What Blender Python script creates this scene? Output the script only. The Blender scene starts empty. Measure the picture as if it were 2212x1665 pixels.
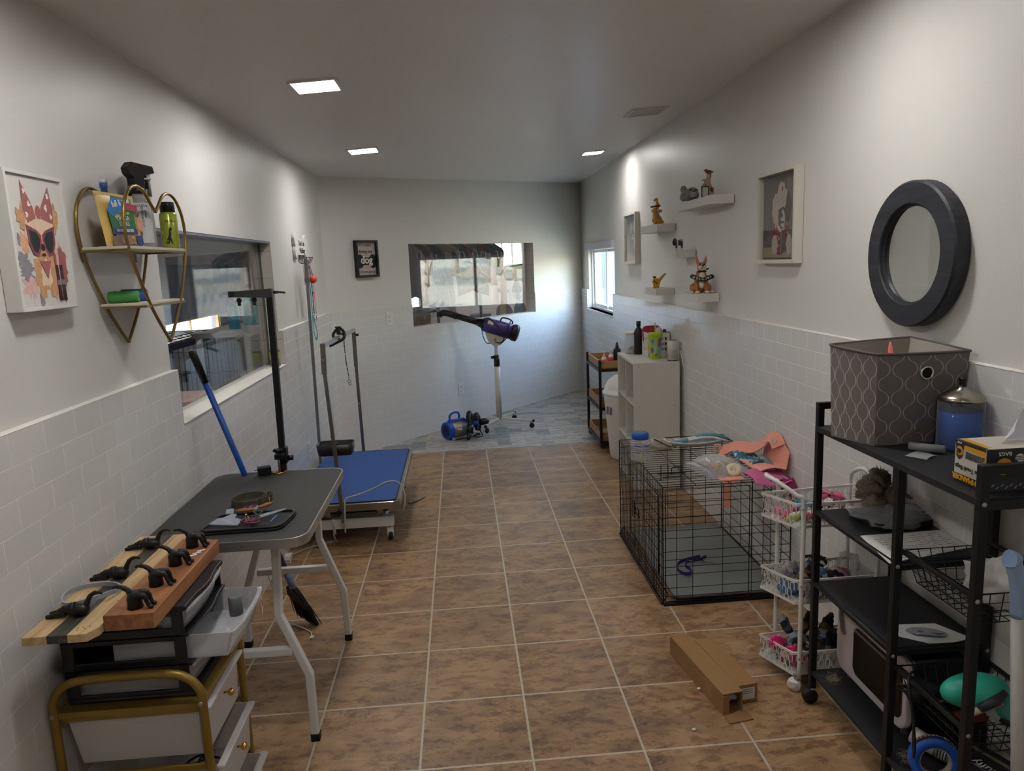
import bpy, bmesh, math, random
from mathutils import Vector, Matrix, noise

# ------------------------------------------------------------------ camera, world, exposure
SC = bpy.context.scene
COL = SC.collection
def camera():
    f, yaw, pit, rol = 1573.5, .0656, .1676, .0414
    cy, sy, cp, sp = math.cos(yaw), math.sin(yaw), math.cos(pit), math.sin(pit)
    fw = Vector((sy*cp, cy*cp, -sp)); r = Vector((cy, -sy, 0)); d = fw.cross(r)
    cr, sr = math.cos(rol), math.sin(rol)
    r2 = cr*r + sr*d; d2 = -sr*r + cr*d
    cam = bpy.data.cameras.new('camera'); ob = bpy.data.objects.new('camera', cam); COL.objects.link(ob)
    cam.sensor_fit = 'HORIZONTAL'; cam.sensor_width = 36.0; cam.lens = 36.0*f/2212.0
    cam.clip_start = 0.02; cam.clip_end = 200
    m = Matrix.Identity(4)
    for i in range(3):
        m[i][0] = r2[i]; m[i][1] = -d2[i]; m[i][2] = -fw[i]
    m[0][3], m[1][3], m[2][3] = .9123, -2.0648, 1.5508
    ob.matrix_world = m
    SC.camera = ob
camera()
SC.view_settings.view_transform = 'Standard'
SC.view_settings.look = 'None'
SC.view_settings.gamma = 1.0
SC.view_settings.use_curve_mapping = False
SC.view_settings.exposure = 0.05
SC.cycles.max_bounces = 9
SC.cycles.diffuse_bounces = 5
SC.cycles.glossy_bounces = 5
SC.cycles.transmission_bounces = 9
SC.cycles.transparent_max_bounces = 14
SC.cycles.caustics_reflective = False
SC.cycles.caustics_refractive = False
SC.cycles.sample_clamp_indirect = 6.0
SC.cycles.use_denoising = True

world = bpy.data.worlds.new('world'); SC.world = world; world.use_nodes = True
wn = world.node_tree.nodes; wl = world.node_tree.links
bg = wn['Background']; sky = wn.new('ShaderNodeTexSky')
sky.sky_type = 'NISHITA'; sky.sun_disc = False; sky.sun_elevation = math.radians(38); sky.sun_rotation = math.radians(200)
sky.air_density = 1.4
wl.new(sky.outputs[0], bg.inputs[0]); bg.inputs[1].default_value = 2.6
sun = bpy.data.lights.new('sun', 'SUN'); sun.energy = 15.0; sun.angle = math.radians(.6); sun.color = (1, .95, .87)
so = bpy.data.objects.new('sun', sun); COL.objects.link(so)
so.rotation_euler = Vector((.62, -.42, -.62)).to_track_quat('-Z', 'Y').to_euler()

# ------------------------------------------------------------------ materials
def lin(h):
    if not isinstance(h, str): return tuple(h) + (1.0,)
    h = h.lstrip('#'); o = []
    for i in (0, 2, 4):
        c = int(h[i:i+2], 16)/255
        o.append(c/12.92 if c <= .04045 else ((c+.055)/1.055)**2.4)
    return tuple(o) + (1.0,)
def nodes(name):
    m = bpy.data.materials.new(name); m.use_nodes = True
    t = m.node_tree; return m, t.nodes, t.links, t.nodes['Principled BSDF']
_M = {}
def mat(name, col, rough=.5, metal=0.0, var=.08, scale=18, bump=0.0, bscale=60, trans=0.0, ior=1.45, alpha=1.0, coat=0.0, emit=0.0, sheen=0.0, stretch=None):
    """plain surface with a fine procedural variation of its colour and gloss"""
    if name in _M: return _M[name]
    m, n, l, b = nodes(name)
    tc = n.new('ShaderNodeTexCoord'); mp = n.new('ShaderNodeMapping'); l.new(tc.outputs['Object'], mp.inputs[0])
    if stretch: mp.inputs['Scale'].default_value = stretch
    nz = n.new('ShaderNodeTexNoise'); nz.inputs['Scale'].default_value = scale; nz.inputs['Detail'].default_value = 4
    l.new(mp.outputs[0], nz.inputs['Vector'])
    c = lin(col); mx = n.new('ShaderNodeMixRGB')
    mx.inputs[1].default_value = tuple(min(1, x*(1-var)) for x in c[:3]) + (1,)
    mx.inputs[2].default_value = tuple(min(1, x*(1+var)) for x in c[:3]) + (1,)
    l.new(nz.outputs[0], mx.inputs[0]); l.new(mx.outputs[0], b.inputs['Base Color'])
    mr = n.new('ShaderNodeMapRange'); mr.inputs[3].default_value = max(0, rough-.04); mr.inputs[4].default_value = min(1, rough+.04)
    l.new(nz.outputs[0], mr.inputs[0]); l.new(mr.outputs[0], b.inputs['Roughness'])
    b.inputs['Metallic'].default_value = metal; b.inputs['IOR'].default_value = ior
    b.inputs['Transmission Weight'].default_value = trans; b.inputs['Alpha'].default_value = alpha
    b.inputs['Coat Weight'].default_value = coat; b.inputs['Sheen Weight'].default_value = sheen
    if emit: l.new(mx.outputs[0], b.inputs['Emission Color']); b.inputs['Emission Strength'].default_value = emit
    if bump:
        n2 = n.new('ShaderNodeTexNoise'); n2.inputs['Scale'].default_value = bscale; n2.inputs['Detail'].default_value = 5
        l.new(mp.outputs[0], n2.inputs['Vector'])
        bp = n.new('ShaderNodeBump'); bp.inputs['Strength'].default_value = bump; bp.inputs['Distance'].default_value = .004
        l.new(n2.outputs[0], bp.inputs['Height']); l.new(bp.outputs[0], b.inputs['Normal'])
    _M[name] = m
    return m
def ramp(n, stops, interp='LINEAR'):
    r = n.new('ShaderNodeValToRGB'); r.color_ramp.interpolation = interp
    e = r.color_ramp.elements
    while len(e) < len(stops): e.new(.5)
    for k, (p, c) in enumerate(stops): e[k].position = p; e[k].color = lin(c)
    return r
def math_n(n, l, op, a, b=None):
    q = n.new('ShaderNodeMath'); q.operation = op
    for i, v in ((0, a), (1, b)):
        if v is None: continue
        if isinstance(v, (int, float)): q.inputs[i].default_value = v
        else: l.new(v, q.inputs[i])
    return q.outputs[0]

def m_walltile():
    m, n, l, b = nodes('white_wall_tile')
    uv = n.new('ShaderNodeUVMap')
    br = n.new('ShaderNodeTexBrick'); l.new(uv.outputs[0], br.inputs[0])
    br.offset = .5; br.inputs['Scale'].default_value = 1.0
    br.inputs['Brick Width'].default_value = .1437; br.inputs['Row Height'].default_value = .0755
    br.inputs['Mortar Size'].default_value = .0011; br.inputs['Mortar Smooth'].default_value = .25; br.inputs['Bias'].default_value = 0
    br.inputs['Color1'].default_value = lin('#d6d5d3'); br.inputs['Color2'].default_value = lin('#dad9d7'); br.inputs['Mortar'].default_value = lin('#f0efec')
    l.new(br.outputs[0], b.inputs['Base Color']); b.inputs['Roughness'].default_value = .09
    sx = n.new('ShaderNodeSeparateXYZ'); l.new(uv.outputs[0], sx.inputs[0])
    # dark joint line under every row, light bed joint above it
    nz = n.new('ShaderNodeTexNoise'); nz.inputs['Scale'].default_value = 3.5; l.new(uv.outputs[0], nz.inputs['Vector'])
    h = math_n(n, l, 'MULTIPLY', nz.outputs[0], .35)
    h2 = math_n(n, l, 'SUBTRACT', h, br.outputs['Fac'])
    bp = n.new('ShaderNodeBump'); bp.inputs['Strength'].default_value = .55; bp.inputs['Distance'].default_value = .0022
    l.new(h2, bp.inputs['Height']); l.new(bp.outputs[0], b.inputs['Normal'])
    rr = math_n(n, l, 'MULTIPLY_ADD', br.outputs['Fac'], .5); l.nodes if False else None
    rr.node.inputs[2].default_value = .09; l.new(rr, b.inputs['Roughness'])
    return m
def m_revealtile():
    m, n, l, b = nodes('reveal_tile')
    uv = n.new('ShaderNodeUVMap')
    br = n.new('ShaderNodeTexBrick'); l.new(uv.outputs[0], br.inputs[0]); br.offset = 0
    br.inputs['Scale'].default_value = 1.0
    br.inputs['Brick Width'].default_value = .152; br.inputs['Row Height'].default_value = .152
    br.inputs['Mortar Size'].default_value = .0016
    br.inputs['Color1'].default_value = lin('#cfc9bf'); br.inputs['Color2'].default_value = lin('#d4cfc5'); br.inputs['Mortar'].default_value = lin('#a39d92')
    l.new(br.outputs[0], b.inputs['Base Color']); b.inputs['Roughness'].default_value = .2
    return m
def m_floor():
    m, n, l, b = nodes('terracotta_floor_tile')
    T = .356
    tc = n.new('ShaderNodeTexCoord'); g = tc.outputs['Object']
    br = n.new('ShaderNodeTexBrick'); l.new(g, br.inputs[0]); br.offset = 0; br.squash = 1
    br.inputs['Scale'].default_value = 1.0; br.inputs['Brick Width'].default_value = T; br.inputs['Row Height'].default_value = T
    br.inputs['Mortar Size'].default_value = .0048; br.inputs['Mortar Smooth'].default_value = .3
    br.inputs['Color1'].default_value = (0, 0, 0, 1); br.inputs['Color2'].default_value = (1, 1, 1, 1); br.inputs['Mortar'].default_value = (.5, .5, .5, 1)
    # uneven joint edges
    wz = n.new('ShaderNodeTexNoise'); wz.inputs['Scale'].default_value = 90; l.new(g, wz.inputs['Vector'])
    ad = n.new('ShaderNodeVectorMath'); ad.operation = 'MULTIPLY_ADD'; l.new(wz.outputs['Color'], ad.inputs[0])
    ad.inputs[1].default_value = (.004, .004, 0); l.new(g, ad.inputs[2]); l.new(ad.outputs[0], br.inputs[0])
    # per-tile offset of the stone pattern
    sn = n.new('ShaderNodeVectorMath'); sn.operation = 'SNAP'; l.new(g, sn.inputs[0]); sn.inputs[1].default_value = (T, T, 1)
    wn_ = n.new('ShaderNodeTexWhiteNoise'); wn_.noise_dimensions = '3D'; l.new(sn.outputs[0], wn_.inputs[0])
    of = n.new('ShaderNodeVectorMath'); of.operation = 'MULTIPLY_ADD'; l.new(wn_.outputs['Color'], of.inputs[0]); of.inputs[1].default_value = (30, 30, 30); l.new(g, of.inputs[2])
    st = n.new('ShaderNodeMapping'); l.new(of.outputs[0], st.inputs[0]); st.inputs['Scale'].default_value = (1, 1.9, 1)
    n1 = n.new('ShaderNodeTexNoise'); n1.inputs['Scale'].default_value = 5; n1.inputs['Detail'].default_value = 7; n1.inputs['Distortion'].default_value = .6; l.new(st.outputs[0], n1.inputs['Vector'])
    n2 = n.new('ShaderNodeTexNoise'); n2.inputs['Scale'].default_value = 16; n2.inputs['Detail'].default_value = 8; n2.inputs['Roughness'].default_value = .7; l.new(st.outputs[0], n2.inputs['Vector'])
    r1 = ramp(n, [(.3, '#7b6049'), (.46, '#927352'), (.58, '#a3835f'), (.72, '#9d7a4d')]); l.new(n1.outputs[0], r1.inputs[0])
    r2 = ramp(n, [(.30, '#6d5040'), (.42, '#8f6f58'), (.5, '#ffffff')]); l.new(n2.outputs[0], r2.inputs[0])
    mx = n.new('ShaderNodeMixRGB'); mx.blend_type = 'MULTIPLY'; mx.inputs[0].default_value = .55; l.new(r1.outputs[0], mx.inputs[1]); l.new(r2.outputs[0], mx.inputs[2])
    # fine dark veins
    vz = n.new('ShaderNodeTexNoise'); vz.inputs['Scale'].default_value = 9; vz.inputs['Detail'].default_value = 9; vz.inputs['Roughness'].default_value = .75; vz.inputs['Distortion'].default_value = 1.2; l.new(st.outputs[0], vz.inputs['Vector'])
    va = math_n(n, l, 'ABSOLUTE', math_n(n, l, 'SUBTRACT', vz.outputs[0], .5))
    vr = ramp(n, [(0, '#7a6252'), (.006, '#a08878'), (.014, '#ffffff')]); l.new(va, vr.inputs[0])
    gate = n.new('ShaderNodeTexNoise'); gate.inputs['Scale'].default_value = 3.2; l.new(of.outputs[0], gate.inputs['Vector'])
    gr = ramp(n, [(.5, '#000000'), (.62, '#ffffff')]); l.new(gate.outputs[0], gr.inputs[0])
    m2 = n.new('ShaderNodeMixRGB'); m2.blend_type = 'MULTIPLY'; l.new(gr.outputs[0], m2.inputs[0]); l.new(mx.outputs[0], m2.inputs[1]); l.new(vr.outputs[0], m2.inputs[2])
    # tile to tile tint
    hs = n.new('ShaderNodeHueSaturation'); l.new(m2.outputs[0], hs.inputs['Color'])
    l.new(math_n(n, l, 'MULTIPLY_ADD', wn_.outputs['Value'], .22), hs.inputs['Value']); hs.inputs['Value'].links[0].from_node.inputs[2].default_value = .86
    m3 = n.new('ShaderNodeMixRGB'); l.new(br.outputs['Fac'], m3.inputs[0]); l.new(hs.outputs[0], m3.inputs[1]); m3.inputs[2].default_value = lin('#b3a997')
    l.new(m3.outputs[0], b.inputs['Base Color'])
    ro = math_n(n, l, 'MULTIPLY_ADD', n2.outputs[0], .3); ro.node.inputs[2].default_value = .28; l.new(ro, b.inputs['Roughness'])
    hh = math_n(n, l, 'SUBTRACT', math_n(n, l, 'MULTIPLY', n2.outputs[0], .35), br.outputs['Fac'])
    bp = n.new('ShaderNodeBump'); bp.inputs['Strength'].default_value = .5; bp.inputs['Distance'].default_value = .003; l.new(hh, bp.inputs['Height']); l.new(bp.outputs[0], b.inputs['Normal'])
    return m
def m_slate():
    m, n, l, b = nodes('slate_mosaic_tile')
    at = n.new('ShaderNodeAttribute'); at.attribute_name = 'tone'; at.attribute_type = 'GEOMETRY'
    tc = n.new('ShaderNodeTexCoord')
    of = n.new('ShaderNodeVectorMath'); of.operation = 'MULTIPLY_ADD'; l.new(at.outputs['Color'], of.inputs[0]); of.inputs[1].default_value = (20, 20, 20); l.new(tc.outputs['Object'], of.inputs[2])
    mp = n.new('ShaderNodeMapping'); l.new(of.outputs[0], mp.inputs[0]); mp.inputs['Scale'].default_value = (1, 2.6, 1)
    nz = n.new('ShaderNodeTexNoise'); nz.inputs['Scale'].default_value = 11; nz.inputs['Detail'].default_value = 8; nz.inputs['Distortion'].default_value = 1; l.new(mp.outputs[0], nz.inputs['Vector'])
    base = ramp(n, [(0, '#7d8383'), (.25, '#8d9190'), (.3, '#aca69c'), (.6, '#b9b5ad'), (.8, '#b0a59a'), (1, '#bdbab5')]); l.new(at.outputs['Fac'], base.inputs[0])
    r = ramp(n, [(.35, '#b8aea6'), (.55, '#ffffff'), (.75, '#dcdfe0')]); l.new(nz.outputs[0], r.inputs[0])
    mx = n.new('ShaderNodeMixRGB'); mx.blend_type = 'MULTIPLY'; mx.inputs[0].default_value = .9; l.new(base.outputs[0], mx.inputs[1]); l.new(r.outputs[0], mx.inputs[2])
    l.new(mx.outputs[0], b.inputs['Base Color']); b.inputs['Roughness'].default_value = .35
    bp = n.new('ShaderNodeBump'); bp.inputs['Strength'].default_value = .3; bp.inputs['Distance'].default_value = .002; l.new(nz.outputs[0], bp.inputs['Height']); l.new(bp.outputs[0], b.inputs['Normal'])
    return m
def schlick(n, l, f0=.043, gain=1.0, add=0.0):
    lw = n.new('ShaderNodeLayerWeight'); lw.inputs[0].default_value = .5
    p = math_n(n, l, 'POWER', lw.outputs['Facing'], 5.0)
    a = math_n(n, l, 'MULTIPLY_ADD', p, (1-f0)*gain); a.node.inputs[2].default_value = f0*gain+add; a.node.use_clamp = True
    return a
def m_glass(name='window_glass', tint=(1, 1, 1), rough=0.0, gain=1.0):
    if name in _M: return _M[name]
    m, n, l, b = nodes(name)
    n.remove(b)
    tr = n.new('ShaderNodeBsdfTransparent'); tr.inputs[0].default_value = tuple(tint) + (1,)
    gl = n.new('ShaderNodeBsdfGlossy'); gl.inputs['Roughness'].default_value = rough
    nz = n.new('ShaderNodeTexNoise'); nz.inputs['Scale'].default_value = 2.2
    mp = n.new('ShaderNodeMapRange'); mp.inputs[3].default_value = .95; mp.inputs[4].default_value = 1.1; l.new(nz.outputs[0], mp.inputs[0])
    k = math_n(n, l, 'MULTIPLY', schlick(n, l, .043*gain), mp.outputs[0])
    mx = n.new('ShaderNodeMixShader'); l.new(k, mx.inputs[0]); l.new(tr.outputs[0], mx.inputs[1]); l.new(gl.outputs[0], mx.inputs[2])
    l.new(mx.outputs[0], n['Material Output'].inputs[0])
    _M[name] = m
    return m
def clearplastic(name, tint=(.93, .93, .93), milk=.35, rough=.15, col=(.8, .8, .8)):
    """see-through plastic film or box wall: part transparent, part milky, glossy on top"""
    if name in _M: return _M[name]
    m, n, l, b = nodes(name)
    b.inputs['Base Color'].default_value = tuple(col) + (1,); b.inputs['Roughness'].default_value = rough
    nz = n.new('ShaderNodeTexNoise'); nz.inputs['Scale'].default_value = 25; nz.inputs['Detail'].default_value = 5
    bp = n.new('ShaderNodeBump'); bp.inputs['Strength'].default_value = .35; bp.inputs['Distance'].default_value = .004; l.new(nz.outputs[0], bp.inputs['Height']); l.new(bp.outputs[0], b.inputs['Normal'])
    tr = n.new('ShaderNodeBsdfTransparent'); tr.inputs[0].default_value = tuple(tint) + (1,)
    mx = n.new('ShaderNodeMixShader'); l.new(tr.outputs[0], mx.inputs[1]); l.new(b.outputs[0], mx.inputs[2])
    l.new(schlick(n, l, .04, 1.0, milk), mx.inputs[0])
    l.new(mx.outputs[0], n['Material Output'].inputs[0])
    _M[name] = m
    return m

WHITE = mat('painted_wall_white', '#d6d4cf', .42, var=.015, scale=2.5, bump=.12, bscale=140)
CEIL = mat('ceiling_white', '#e0dedd', .34, var=.02, scale=2, bump=.1, bscale=60)
LEDGE = mat('ledge_plaster', '#efece3', .6, var=.03, bump=.35, bscale=180)
TRIM = mat('white_trim', '#dcdbd6', .4, var=.02)
VINYL = mat('white_vinyl', '#dfe2e4', .35, var=.02)
BLACKM = mat('black_metal', '#17181b', .45, .3, var=.15)
BLACKP = mat('black_plastic', '#121214', .35, var=.2)
RUBBER = mat('black_rubber', '#0d0d0e', .6, var=.2)
CHROME = mat('chrome', '#c9c9c6', .18, 1.0, var=.04)
STEEL = mat('brushed_steel', '#9b9790', .28, 1.0, var=.08, stretch=(1, 1, .1), scale=60)
ALU = mat('aluminium', '#b9b9b7', .35, .9, var=.05)
WHITEP = mat('white_plastic', '#d8d6d0', .35, var=.02)
WHITEM = mat('white_powder_metal', '#d5d6d4', .4, .0, var=.03)
GOLD = mat('gold_paint_metal', '#8d7436', .38, .55, var=.08)
BRASS = mat('brass_knob', '#d8a755', .15, 1.0, var=.05)
SCREW = mat('screw_steel', '#aaa9a6', .35, .9, var=.1)
PAPER = mat('paper', '#cfcdc9', .8, var=.02)
INK = mat('ink_black', '#1b1b1d', .7)
INKG = mat('ink_grey', '#55555a', .7)
TILE = m_walltile(); REVEAL = m_revealtile(); FLOORM = m_floor(); SLATEM = m_slate(); GLASS = m_glass()

# ------------------------------------------------------------------ mesh helpers
def V(*a): return Vector(a if len(a) > 1 else a[0])
def frame(d, up=None):
    d = Vector(d).normalized(); up = Vector(up) if up else Vector((0, 0, 1))
    if abs(d.dot(up.normalized())) > .99: up = Vector((0, 1, 0)) if abs(d.y) < .9 else Vector((1, 0, 0))
    x = up.cross(d).normalized(); y = d.cross(x).normalized()
    return x, y, d
def rotz(a): return Matrix.Rotation(a, 3, 'Z')
class MB:
    def __init__(s): s.v = []; s.f = []; s.m = []; s.sm = []; s.uv = {}; s.mi = 0; s.smooth = False
    def add(s, vs, fs, smooth=None):
        o = len(s.v); s.v += [Vector(q) for q in vs]
        for f in fs: s.f.append([o+i for i in f]); s.m.append(s.mi); s.sm.append(s.smooth if smooth is None else smooth)
        return o
    def box(s, c, size, R=None):
        c = Vector(c); hx, hy, hz = (q/2 for q in size); R = R or Matrix.Identity(3)
        vs = [c + R @ Vector((x*hx, y*hy, z*hz)) for x in (-1, 1) for y in (-1, 1) for z in (-1, 1)]
        s.add(vs, [(0, 1, 3, 2), (4, 6, 7, 5), (0, 4, 5, 1), (2, 3, 7, 6), (0, 2, 6, 4), (1, 5, 7, 3)], False); return s
    def bb(s, a, b):
        return s.box([(a[i]+b[i])/2 for i in range(3)], [abs(b[i]-a[i]) for i in range(3)])
    def hexa(s, p):  # 8 points: bottom 4 (ccw), top 4
        s.add(p, [(3, 2, 1, 0), (4, 5, 6, 7), (0, 1, 5, 4), (1, 2, 6, 5), (2, 3, 7, 6), (3, 0, 4, 7)], False); return s
    def bar(s, a, b, w, h=None, up=None):
        a, b = Vector(a), Vector(b); x, y, d = frame(b-a, up); h = h or w
        R = Matrix((x, y, d)).transposed(); s.box((a+b)/2, (w, h, (b-a).length), R); return s
    def rings(s, rings, cap=True, closed=False, smooth=True):
        n = len(rings[0]); o = len(s.v); vs = [p for r in rings for p in r]; fs = []
        k = len(rings)
        for i in range(k if closed else k-1):
            a = i*n; c = ((i+1) % k)*n
            for j in range(n): fs.append((a+j, a+(j+1) % n, c+(j+1) % n, c+j))
        s.add(vs, fs, smooth)
        if cap and not closed:
            s.f.append([o+j for j in reversed(range(n))]); s.m.append(s.mi); s.sm.append(False)
            s.f.append([o+(k-1)*n+j for j in range(n)]); s.m.append(s.mi); s.sm.append(False)
        return s
    def tube(s, pts, r, n=8, closed=False, cap=True, flat=None, up=None):
        """round (or flat: (w,h)) section swept along points; r may be a list"""
        pts = [Vector(p) for p in pts]; k = len(pts); rs = r if isinstance(r, (list, tuple)) else [r]*k
        rg = []; px = None
        for i, p in enumerate(pts):
            if closed: d = pts[(i+1) % k]-pts[i-1]
            else: d = pts[min(i+1, k-1)]-pts[max(i-1, 0)]
            if d.length < 1e-9: d = Vector((0, 0, 1))
            d.normalize()
            if px is None or up: x, y, _ = frame(d, up)
            else:
                x = (px - d*px.dot(d)); x = x.normalized() if x.length > 1e-6 else frame(d)[0]; y = d.cross(x)
            px = x
            if flat:
                w, h = flat; w *= rs[i]; h *= rs[i]
                rg.append([p+x*a*w/2+y*c*h/2 for a, c in ((-1, -1), (1, -1), (1, 1), (-1, 1))])
            else: rg.append([p+(x*math.cos(t*2*math.pi/n)+y*math.sin(t*2*math.pi/n))*rs[i] for t in range(n)])
        return s.rings(rg, cap, closed, smooth=not flat)
    def cyl(s, a, b, r, r2=None, n=16): return s.tube([a, b], [r, r if r2 is None else r2], n)
    def lathe(s, prof, c=(0, 0, 0), axis=(0, 0, 1), n=20, cap=True, sx=1, sy=1, R=None):
        c = Vector(c); x, y, d = frame(axis)
        if R: x, y, d = R @ Vector((1, 0, 0)), R @ Vector((0, 1, 0)), R @ Vector((0, 0, 1))
        rg = [[c+d*z+(x*math.cos(t*2*math.pi/n)*sx+y*math.sin(t*2*math.pi/n)*sy)*max(r, 1e-5) for t in range(n)] for r, z in prof]
        return s.rings(rg, cap)
    def ell(s, c, r, R=None, n=12, k=8):
        R = R or Matrix.Identity(3); c = Vector(c); r = (r, r, r) if isinstance(r, (int, float)) else r
        rg = []
        for i in range(k+1):
            th = math.pi*i/k; q = max(math.sin(th), 1e-3)
            rg.append([c+R @ Vector((r[0]*q*math.cos(2*math.pi*t/n), r[1]*q*math.sin(2*math.pi*t/n), -r[2]*math.cos(th))) for t in range(n)])
        return s.rings(rg, True)
    def prism(s, outline, o, x, y, t, smooth=False):
        """2-D outline in the x/y frame at o, extruded by t along x cross y"""
        o, x, y = Vector(o), Vector(x), Vector(y); z = x.cross(y).normalized()
        a = [o+x*p[0]+y*p[1] for p in outline]; b = [q+z*t for q in a]; n = len(a)
        k = s.add(a+b, [], False)
        fs = [[k+i for i in reversed(range(n))], [k+n+i for i in range(n)]]
        for f in fs: s.f.append(f); s.m.append(s.mi); s.sm.append(False)
        for i in range(n): s.f.append([k+i, k+(i+1) % n, k+n+(i+1) % n, k+n+i]); s.m.append(s.mi); s.sm.append(smooth)
        return s
    def surf(s, fn, nu, nv, smooth=True, closeu=False):
        vs = [fn(i/nu, j/nv) for i in range(nu+1) for j in range(nv+1)]
        fs = [(i*(nv+1)+j, (i+1)*(nv+1)+j, (i+1)*(nv+1)+j+1, i*(nv+1)+j+1) for i in range(nu) for j in range(nv)]
        s.add(vs, fs, smooth); return s
    def torus(s, c, axis, R, r, n=28, k=8, flat=None):
        x, y, d = frame(axis); c = Vector(c)
        return s.tube([c+(x*math.cos(t*2*math.pi/n)+y*math.sin(t*2*math.pi/n))*R for t in range(n)], r, k, closed=True, flat=flat, up=d if flat else None)
    def build(s, name, mats, parent=None, bevel=0, sub=0, solid=0, local=False):
        me = bpy.data.meshes.new(name)
        off = Matrix.Identity(4)
        if parent is not None and not local: off = wm(parent).inverted()
        me.from_pydata([off @ q for q in s.v], [], s.f)
        for p, mi, sm in zip(me.polygons, s.m, s.sm): p.material_index = mi; p.use_smooth = sm
        if s.uv:
            ul = me.uv_layers.new(name='UVMap')
            for fi, p in enumerate(me.polygons):
                if fi in s.uv:
                    for li, c in zip(p.loop_indices, s.uv[fi]): ul.data[li].uv = c
        for q in (mats if isinstance(mats, (list, tuple)) else [mats]): me.materials.append(q)
        ob = bpy.data.objects.new(name, me); COL.objects.link(ob)
        if parent is not None: ob.parent = parent
        if solid:
            q = ob.modifiers.new('solid', 'SOLIDIFY'); q.thickness = solid; q.offset = 0
        if bevel:
            q = ob.modifiers.new('bevel', 'BEVEL'); q.width = bevel; q.segments = 2; q.limit_method = 'ANGLE'; q.angle_limit = math.radians(40)
        if sub:
            q = ob.modifiers.new('sub', 'SUBSURF'); q.levels = sub; q.render_levels = sub
        return ob
def wm(o):
    m = Matrix.Identity(4)
    while o is not None:
        m = (Matrix.Translation(o.location) @ o.rotation_euler.to_matrix().to_4x4() @ Matrix.Diagonal(tuple(o.scale)+(1,))) @ m
        o = o.parent
    return m
def tag(o, label=None, cat=None, group=None, kind=None):
    if label: o['label'] = label
    if cat: o['category'] = cat
    if group: o['group'] = group
    if kind: o['kind'] = kind
    return o
def thing(name, label, cat, loc=(0, 0, 0), rz=0, group=None):
    o = bpy.data.objects.new(name, None); COL.objects.link(o); o.location = loc; o.rotation_euler = (0, 0, rz)
    o.empty_display_size = .05
    return tag(o, label, cat, group)
def single(mb, name, mats, label, cat, group=None, **k):
    """a thing that is one mesh; its origin is put at its base"""
    xs = [q.x for q in mb.v]; ys = [q.y for q in mb.v]; zs = [q.z for q in mb.v]
    b = Vector(((min(xs)+max(xs))/2, (min(ys)+max(ys))/2, min(zs)))
    mb.v = [q-b for q in mb.v]
    o = mb.build(name, mats, None, **k); o.location = b
    return tag(o, label, cat, group)
def dup(root, loc=None, rz=None, label=None, group=None):
    r = root.copy(); COL.objects.link(r)
    if loc is not None: r.location = loc
    if rz is not None: r.rotation_euler = (0, 0, rz)
    if label: r['label'] = label
    if group: r['group'] = group
    def rec(src, dst):
        for ch in src.children:
            c = ch.copy(); COL.objects.link(c); c.parent = dst; rec(ch, c)
    rec(root, r)
    return r
def text(s, size, o, x, y, mat_, parent, name='lettering', depth=.0004, align='CENTER', bold=0.0, squeeze=1.0, local=False):
    """flat raised lettering; o is the middle (or left) of the baseline, x the reading direction, y up"""
    cu = bpy.data.curves.new('t', 'FONT'); cu.body = s; cu.size = size; cu.align_x = align; cu.extrude = depth; cu.offset = bold
    cu.resolution_u = 3
    tmp = bpy.data.objects.new('t', cu); COL.objects.link(tmp)
    dg = bpy.context.evaluated_depsgraph_get(); me = bpy.data.meshes.new_from_object(tmp.evaluated_get(dg))
    bpy.data.objects.remove(tmp); bpy.data.curves.remove(cu)
    x = Vector(x).normalized(); y = Vector(y).normalized(); z = x.cross(y)
    M = Matrix.Identity(4)
    for i in range(3): M[i][0] = x[i]*squeeze; M[i][1] = y[i]; M[i][2] = z[i]; M[i][3] = o[i]
    if not local: M = wm(parent).inverted() @ M
    me.transform(M); me.materials.clear(); me.materials.append(mat_); me.name = name
    ob = bpy.data.objects.new(name, me); COL.objects.link(ob); ob.parent = parent
    return ob
def circ(r, n=20, cx=0, cy=0, ry=None, a0=0, a1=2*math.pi, end=False):
    m = n if not end else n-1
    return [(cx+r*math.cos(a0+(a1-a0)*i/m), cy+(ry or r)*math.sin(a0+(a1-a0)*i/m)) for i in range(n)]
def rrect(w, h, r, n=5, cx=0, cy=0):
    o = []
    for sx, sy, a in ((1, 1, 0), (-1, 1, 90), (-1, -1, 180), (1, -1, 270)):
        for i in range(n+1):
            t = math.radians(a+90*i/n); o.append((cx+sx*(w/2-r)+r*math.cos(t), cy+sy*(h/2-r)+r*math.sin(t)))
    return o
def smoothpts(P, k=6, closed=False):
    P = [Vector(p) for p in P]; n = len(P); o = []
    for i in range(n if closed else n-1):
        a, b, c, d = (P[(i-1) % n] if closed or i > 0 else P[0]), P[i], P[(i+1) % n], (P[(i+2) % n] if closed or i+2 < n else P[-1])
        for j in range(k):
            t = j/k
            o.append(.5*((2*b)+(-a+c)*t+(2*a-5*b+4*c-d)*t*t+(-a+3*b-3*c+d)*t**3))
    if not closed: o.append(P[-1])
    return o
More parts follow.
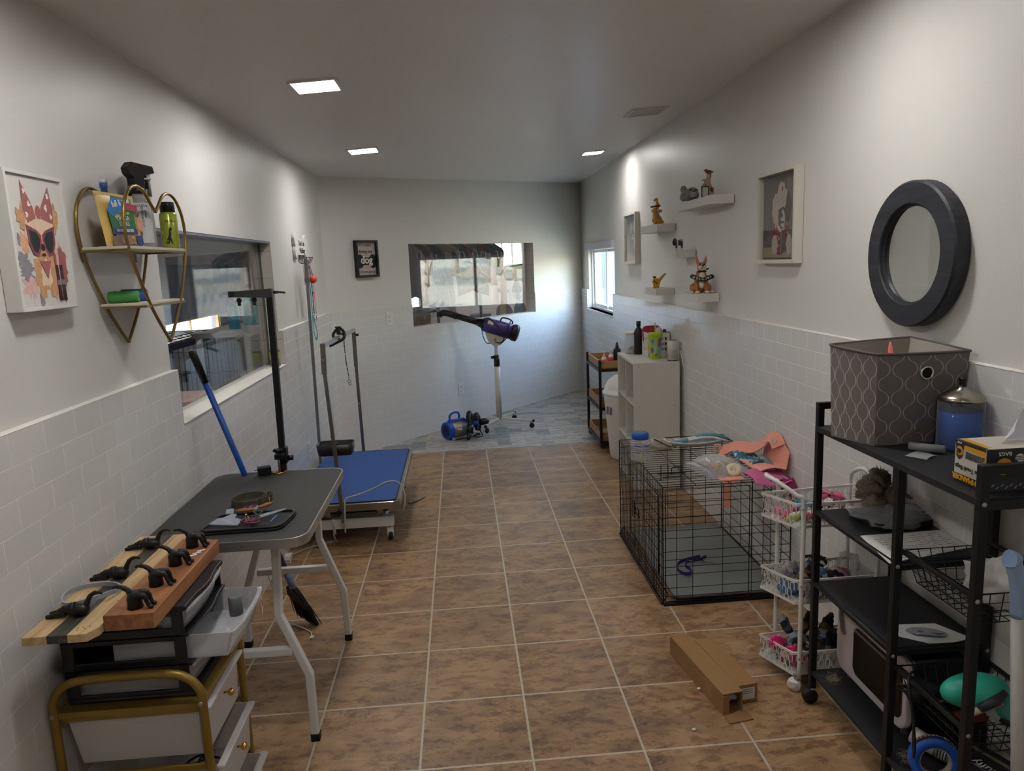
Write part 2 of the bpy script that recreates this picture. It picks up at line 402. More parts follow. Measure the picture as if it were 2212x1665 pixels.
def crumple(seed, c, r, amp=.35, n=14, k=9, R=None, flatten=1.0):
    """points of a crumpled closed cloth or bag lump"""
    mb = MB(); c = Vector(c); off = Vector((seed*7.13, seed*3.7, seed*1.9)); R = R or Matrix.Identity(3)
    rg = []
    for i in range(k+1):
        th = math.pi*i/k; q = max(math.sin(th), .02); row = []
        for t in range(n):
            d = Vector((q*math.cos(2*math.pi*t/n), q*math.sin(2*math.pi*t/n), -math.cos(th)))
            f = 1+amp*noise.noise(d*1.7+off)+amp*.6*noise.noise(d*4+off)
            p = R @ Vector((d.x*r[0]*f, d.y*r[1]*f, d.z*r[2]*f)); row.append(c+p)
        rg.append(row)
    zmin = c.z-r[2]*.8*flatten
    rg = [[Vector((p.x, p.y, max(p.z, zmin))) for p in row] for row in rg]
    mb.rings(rg, True)
    return mb

# ------------------------------------------------------------------ room shell
XL, XLU = -.124, -.149       # tile face and plaster face of the left wall
XR, XRU = 2.353, 2.378
LZ = 1.213                   # top of the tiled dado
YF = -3.3                    # wall behind the camera
NB = Vector((-.7399, .6727, 0)); UB = Vector((.6727, .7399, 0)); CB = 2.704   # back wall: normal (away from the room), run, offset
def ceil_z(x): return 2.268+(x+.149)*.0645
def wallpanel(name, P0, du, nrm, us, vs, holes, thick, mats, front, reveal, parent=None, topfn=None, uoff=0, voff=0):
    """upright panel: u runs along du from P0, v is height; nrm points into the room; holes are (u0,u1,v0,v1).
    mats: list; front/reveal: material indices of the room face and of the hole sides."""
    P0, du, nrm = Vector(P0), Vector(du), Vector(nrm)
    U = sorted(set([us[0], us[1]]+[h[i] for h in holes for i in (0, 1)])); Vv = sorted(set([vs[0], vs[1]]+[h[i] for h in holes for i in (2, 3)]))
    U = [u for u in U if us[0] <= u <= us[1]]; Vv = [v for v in Vv if vs[0] <= v <= vs[1]]
    def inh(u, v): return any(h[0] < u < h[1] and h[2] < v < h[3] for h in holes)
    mb = MB()
    def pt(u, v, d):
        q = P0+du*u-nrm*d
        z = v
        if topfn and abs(v-vs[1]) < 1e-6: z = topfn(q.x)
        return Vector((q.x, q.y, z))
    def quad(a, uvs, mi):
        mb.mi = mi; k = len(mb.f); mb.add(a, [(0, 1, 2, 3)], False); mb.uv[k] = uvs
    for i in range(len(U)-1):
        for j in range(len(Vv)-1):
            u0, u1, v0, v1 = U[i], U[i+1], Vv[j], Vv[j+1]; um, vm = (u0+u1)/2, (v0+v1)/2
            if inh(um, vm): continue
            uv = [(u0+uoff, v0+voff), (u1+uoff, v0+voff), (u1+uoff, v1+voff), (u0+uoff, v1+voff)]
            quad([pt(u0, v0, 0), pt(u1, v0, 0), pt(u1, v1, 0), pt(u0, v1, 0)], uv, front)
            quad([pt(u0, v1, thick), pt(u1, v1, thick), pt(u1, v0, thick), pt(u0, v0, thick)], uv, 0)
            for (side, a, b, un, vn) in (('l', (u0, v0), (u0, v1), U[i]-1e-4, vm), ('r', (u1, v0), (u1, v1), U[i+1]+1e-4, vm), ('b', (u0, v0), (u1, v0), um, Vv[j]-1e-4), ('t', (u0, v1), (u1, v1), um, Vv[j+1]+1e-4)):
                outside = un < us[0] or un > us[1] or vn < vs[0] or vn > vs[1]
                if outside or inh(un, vn):
                    L = math.hypot(b[0]-a[0], b[1]-a[1])
                    quad([pt(*a, 0), pt(*b, 0), pt(*b, thick), pt(*a, thick)], [(0, 0), (L, 0), (L, thick), (0, thick)] if side in 'bt' else [(0, 0), (0, L), (thick, L), (thick, 0)], reveal if not outside else front)
    return mb.build(name, mats, parent)
def structure(o): o['kind'] = 'structure'; return o
WL0, WL1, WLB, WLT = .64, 2.24, 1.012, 1.722        # left window
# left wall: y from YF to 3.86
yle = (CB+NB.x*-XL)/NB.y if False else (CB-NB.x*XL)/NB.y
LW = wallpanel('wall_left', (XL, 0, 0), (0, 1, 0), (1, 0, 0), (YF, yle), (0, LZ), [(WL0, WL1, WLB, WLT)], .13, [WHITE, TILE, REVEAL], 1, 2, uoff=-.049, voff=-.005)
structure(LW)
yle2 = (CB-NB.x*XLU)/NB.y
c_ = wallpanel('plaster_panel', (XLU, 0, 0), (0, 1, 0), (1, 0, 0), (YF, yle2+.02), (LZ, 2.4), [(WL0, WL1, WLB, WLT)], .105, [WHITE, REVEAL], 0, 1, parent=LW, topfn=ceil_z)
# right wall
WR0, WR1, WRB, WRT = 4.80, 6.19, 1.005, 1.70
yre = (CB-NB.x*XR)/NB.y; yre2 = (CB-NB.x*XRU)/NB.y
RW = wallpanel('wall_right', (XR, 0, 0), (0, 1, 0), (-1, 0, 0), (YF, yre), (0, LZ), [(WR0, WR1, WRB, WRT)], .17, [WHITE, TILE, TRIM], 1, 2, uoff=-.02, voff=-.005)
structure(RW)
wallpanel('plaster_panel', (XRU, 0, 0), (0, 1, 0), (-1, 0, 0), (YF, yre2+.05), (LZ, 2.5), [(WR0, WR1, WRB, WRT)], .145, [WHITE, TRIM], 0, 1, parent=RW, topfn=ceil_z)
# back wall (diagonal)
PB = Vector((XL, (CB-NB.x*XL)/NB.y, 0)); LBK = (XR-XL)/UB.x
def bpt(u, z, d=0): q = PB+UB*u+NB*d; return Vector((q.x, q.y, z))
hB = (.90, 2.76, 1.000, 1.748)
BW = wallpanel('wall_back', PB, UB, -NB, (-.05, LBK+.06), (0, LZ), [hB], .13, [WHITE, TILE, REVEAL], 1, 2, uoff=.05, voff=-.005)
structure(BW)
wallpanel('plaster_panel', PB+NB*.006, UB, -NB, (-.08, LBK+.08), (LZ, 2.5), [hB], .124, [WHITE, REVEAL], 0, 1, parent=BW, topfn=ceil_z)
# front wall behind the camera
FW = wallpanel('wall_front', (XL-.2, YF, 0), (1, 0, 0), (0, 1, 0), (0, 2.9), (0, 2.5), [], .12, [WHITE], 0, 0, topfn=ceil_z)
structure(FW)
# dado ledges
def ledge(name, segs):
    mb = MB()
    for s_ in segs: mb.hexa([Vector(q) for q in s_])
    o = mb.build(name, LEDGE, bevel=.002); o['kind'] = 'structure'
def lseg(x0, x1, y0, y1, z=LZ): return [(x0, y0, z), (x1, y0, z), (x1, y1, z), (x0, y1, z), (x0, y0, z+.003), (x1, y0, z+.003), (x1, y1, z+.003), (x0, y1, z+.003)]
ledge('trim_1', [lseg(XLU-.001, XL+.001, YF, WL0-.001), lseg(XLU-.001, XL+.001, WL1+.001, yle+.01)])
ledge('trim_2', [lseg(XR-.001, XRU+.001, YF, WR0-.001)])
# window sill cappings
structure(MB().bb((XL-.125, WL0, WLB), (XL+.004, WL1, WLB+.006)).build('trim_3', LEDGE, bevel=.002))
mb = MB(); mb.hexa([bpt(hB[0], hB[2], -.003), bpt(hB[1], hB[2], -.003), bpt(hB[1], hB[2], .12), bpt(hB[0], hB[2], .12)] + [bpt(hB[0], hB[2]+.004, -.003), bpt(hB[1], hB[2]+.004, -.003), bpt(hB[1], hB[2]+.004, .12), bpt(hB[0], hB[2]+.004, .12)])
structure(mb.build('trim_4', LEDGE))
# foil-backed head of the left window
structure(MB().bb((XL-.12, WL0, WLT-.012), (XLU-.002, WL1, WLT)).build('trim_5', mat('grey_foil_tape', '#8b8f9c', .35, .4, var=.3, scale=30, bump=.6, bscale=40), bevel=.002))
# glass
def pane(name, pts, n, t=.006):
    n = Vector(n)*t; mb = MB(); p = [Vector(q) for q in pts]; mb.hexa(p+[q+n for q in p]); return mb
w1 = structure(pane('window_1', [(XL-.085, WL0, WLB), (XL-.085, WL1, WLB), (XL-.085, WL1, WLT), (XL-.085, WL0, WLT)], (-1, 0, 0)).build('window_1', GLASS))
mb = MB()
mb.bb((XL-.093, WL1-.012, WLB), (XL-.083, WL1, WLT)); mb.bb((XL-.096, WL1-.06, WLB), (XL-.094, WL1-.056, WLT))
mb.build('edge_seal', mat('glass_edge_green', '#4d5c50', .3), w1)
w2 = structure(pane('window_2', [bpt(hB[0], hB[2], .085), bpt(hB[1], hB[2], .085), bpt(hB[1], hB[3], .085), bpt(hB[0], hB[3], .085)], NB).build('window_2', m_glass('double_window_glass', gain=2.6)))
# sliding window of the right wall
w3 = structure(MB().bb((XR+.118, WR0+.05, WRB+.07), (XR+.122, (WR0+WR1)/2, WRT-.07)).bb((XR+.098, (WR0+WR1)/2, WRB+.07), (XR+.102, WR1-.05, WRT-.07)).build('window_3', GLASS))
mb = MB(); ym = (WR0+WR1)/2
def rectframe(mb, x, y0, y1, z0, z1, w, t):
    mb.bb((x, y0, z0), (x+t, y1, z0+w)); mb.bb((x, y0, z1-w), (x+t, y1, z1)); mb.bb((x, y0, z0+w), (x+t, y0+w, z1-w)); mb.bb((x, y1-w, z0+w), (x+t, y1, z1-w))
rectframe(mb, XR+.06, WR0, WR1, WRB, WRT-.035, .022, .09)
f_ = mb.build('window_frame', VINYL, w3, bevel=.003)
mb = MB(); rectframe(mb, XR+.105, WR0+.02, ym+.02, WRB+.02, WRT-.052, .032, .022); mb.build('sash', VINYL, w3, bevel=.003)
mb = MB(); rectframe(mb, XR+.085, ym-.02, WR1-.02, WRB+.02, WRT-.052, .032, .02); mb.build('sash', VINYL, w3, bevel=.003)
structure(MB().bb((XR-.012, WR0-.012, WRT-.055), (XR+.05, WR1+.012, WRT+.02)).build('trim_6', mat('grey_head_casing', '#b9bac0', .4), bevel=.004))
structure(MB().bb((XR-.004, WR0-.01, WRB-.02), (XR+.12, WR1+.01, WRB)).build('trim_7', LEDGE, bevel=.003))
# floor
FL = structure(MB().add([(-.2, YF, 0), (2.5, YF, 0), (2.5, 3.93, 0), (-.2, 3.93, 0)], [(0, 1, 2, 3)]) and None or None) if False else None
mb = MB(); mb.bb((XL-.06, YF-.1, -.05), (XR+.06, 3.93, 0)); FL = structure(mb.build('floor', FLOORM))
def slate():
    random.seed(5); mb = MB(); tones = []
    mb.bb((XL-.06, 3.93, -.05), (XR+.06, 6.75, -.002)); tones += [-1]*6
    g = .0035; a = .1245   # pattern unit
    # repeating modules of four sizes
    mod = [(0, 0, 2, 1), (2, 0, 1, 1), (0, 1, 1, 1), (1, 1, 2, 1), (0, 2, 1, 1), (1, 2, 2, .5), (1, 2.5, 2, .5)]
    for cx in range(-1, 8):
        for cy in range(0, 9):
            k = (cx*3+cy*5) % 4
            for (x, y, w, h) in mod:
                if k == 1: x, w = 3-x-w, w
                if k == 2: y = 3-y-h
                if k == 3: x = 3-x-w; y = 3-y-h
                x0, y0 = -.2+cx*3*a+x*a, 3.935+cy*3*a*.82+y*a*.82
                if x0 > XR+.05: continue
                t = random.choice([.05, .15, .2, .45, .55, .6, .7, .8, .9, 1]) if w*h < 2 else random.choice([.4, .5, .6, .75, .85, .95, .1])
                mb.bb((x0+g/2, y0+g/2, -.004), (x0+w*a-g/2, y0+h*a*.82-g/2, .0005)); tones += [t]*6
    o = mb.build('slate_tiles', [SLATEM], FL)
    at = o.data.attributes.new('tone', 'FLOAT_COLOR', 'FACE')
    for i, t in enumerate(tones): at.data[i].color = (max(t, 0),)*3+(1,)
    o.data.materials.append(mat('slate_grout', '#b9b6ae', .8))
    for i in range(6): o.data.polygons[i].material_index = 1
slate()
# ceiling (slopes up to the right)
mb = MB()
mb.add([(XLU-.1, YF-.1, ceil_z(XLU-.1)), (XRU+.1, YF-.1, ceil_z(XRU+.1)), (XRU+.1, 6.8, ceil_z(XRU+.1)), (XLU-.1, 6.8, ceil_z(XLU-.1)), (XLU-.1, YF-.1, 2.56), (XRU+.1, YF-.1, 2.56), (XRU+.1, 6.8, 2.56), (XLU-.1, 6.8, 2.56)], [(3, 2, 1, 0), (4, 5, 6, 7), (0, 1, 5, 4), (1, 2, 6, 5), (2, 3, 7, 6), (3, 0, 4, 7)], False)
structure(mb.build('ceiling', CEIL))
# ------------------------------------------------------------------ ceiling lights
def lamp_mat(name, s, col=(1, .93, .84)):
    m, n, l, b = nodes(name)
    b.inputs['Base Color'].default_value = (.9, .9, .9, 1); b.inputs['Emission Color'].default_value = tuple(col)+(1,); b.inputs['Emission Strength'].default_value = s
    nz = n.new('ShaderNodeTexNoise'); nz.inputs['Scale'].default_value = 2; mr = n.new('ShaderNodeMapRange'); mr.inputs[3].default_value = s*.98; mr.inputs[4].default_value = s*1.02
    l.new(nz.outputs[0], mr.inputs[0]); l.new(mr.outputs[0], b.inputs['Emission Strength'])
    return m
LAMP = lamp_mat('led_diffuser', 92.0, (1, .975, .945))
LAMPOFF = mat('unlit_diffuser', '#b5b1aa', .5, var=.02)
def ceiling_light(x, y, s, label, on=True):
    z = ceil_z(x); t = math.atan(.0645)
    r = thing('ceiling_light', label, 'ceiling light', (x, y, z), group=None); R = Matrix.Rotation(-t, 3, 'Y')
    r.location.z = z
    h = s/2; w = .014
    def P(a, b, c): return Vector((x, y, z))+R @ Vector((a, b, c))
    mb = MB()
    for (cx, cy, sx, sy) in ((-h-w/2, 0, w, s+2*w), (h+w/2, 0, w, s+2*w), (0, -h-w/2, s, w), (0, h+w/2, s, w)):
        mb.box(P(cx, cy, -.004), (sx, sy, .008), R)
    mb.build('trim_frame', TRIM, r, bevel=.0015)
    MB().box(P(0, 0, -.0015), (s, s, .003), R).build('diffuser', LAMP if on else LAMPOFF, r)
    return r
ceiling_light(.365, 1.15, .172, 'lit square recessed ceiling light, nearest and largest of the visible ones')
ceiling_light(.340, 2.87, .172, 'lit square ceiling light over the blue-topped table, second along the left side')
ceiling_light(2.06, 4.08, .155, 'lit square ceiling light by the right wall above the small framed picture')
ceiling_light(2.09, 2.47, .2, 'unlit grey square ceiling panel on the right side above the wall shelves', on=False)
ceiling_light(1.80, .25, .172, 'lit square ceiling light above the black rack, just out of view')
ceiling_light(.40, -.55, .172, 'lit square ceiling light above the left wall picture, out of view')
ceiling_light(1.2, -2.2, .172, 'lit square ceiling light over the entrance end of the room')

# ------------------------------------------------------------------ neighbouring rooms behind the glass
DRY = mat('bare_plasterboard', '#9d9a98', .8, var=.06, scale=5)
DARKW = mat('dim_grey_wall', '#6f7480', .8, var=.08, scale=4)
PLY = mat('pine_stud', '#b08a5c', .6, var=.15, stretch=(1, 1, .12), scale=25)
mb = MB()
# outer shell of the side room: left wall with a window, far wall with windows, near partition, floor, roof
def shell():
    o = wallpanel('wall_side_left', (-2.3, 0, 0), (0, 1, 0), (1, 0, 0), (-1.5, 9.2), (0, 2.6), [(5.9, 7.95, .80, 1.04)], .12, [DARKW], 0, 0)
    structure(o)
    o = wallpanel('wall_side_back', (-2.3, 9.2, 0), (1, 0, 0), (0, -1, 0), (0, 4.8), (0, 2.6), [(3.72, 4.20, 1.50, 2.2), (2.33, 2.60, .6, 1.42)], .12, [DRY], 0, 0)
    structure(o)
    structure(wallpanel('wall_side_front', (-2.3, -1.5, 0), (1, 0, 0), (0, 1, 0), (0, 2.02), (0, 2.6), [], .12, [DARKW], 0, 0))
    structure(wallpanel('wall_side_right', (2.5, 0, 0), (0, 1, 0), (-1, 0, 0), (6.75, 9.2), (0, 2.6), [], .12, [DRY], 0, 0))
    m = MB(); m.bb((-3.02, -1.62, -.06), (XL-.07, 9.3, -.01)); m.bb((XL-.07, 3.8, -.06), (2.62, 9.3, -.052))
    structure(m.build('floor_side', mat('grey_concrete_floor', '#7d7a76', .7, var=.12, scale=6)))
    m = MB(); m.bb((-3.02, -1.62, 2.6), (2.62, 9.3, 2.68)); structure(m.build('ceiling_side', DRY))
shell()
def muntin_window(name, P0, du, dn, w, h, nx, ny, mat_, idx):
    r = MB(); P0, du, dn = Vector(P0), Vector(du), Vector(dn); Z = Vector((0, 0, 1))
    def b(u0, u1, v0, v1, t=.03):
        p = [P0+du*u+Z*v for u, v in ((u0, v0), (u1, v0), (u1, v1), (u0, v1))]; r.hexa(p+[q+dn*t for q in p])
    e = .02
    b(0, w, 0, e); b(0, w, h-e, h); b(0, e, e, h-e); b(w-e, w, e, h-e)
    for i in range(1, nx): u = w*i/nx; b(u-.012, u+.012, e, h-e, .02)
    for i in range(1, ny): v = h*i/ny; b(e, w-e, v-.012, v+.012, .02)
    o = r.build(name, mat_); structure(o); return o
muntin_window('window_4', (1.42, 9.22, 1.50), (1, 0, 0), (0, 1, 0), .48, .7, 3, 1, VINYL, 4)
muntin_window('window_5', (.03, 9.22, .6), (1, 0, 0), (0, 1, 0), .27, .82, 1, 1, VINYL, 5)
muntin_window('window_6', (-2.32, 5.9, .80), (0, 1, 0), (-1, 0, 0), 2.05, .24, 2, 1, PLY, 6)

# clothes hanging on a rail behind the back window
def wpt(u, z, d): q = PB+UB*u+NB*d; return Vector((q.x, q.y, z))
rail = thing('clothes_rail', 'black metal clothes rail crowded with hanging clothes behind the back window', 'clothes rail', wpt(2.4, 0, .8))
MB().cyl(wpt(1.4, 1.93, .8), wpt(3.15, 1.93, .8), .014, n=10).build('rail', BLACKM, rail)
MB().cyl(wpt(2.56, 0, .62), wpt(2.56, 1.93, .62), .016, n=10).build('upright', BLACKM, rail)
cols = [('grey', '#8c8682', .6), ('maroon', '#5c2833', .35), ('dusty pink', '#a5707a', .62), ('charcoal', '#3a3d42', .42), ('navy blue', '#252f4d', .45), ('sage green', '#6a7860', .72), ('salmon striped', '#c07a68', .78), ('cream', '#b7a994', .36), ('black', '#1c1d21', .40), ('dark grey', '#34363a', .42), ('black quilted', '#202226', .36), ('rose', '#a0506a', .4), ('tan and brown', '#a08a6c', .36), ('forest green', '#4c5f4a', .55), ('crimson', '#8c1f34', .62), ('wine red', '#701c30', .5), ('blackish blue', '#1c2230', .5), ('slate', '#44474c', .4), ('brown', '#4a3a30', .38)]
def garment(i, cname, c, L):
    u = 1.66+i*.072; top = wpt(u, 1.90, .8)
    q = thing('hanging_garment', '%s garment on a white hanger, number %s along the rail from the left' % (cname, ['one', 'two', 'three', 'four', 'five', 'six', 'seven', 'eight', 'nine', 'ten', 'eleven', 'twelve', 'thirteen', 'fourteen', 'fifteen', 'sixteen', 'seventeen', 'eighteen', 'nineteen'][i]), 'garment', top, group='clothes on the rail behind the back window')
    random.seed(i*3+1); ph = random.random()*6; tilt = random.uniform(-.15, .15)
    def fn(a, b):
        w = .20*(.35+.65*min(1, b*5))+.03*b; s_ = (a-.5)*2
        z = 1.86-.02-.07*abs(s_)*1.0-b*L*.95
        d = s_*w; t = .016*math.sin(a*9+ph+b*2)+.02*math.sin(b*5+ph)+tilt*s_*.1
        p = wpt(u+t, z, .8+d); return p
    m = MB(); m.surf(fn, 10, 12); m.build('cloth', mat('cloth_'+cname.replace(' ', '_'), c, .9, var=.25, scale=30), q, solid=.012)
    m = MB(); pts = [wpt(u, 1.80, .63), wpt(u, 1.865, .8), wpt(u, 1.80, .97)]; m.tube(pts, .004, 6)
    m.tube([wpt(u, 1.865, .8), wpt(u, 1.90, .8), wpt(u, 1.93, .785), wpt(u, 1.95, .8), wpt(u, 1.935, .818)], .0025, 6)
    if i % 3 != 1: m.tube(smoothpts([wpt(u-.03, 1.62-.02*(i%4), .58), wpt(u-.03, 1.66, .58), wpt(u-.03, 1.70-.02*(i%4), .60), wpt(u-.03, 1.68, .64), wpt(u-.03, 1.63, .64)], 4), .005, 6)
    m.build('hanger', WHITEP, q)
for i, (a, b, c) in enumerate(cols): garment(i, a, b, c)
# pine post, things on the floor behind the glass
o = MB().bb((0, 0, 0), (.04, .09, 2.55)); 
single(MB().box(wpt(3.29, 1.27, .45), (.13, .04, 2.56), rotz(.83)), 'timber_post', PLY, 'bare pine stud standing at the right side behind the back window', 'post')
t_ = thing('towel_hook_rail', 'black wall hook with a hanging grey bag at the right behind the back window', 'hook', wpt(3.05, 1.45, .5))
MB().bar(wpt(2.95, 1.50, .5), wpt(3.2, 1.52, .5), .02).build('arm', BLACKM, t_)
single(crumple(31, wpt(3.08, 1.22, .5), (.05, .05, .13)), 'tote_bag', mat('grey_white_cloth', '#a7a3a6', .8), 'grey and white bag hanging by the pine stud behind the back window', 'bag')
single(crumple(33, wpt(3.10, 1.40, .62), (.07, .06, .07)), 'folded_jacket', mat('navy_cloth', '#2a3142', .8), 'dark blue folded jacket above the hanging bag behind the back window', 'jacket')
for k, (u, z, d, sz, c, lb) in enumerate([(2.62, .93, .75, (.30, .2, .10), '#4a4048', 'dark striped folded blanket'), (2.95, .98, .62, (.08, .05, .14), '#b9a24e', 'yellow paper bag'), (3.15, .94, .75, (.2, .2, .13), '#6b2f40', 'maroon folded garment'), (3.45, .95, .75, (.16, .2, .12), '#3c4540', 'dark green folded garment'), (2.12, .98, .85, (.62, .35, .26), '#b9a39a', 'large pale pink cardboard box')]):
    c0 = wpt(u, z, d)
    m = crumple(k+50, c0, (sz[0]/2, sz[1]/2, sz[2]), amp=.15) if k else MB().box(c0, sz, rotz(.83))
    if k == 4: m = MB().box(c0, sz, rotz(.83))
    single(m, ['folded_blanket', 'paper_bag', 'folded_garment', 'folded_garment', 'cardboard_box'][k], mat('goods_%d' % k, c, .8, var=.3, scale=40), lb+' on the bench behind the back window', ['blanket', 'bag', 'garment', 'garment', 'box'][k])
bench = thing('work_bench', 'long low plywood bench under the clothes behind the back window', 'bench', wpt(2.7, 0, .8))
MB().box(wpt(2.68, .835, .80), (2.1, .5, .03), rotz(.83)).build('top', PLY, bench)
m = MB()
for u in (1.7, 3.65):
    for d in (.6, 1.0): m = MB(); m.bar(wpt(u, 0, d), wpt(u, .83, d), .05); m.build('leg', PLY, bench)
hr = thing('hanger_rack', 'low black metal rack with empty wire hangers behind the left side of the back window', 'rack', wpt(1.5, 0, .4))
MB().bar(wpt(1.2, 1.10, .42), wpt(1.66, 1.10, .42), .03).build('rail', BLACKM, hr)
MB().bar(wpt(1.66, 0, .42), wpt(1.66, 1.3, .42), .03).build('upright', BLACKM, hr)
for u in (1.32, 1.42, 1.52): MB().tube([wpt(u, 1.12, .43), wpt(u+.03, 1.06, .43), wpt(u-.03, 1.0, .46), wpt(u+.09, 1.0, .40), wpt(u+.03, 1.06, .43)], .002, 5).build('wire_hanger', CHROME, hr)

# ------------------------------------------------------------------ side room seen through the left window
LR = lambda x, y, z: Vector((x, y, z))
def wire_crate(name, label, a, b, nx, ny, nz, r=.003, mat_=BLACKM):
    q = thing(name, label, 'dog crate', ((a[0]+b[0])/2, (a[1]+b[1])/2, a[2]))
    def grid(nm, o, ux, uy, n1, n2):
        m = MB(); o, ux, uy = Vector(o), Vector(ux), Vector(uy)
        for i in range(n1+1): k = 2 if i in (0, n1) else 1; m.tube([o+ux*i/n1, o+ux*i/n1+uy], r*k**.5, 5)
        for i in range(n2+1): k = 2 if i in (0, n2) else 1; m.tube([o+uy*i/n2, o+uy*i/n2+ux], r*k**.5, 5)
        m.build(nm, mat_, q)
    X, Y, Z = b[0]-a[0], b[1]-a[1], b[2]-a[2]
    grid('side_panel', a, (0, Y, 0), (0, 0, Z), ny, nz); grid('side_panel', (b[0], a[1], a[2]), (0, Y, 0), (0, 0, Z), ny, nz)
    grid('end_panel', a, (X, 0, 0), (0, 0, Z), nx, nz); grid('end_panel', (a[0], b[1], a[2]), (X, 0, 0), (0, 0, Z), nx, nz)
    grid('top_panel', (a[0], a[1], b[2]), (X, 0, 0), (0, Y, 0), nx, ny)
    MB().bb((a[0]+.01, a[1]+.01, a[2]), (b[0]-.01, b[1]-.01, a[2]+.015)).build('tray', BLACKP, q)
    return q
wire_crate('large_dog_crate', 'tall black wire dog crate in the dim room behind the left window', (-1.45, 1.5, 0), (-.72, 3.6, 1.14), 9, 26, 7)
# shelf with aqua bottles
sh = thing('storage_shelf', 'white shelf carrying aqua bottles behind the left window', 'shelf', (-.5, 2.8, 0))
MB().bb((-.68, 2.35, 1.18), (-.34, 3.2, 1.21)).build('shelf_board', WHITEP, sh)
for y in (2.38, 3.17):
    for x in (-.65, -.37): MB().bar((x, y, 0), (x, y, 1.18), .03).build('leg', WHITEM, sh)
AQ = mat('aqua_bottle', '#39b7d0', .3, var=.1)
for k, (x, y, h, r_) in enumerate([(-.5, 2.60, .2, .035), (-.48, 2.93, .24, .06)]):
    q = thing('spray_bottle', ['slim aqua bottle on the shelf behind the left window', 'wide aqua jug beside the slim bottle behind the left window'][k], 'bottle', (x, y, 1.21))
    MB().lathe([(r_, 0), (r_, h*.7), (r_*.4, h*.82), (r_*.4, h*.9)], (x, y, 1.21), n=16).build('body', AQ, q)
    MB().lathe([(r_*.45, h*.9), (r_*.45, h)], (x, y, 1.21), n=12).build('cap', WHITEP, q)
# big dark-blue drape and boxes
single(MB().surf(lambda a, b: LR(-1.62+.03*math.sin(a*30), 4.0+a*2.6, 1.15+b*.5), 60, 4), 'blue_drape', mat('dark_blue_drape', '#2c4472', .8, var=.2), 'dark blue sheet hung across the dim room behind the left window', 'sheet', solid=.004)
for k, (x, y, z, s_, c, lb) in enumerate([(-.38, .78, .85, (.2, .12, .28), '#c9cfd6', 'white box file standing nearest the glass behind the left window'), (-.42, .95, .85, (.2, .1, .25), '#b3c1cc', 'pale blue box file beside the white one behind the left window'), (-.4, 1.3, .85, (.25, .3, .16), '#c4a596', 'pale pink carton behind the glass of the left window')]):
    single(MB().box((x, y, z+s_[2]/2), s_), 'box_file' if k < 2 else 'carton', mat('card_%d' % k, c, .7), lb, 'box', bevel=.003)
b2 = thing('side_bench', 'pine topped bench directly behind the left window', 'bench', (-.55, 1.5, 0))
MB().bb((-.9, .6, .82), (-.27, 1.55, .85)).build('top', PLY, b2)
for x in (-.86, -.31):
    for y in (.64, 1.5): MB().bar((x, y, 0), (x, y, .82), .05).build('leg', PLY, b2)

# ------------------------------------------------------------------ outdoors beyond the right window and the side rooms
GR = mat('dry_grass', '#a39c86', .95, var=.35, scale=.9, bump=.8, bscale=6)
def hill(a, b):
    x = 2.9+a*42; y = -22+b*60
    h = -.35+max(0, x-9)*.11+.25*noise.noise(Vector((x*.25, y*.25, 0)))
    return Vector((x, y, h))
structure(MB().surf(hill, 60, 60).build('lawn_hill', GR))
structure(MB().surf(lambda a, b: Vector((-40+a*37, -15+b*45, -.4+.2*noise.noise(Vector((a*9, b*9, 2))))), 20, 20).build('ground_left', GR))
structure(MB().surf(lambda a, b: Vector((-3.1+a*6, 9.4+b*25, -.4+b*2)), 10, 10).build('ground_back', GR))
BARK = mat('pale_bark', '#b6ab9c', .9, var=.25, scale=12); LEAF = mat('winter_foliage', '#6f7a4e', .9, var=.5, scale=6); EVER = mat('evergreen_foliage', '#3f5a34', .9, var=.5, scale=8)
def tree(i, x, y, h, kind, label):
    random.seed(i+77); z = -.35+max(0, x-9)*.11 if x > 0 else -.4
    q = thing('bare_tree' if kind == 0 else 'bushy_tree', label, 'tree', (x, y, z), group='trees outside the right window' if x > 0 else 'trees outside the side room')
    m = MB(); m.tube([(x, y, z), (x+.1, y, z+h*.4), (x+.05, y+.2, z+h*.8), (x, y+.2, z+h)], [.09, .07, .04, .015], 7)
    if kind == 0:
        for k in range(9):
            t = .3+.07*k; a = random.random()*6.3; L = h*(.42-.03*k)
            p = Vector((x+.06, y+.1, z+h*t)); e = p+Vector((math.cos(a)*L*.6, math.sin(a)*L*.6, L*.7)); m.tube([p, (p+e)/2+Vector((0, 0, -.05)), e], [.035, .02, .006], 5)
    m.build('trunk', BARK, q)
    if kind:
        m = MB()
        for k in range(14):
            a = random.random()*6.3; rr = random.random()*h*.22; c = Vector((x+rr*math.cos(a), y+rr*math.sin(a), z+h*(.25+.6*random.random())))
            m.v and None; cr = crumple(i*20+k, c, (h*.16, h*.16, h*.14), amp=.7, n=12, k=8, flatten=1.4); m.add(cr.v, cr.f, False)
        m.build('foliage', EVER if kind == 2 else LEAF, q)
tl = ['nearest pale bare tree on the grass outside the right window', 'second pale bare tree outside, left of the first', 'tall pale bare tree in the middle of the slope outside', 'bare tree at the far side of the slope outside', 'bare tree beside the brick outbuilding outside']
for i, (x, y, h) in enumerate([(8.5, 6.6, 4.5), (10, 8.4, 5), (12.5, 7.4, 6), (15, 10.5, 6.5), (11, 5.3, 4)]): tree(i, x, y, h, 0, tl[i])
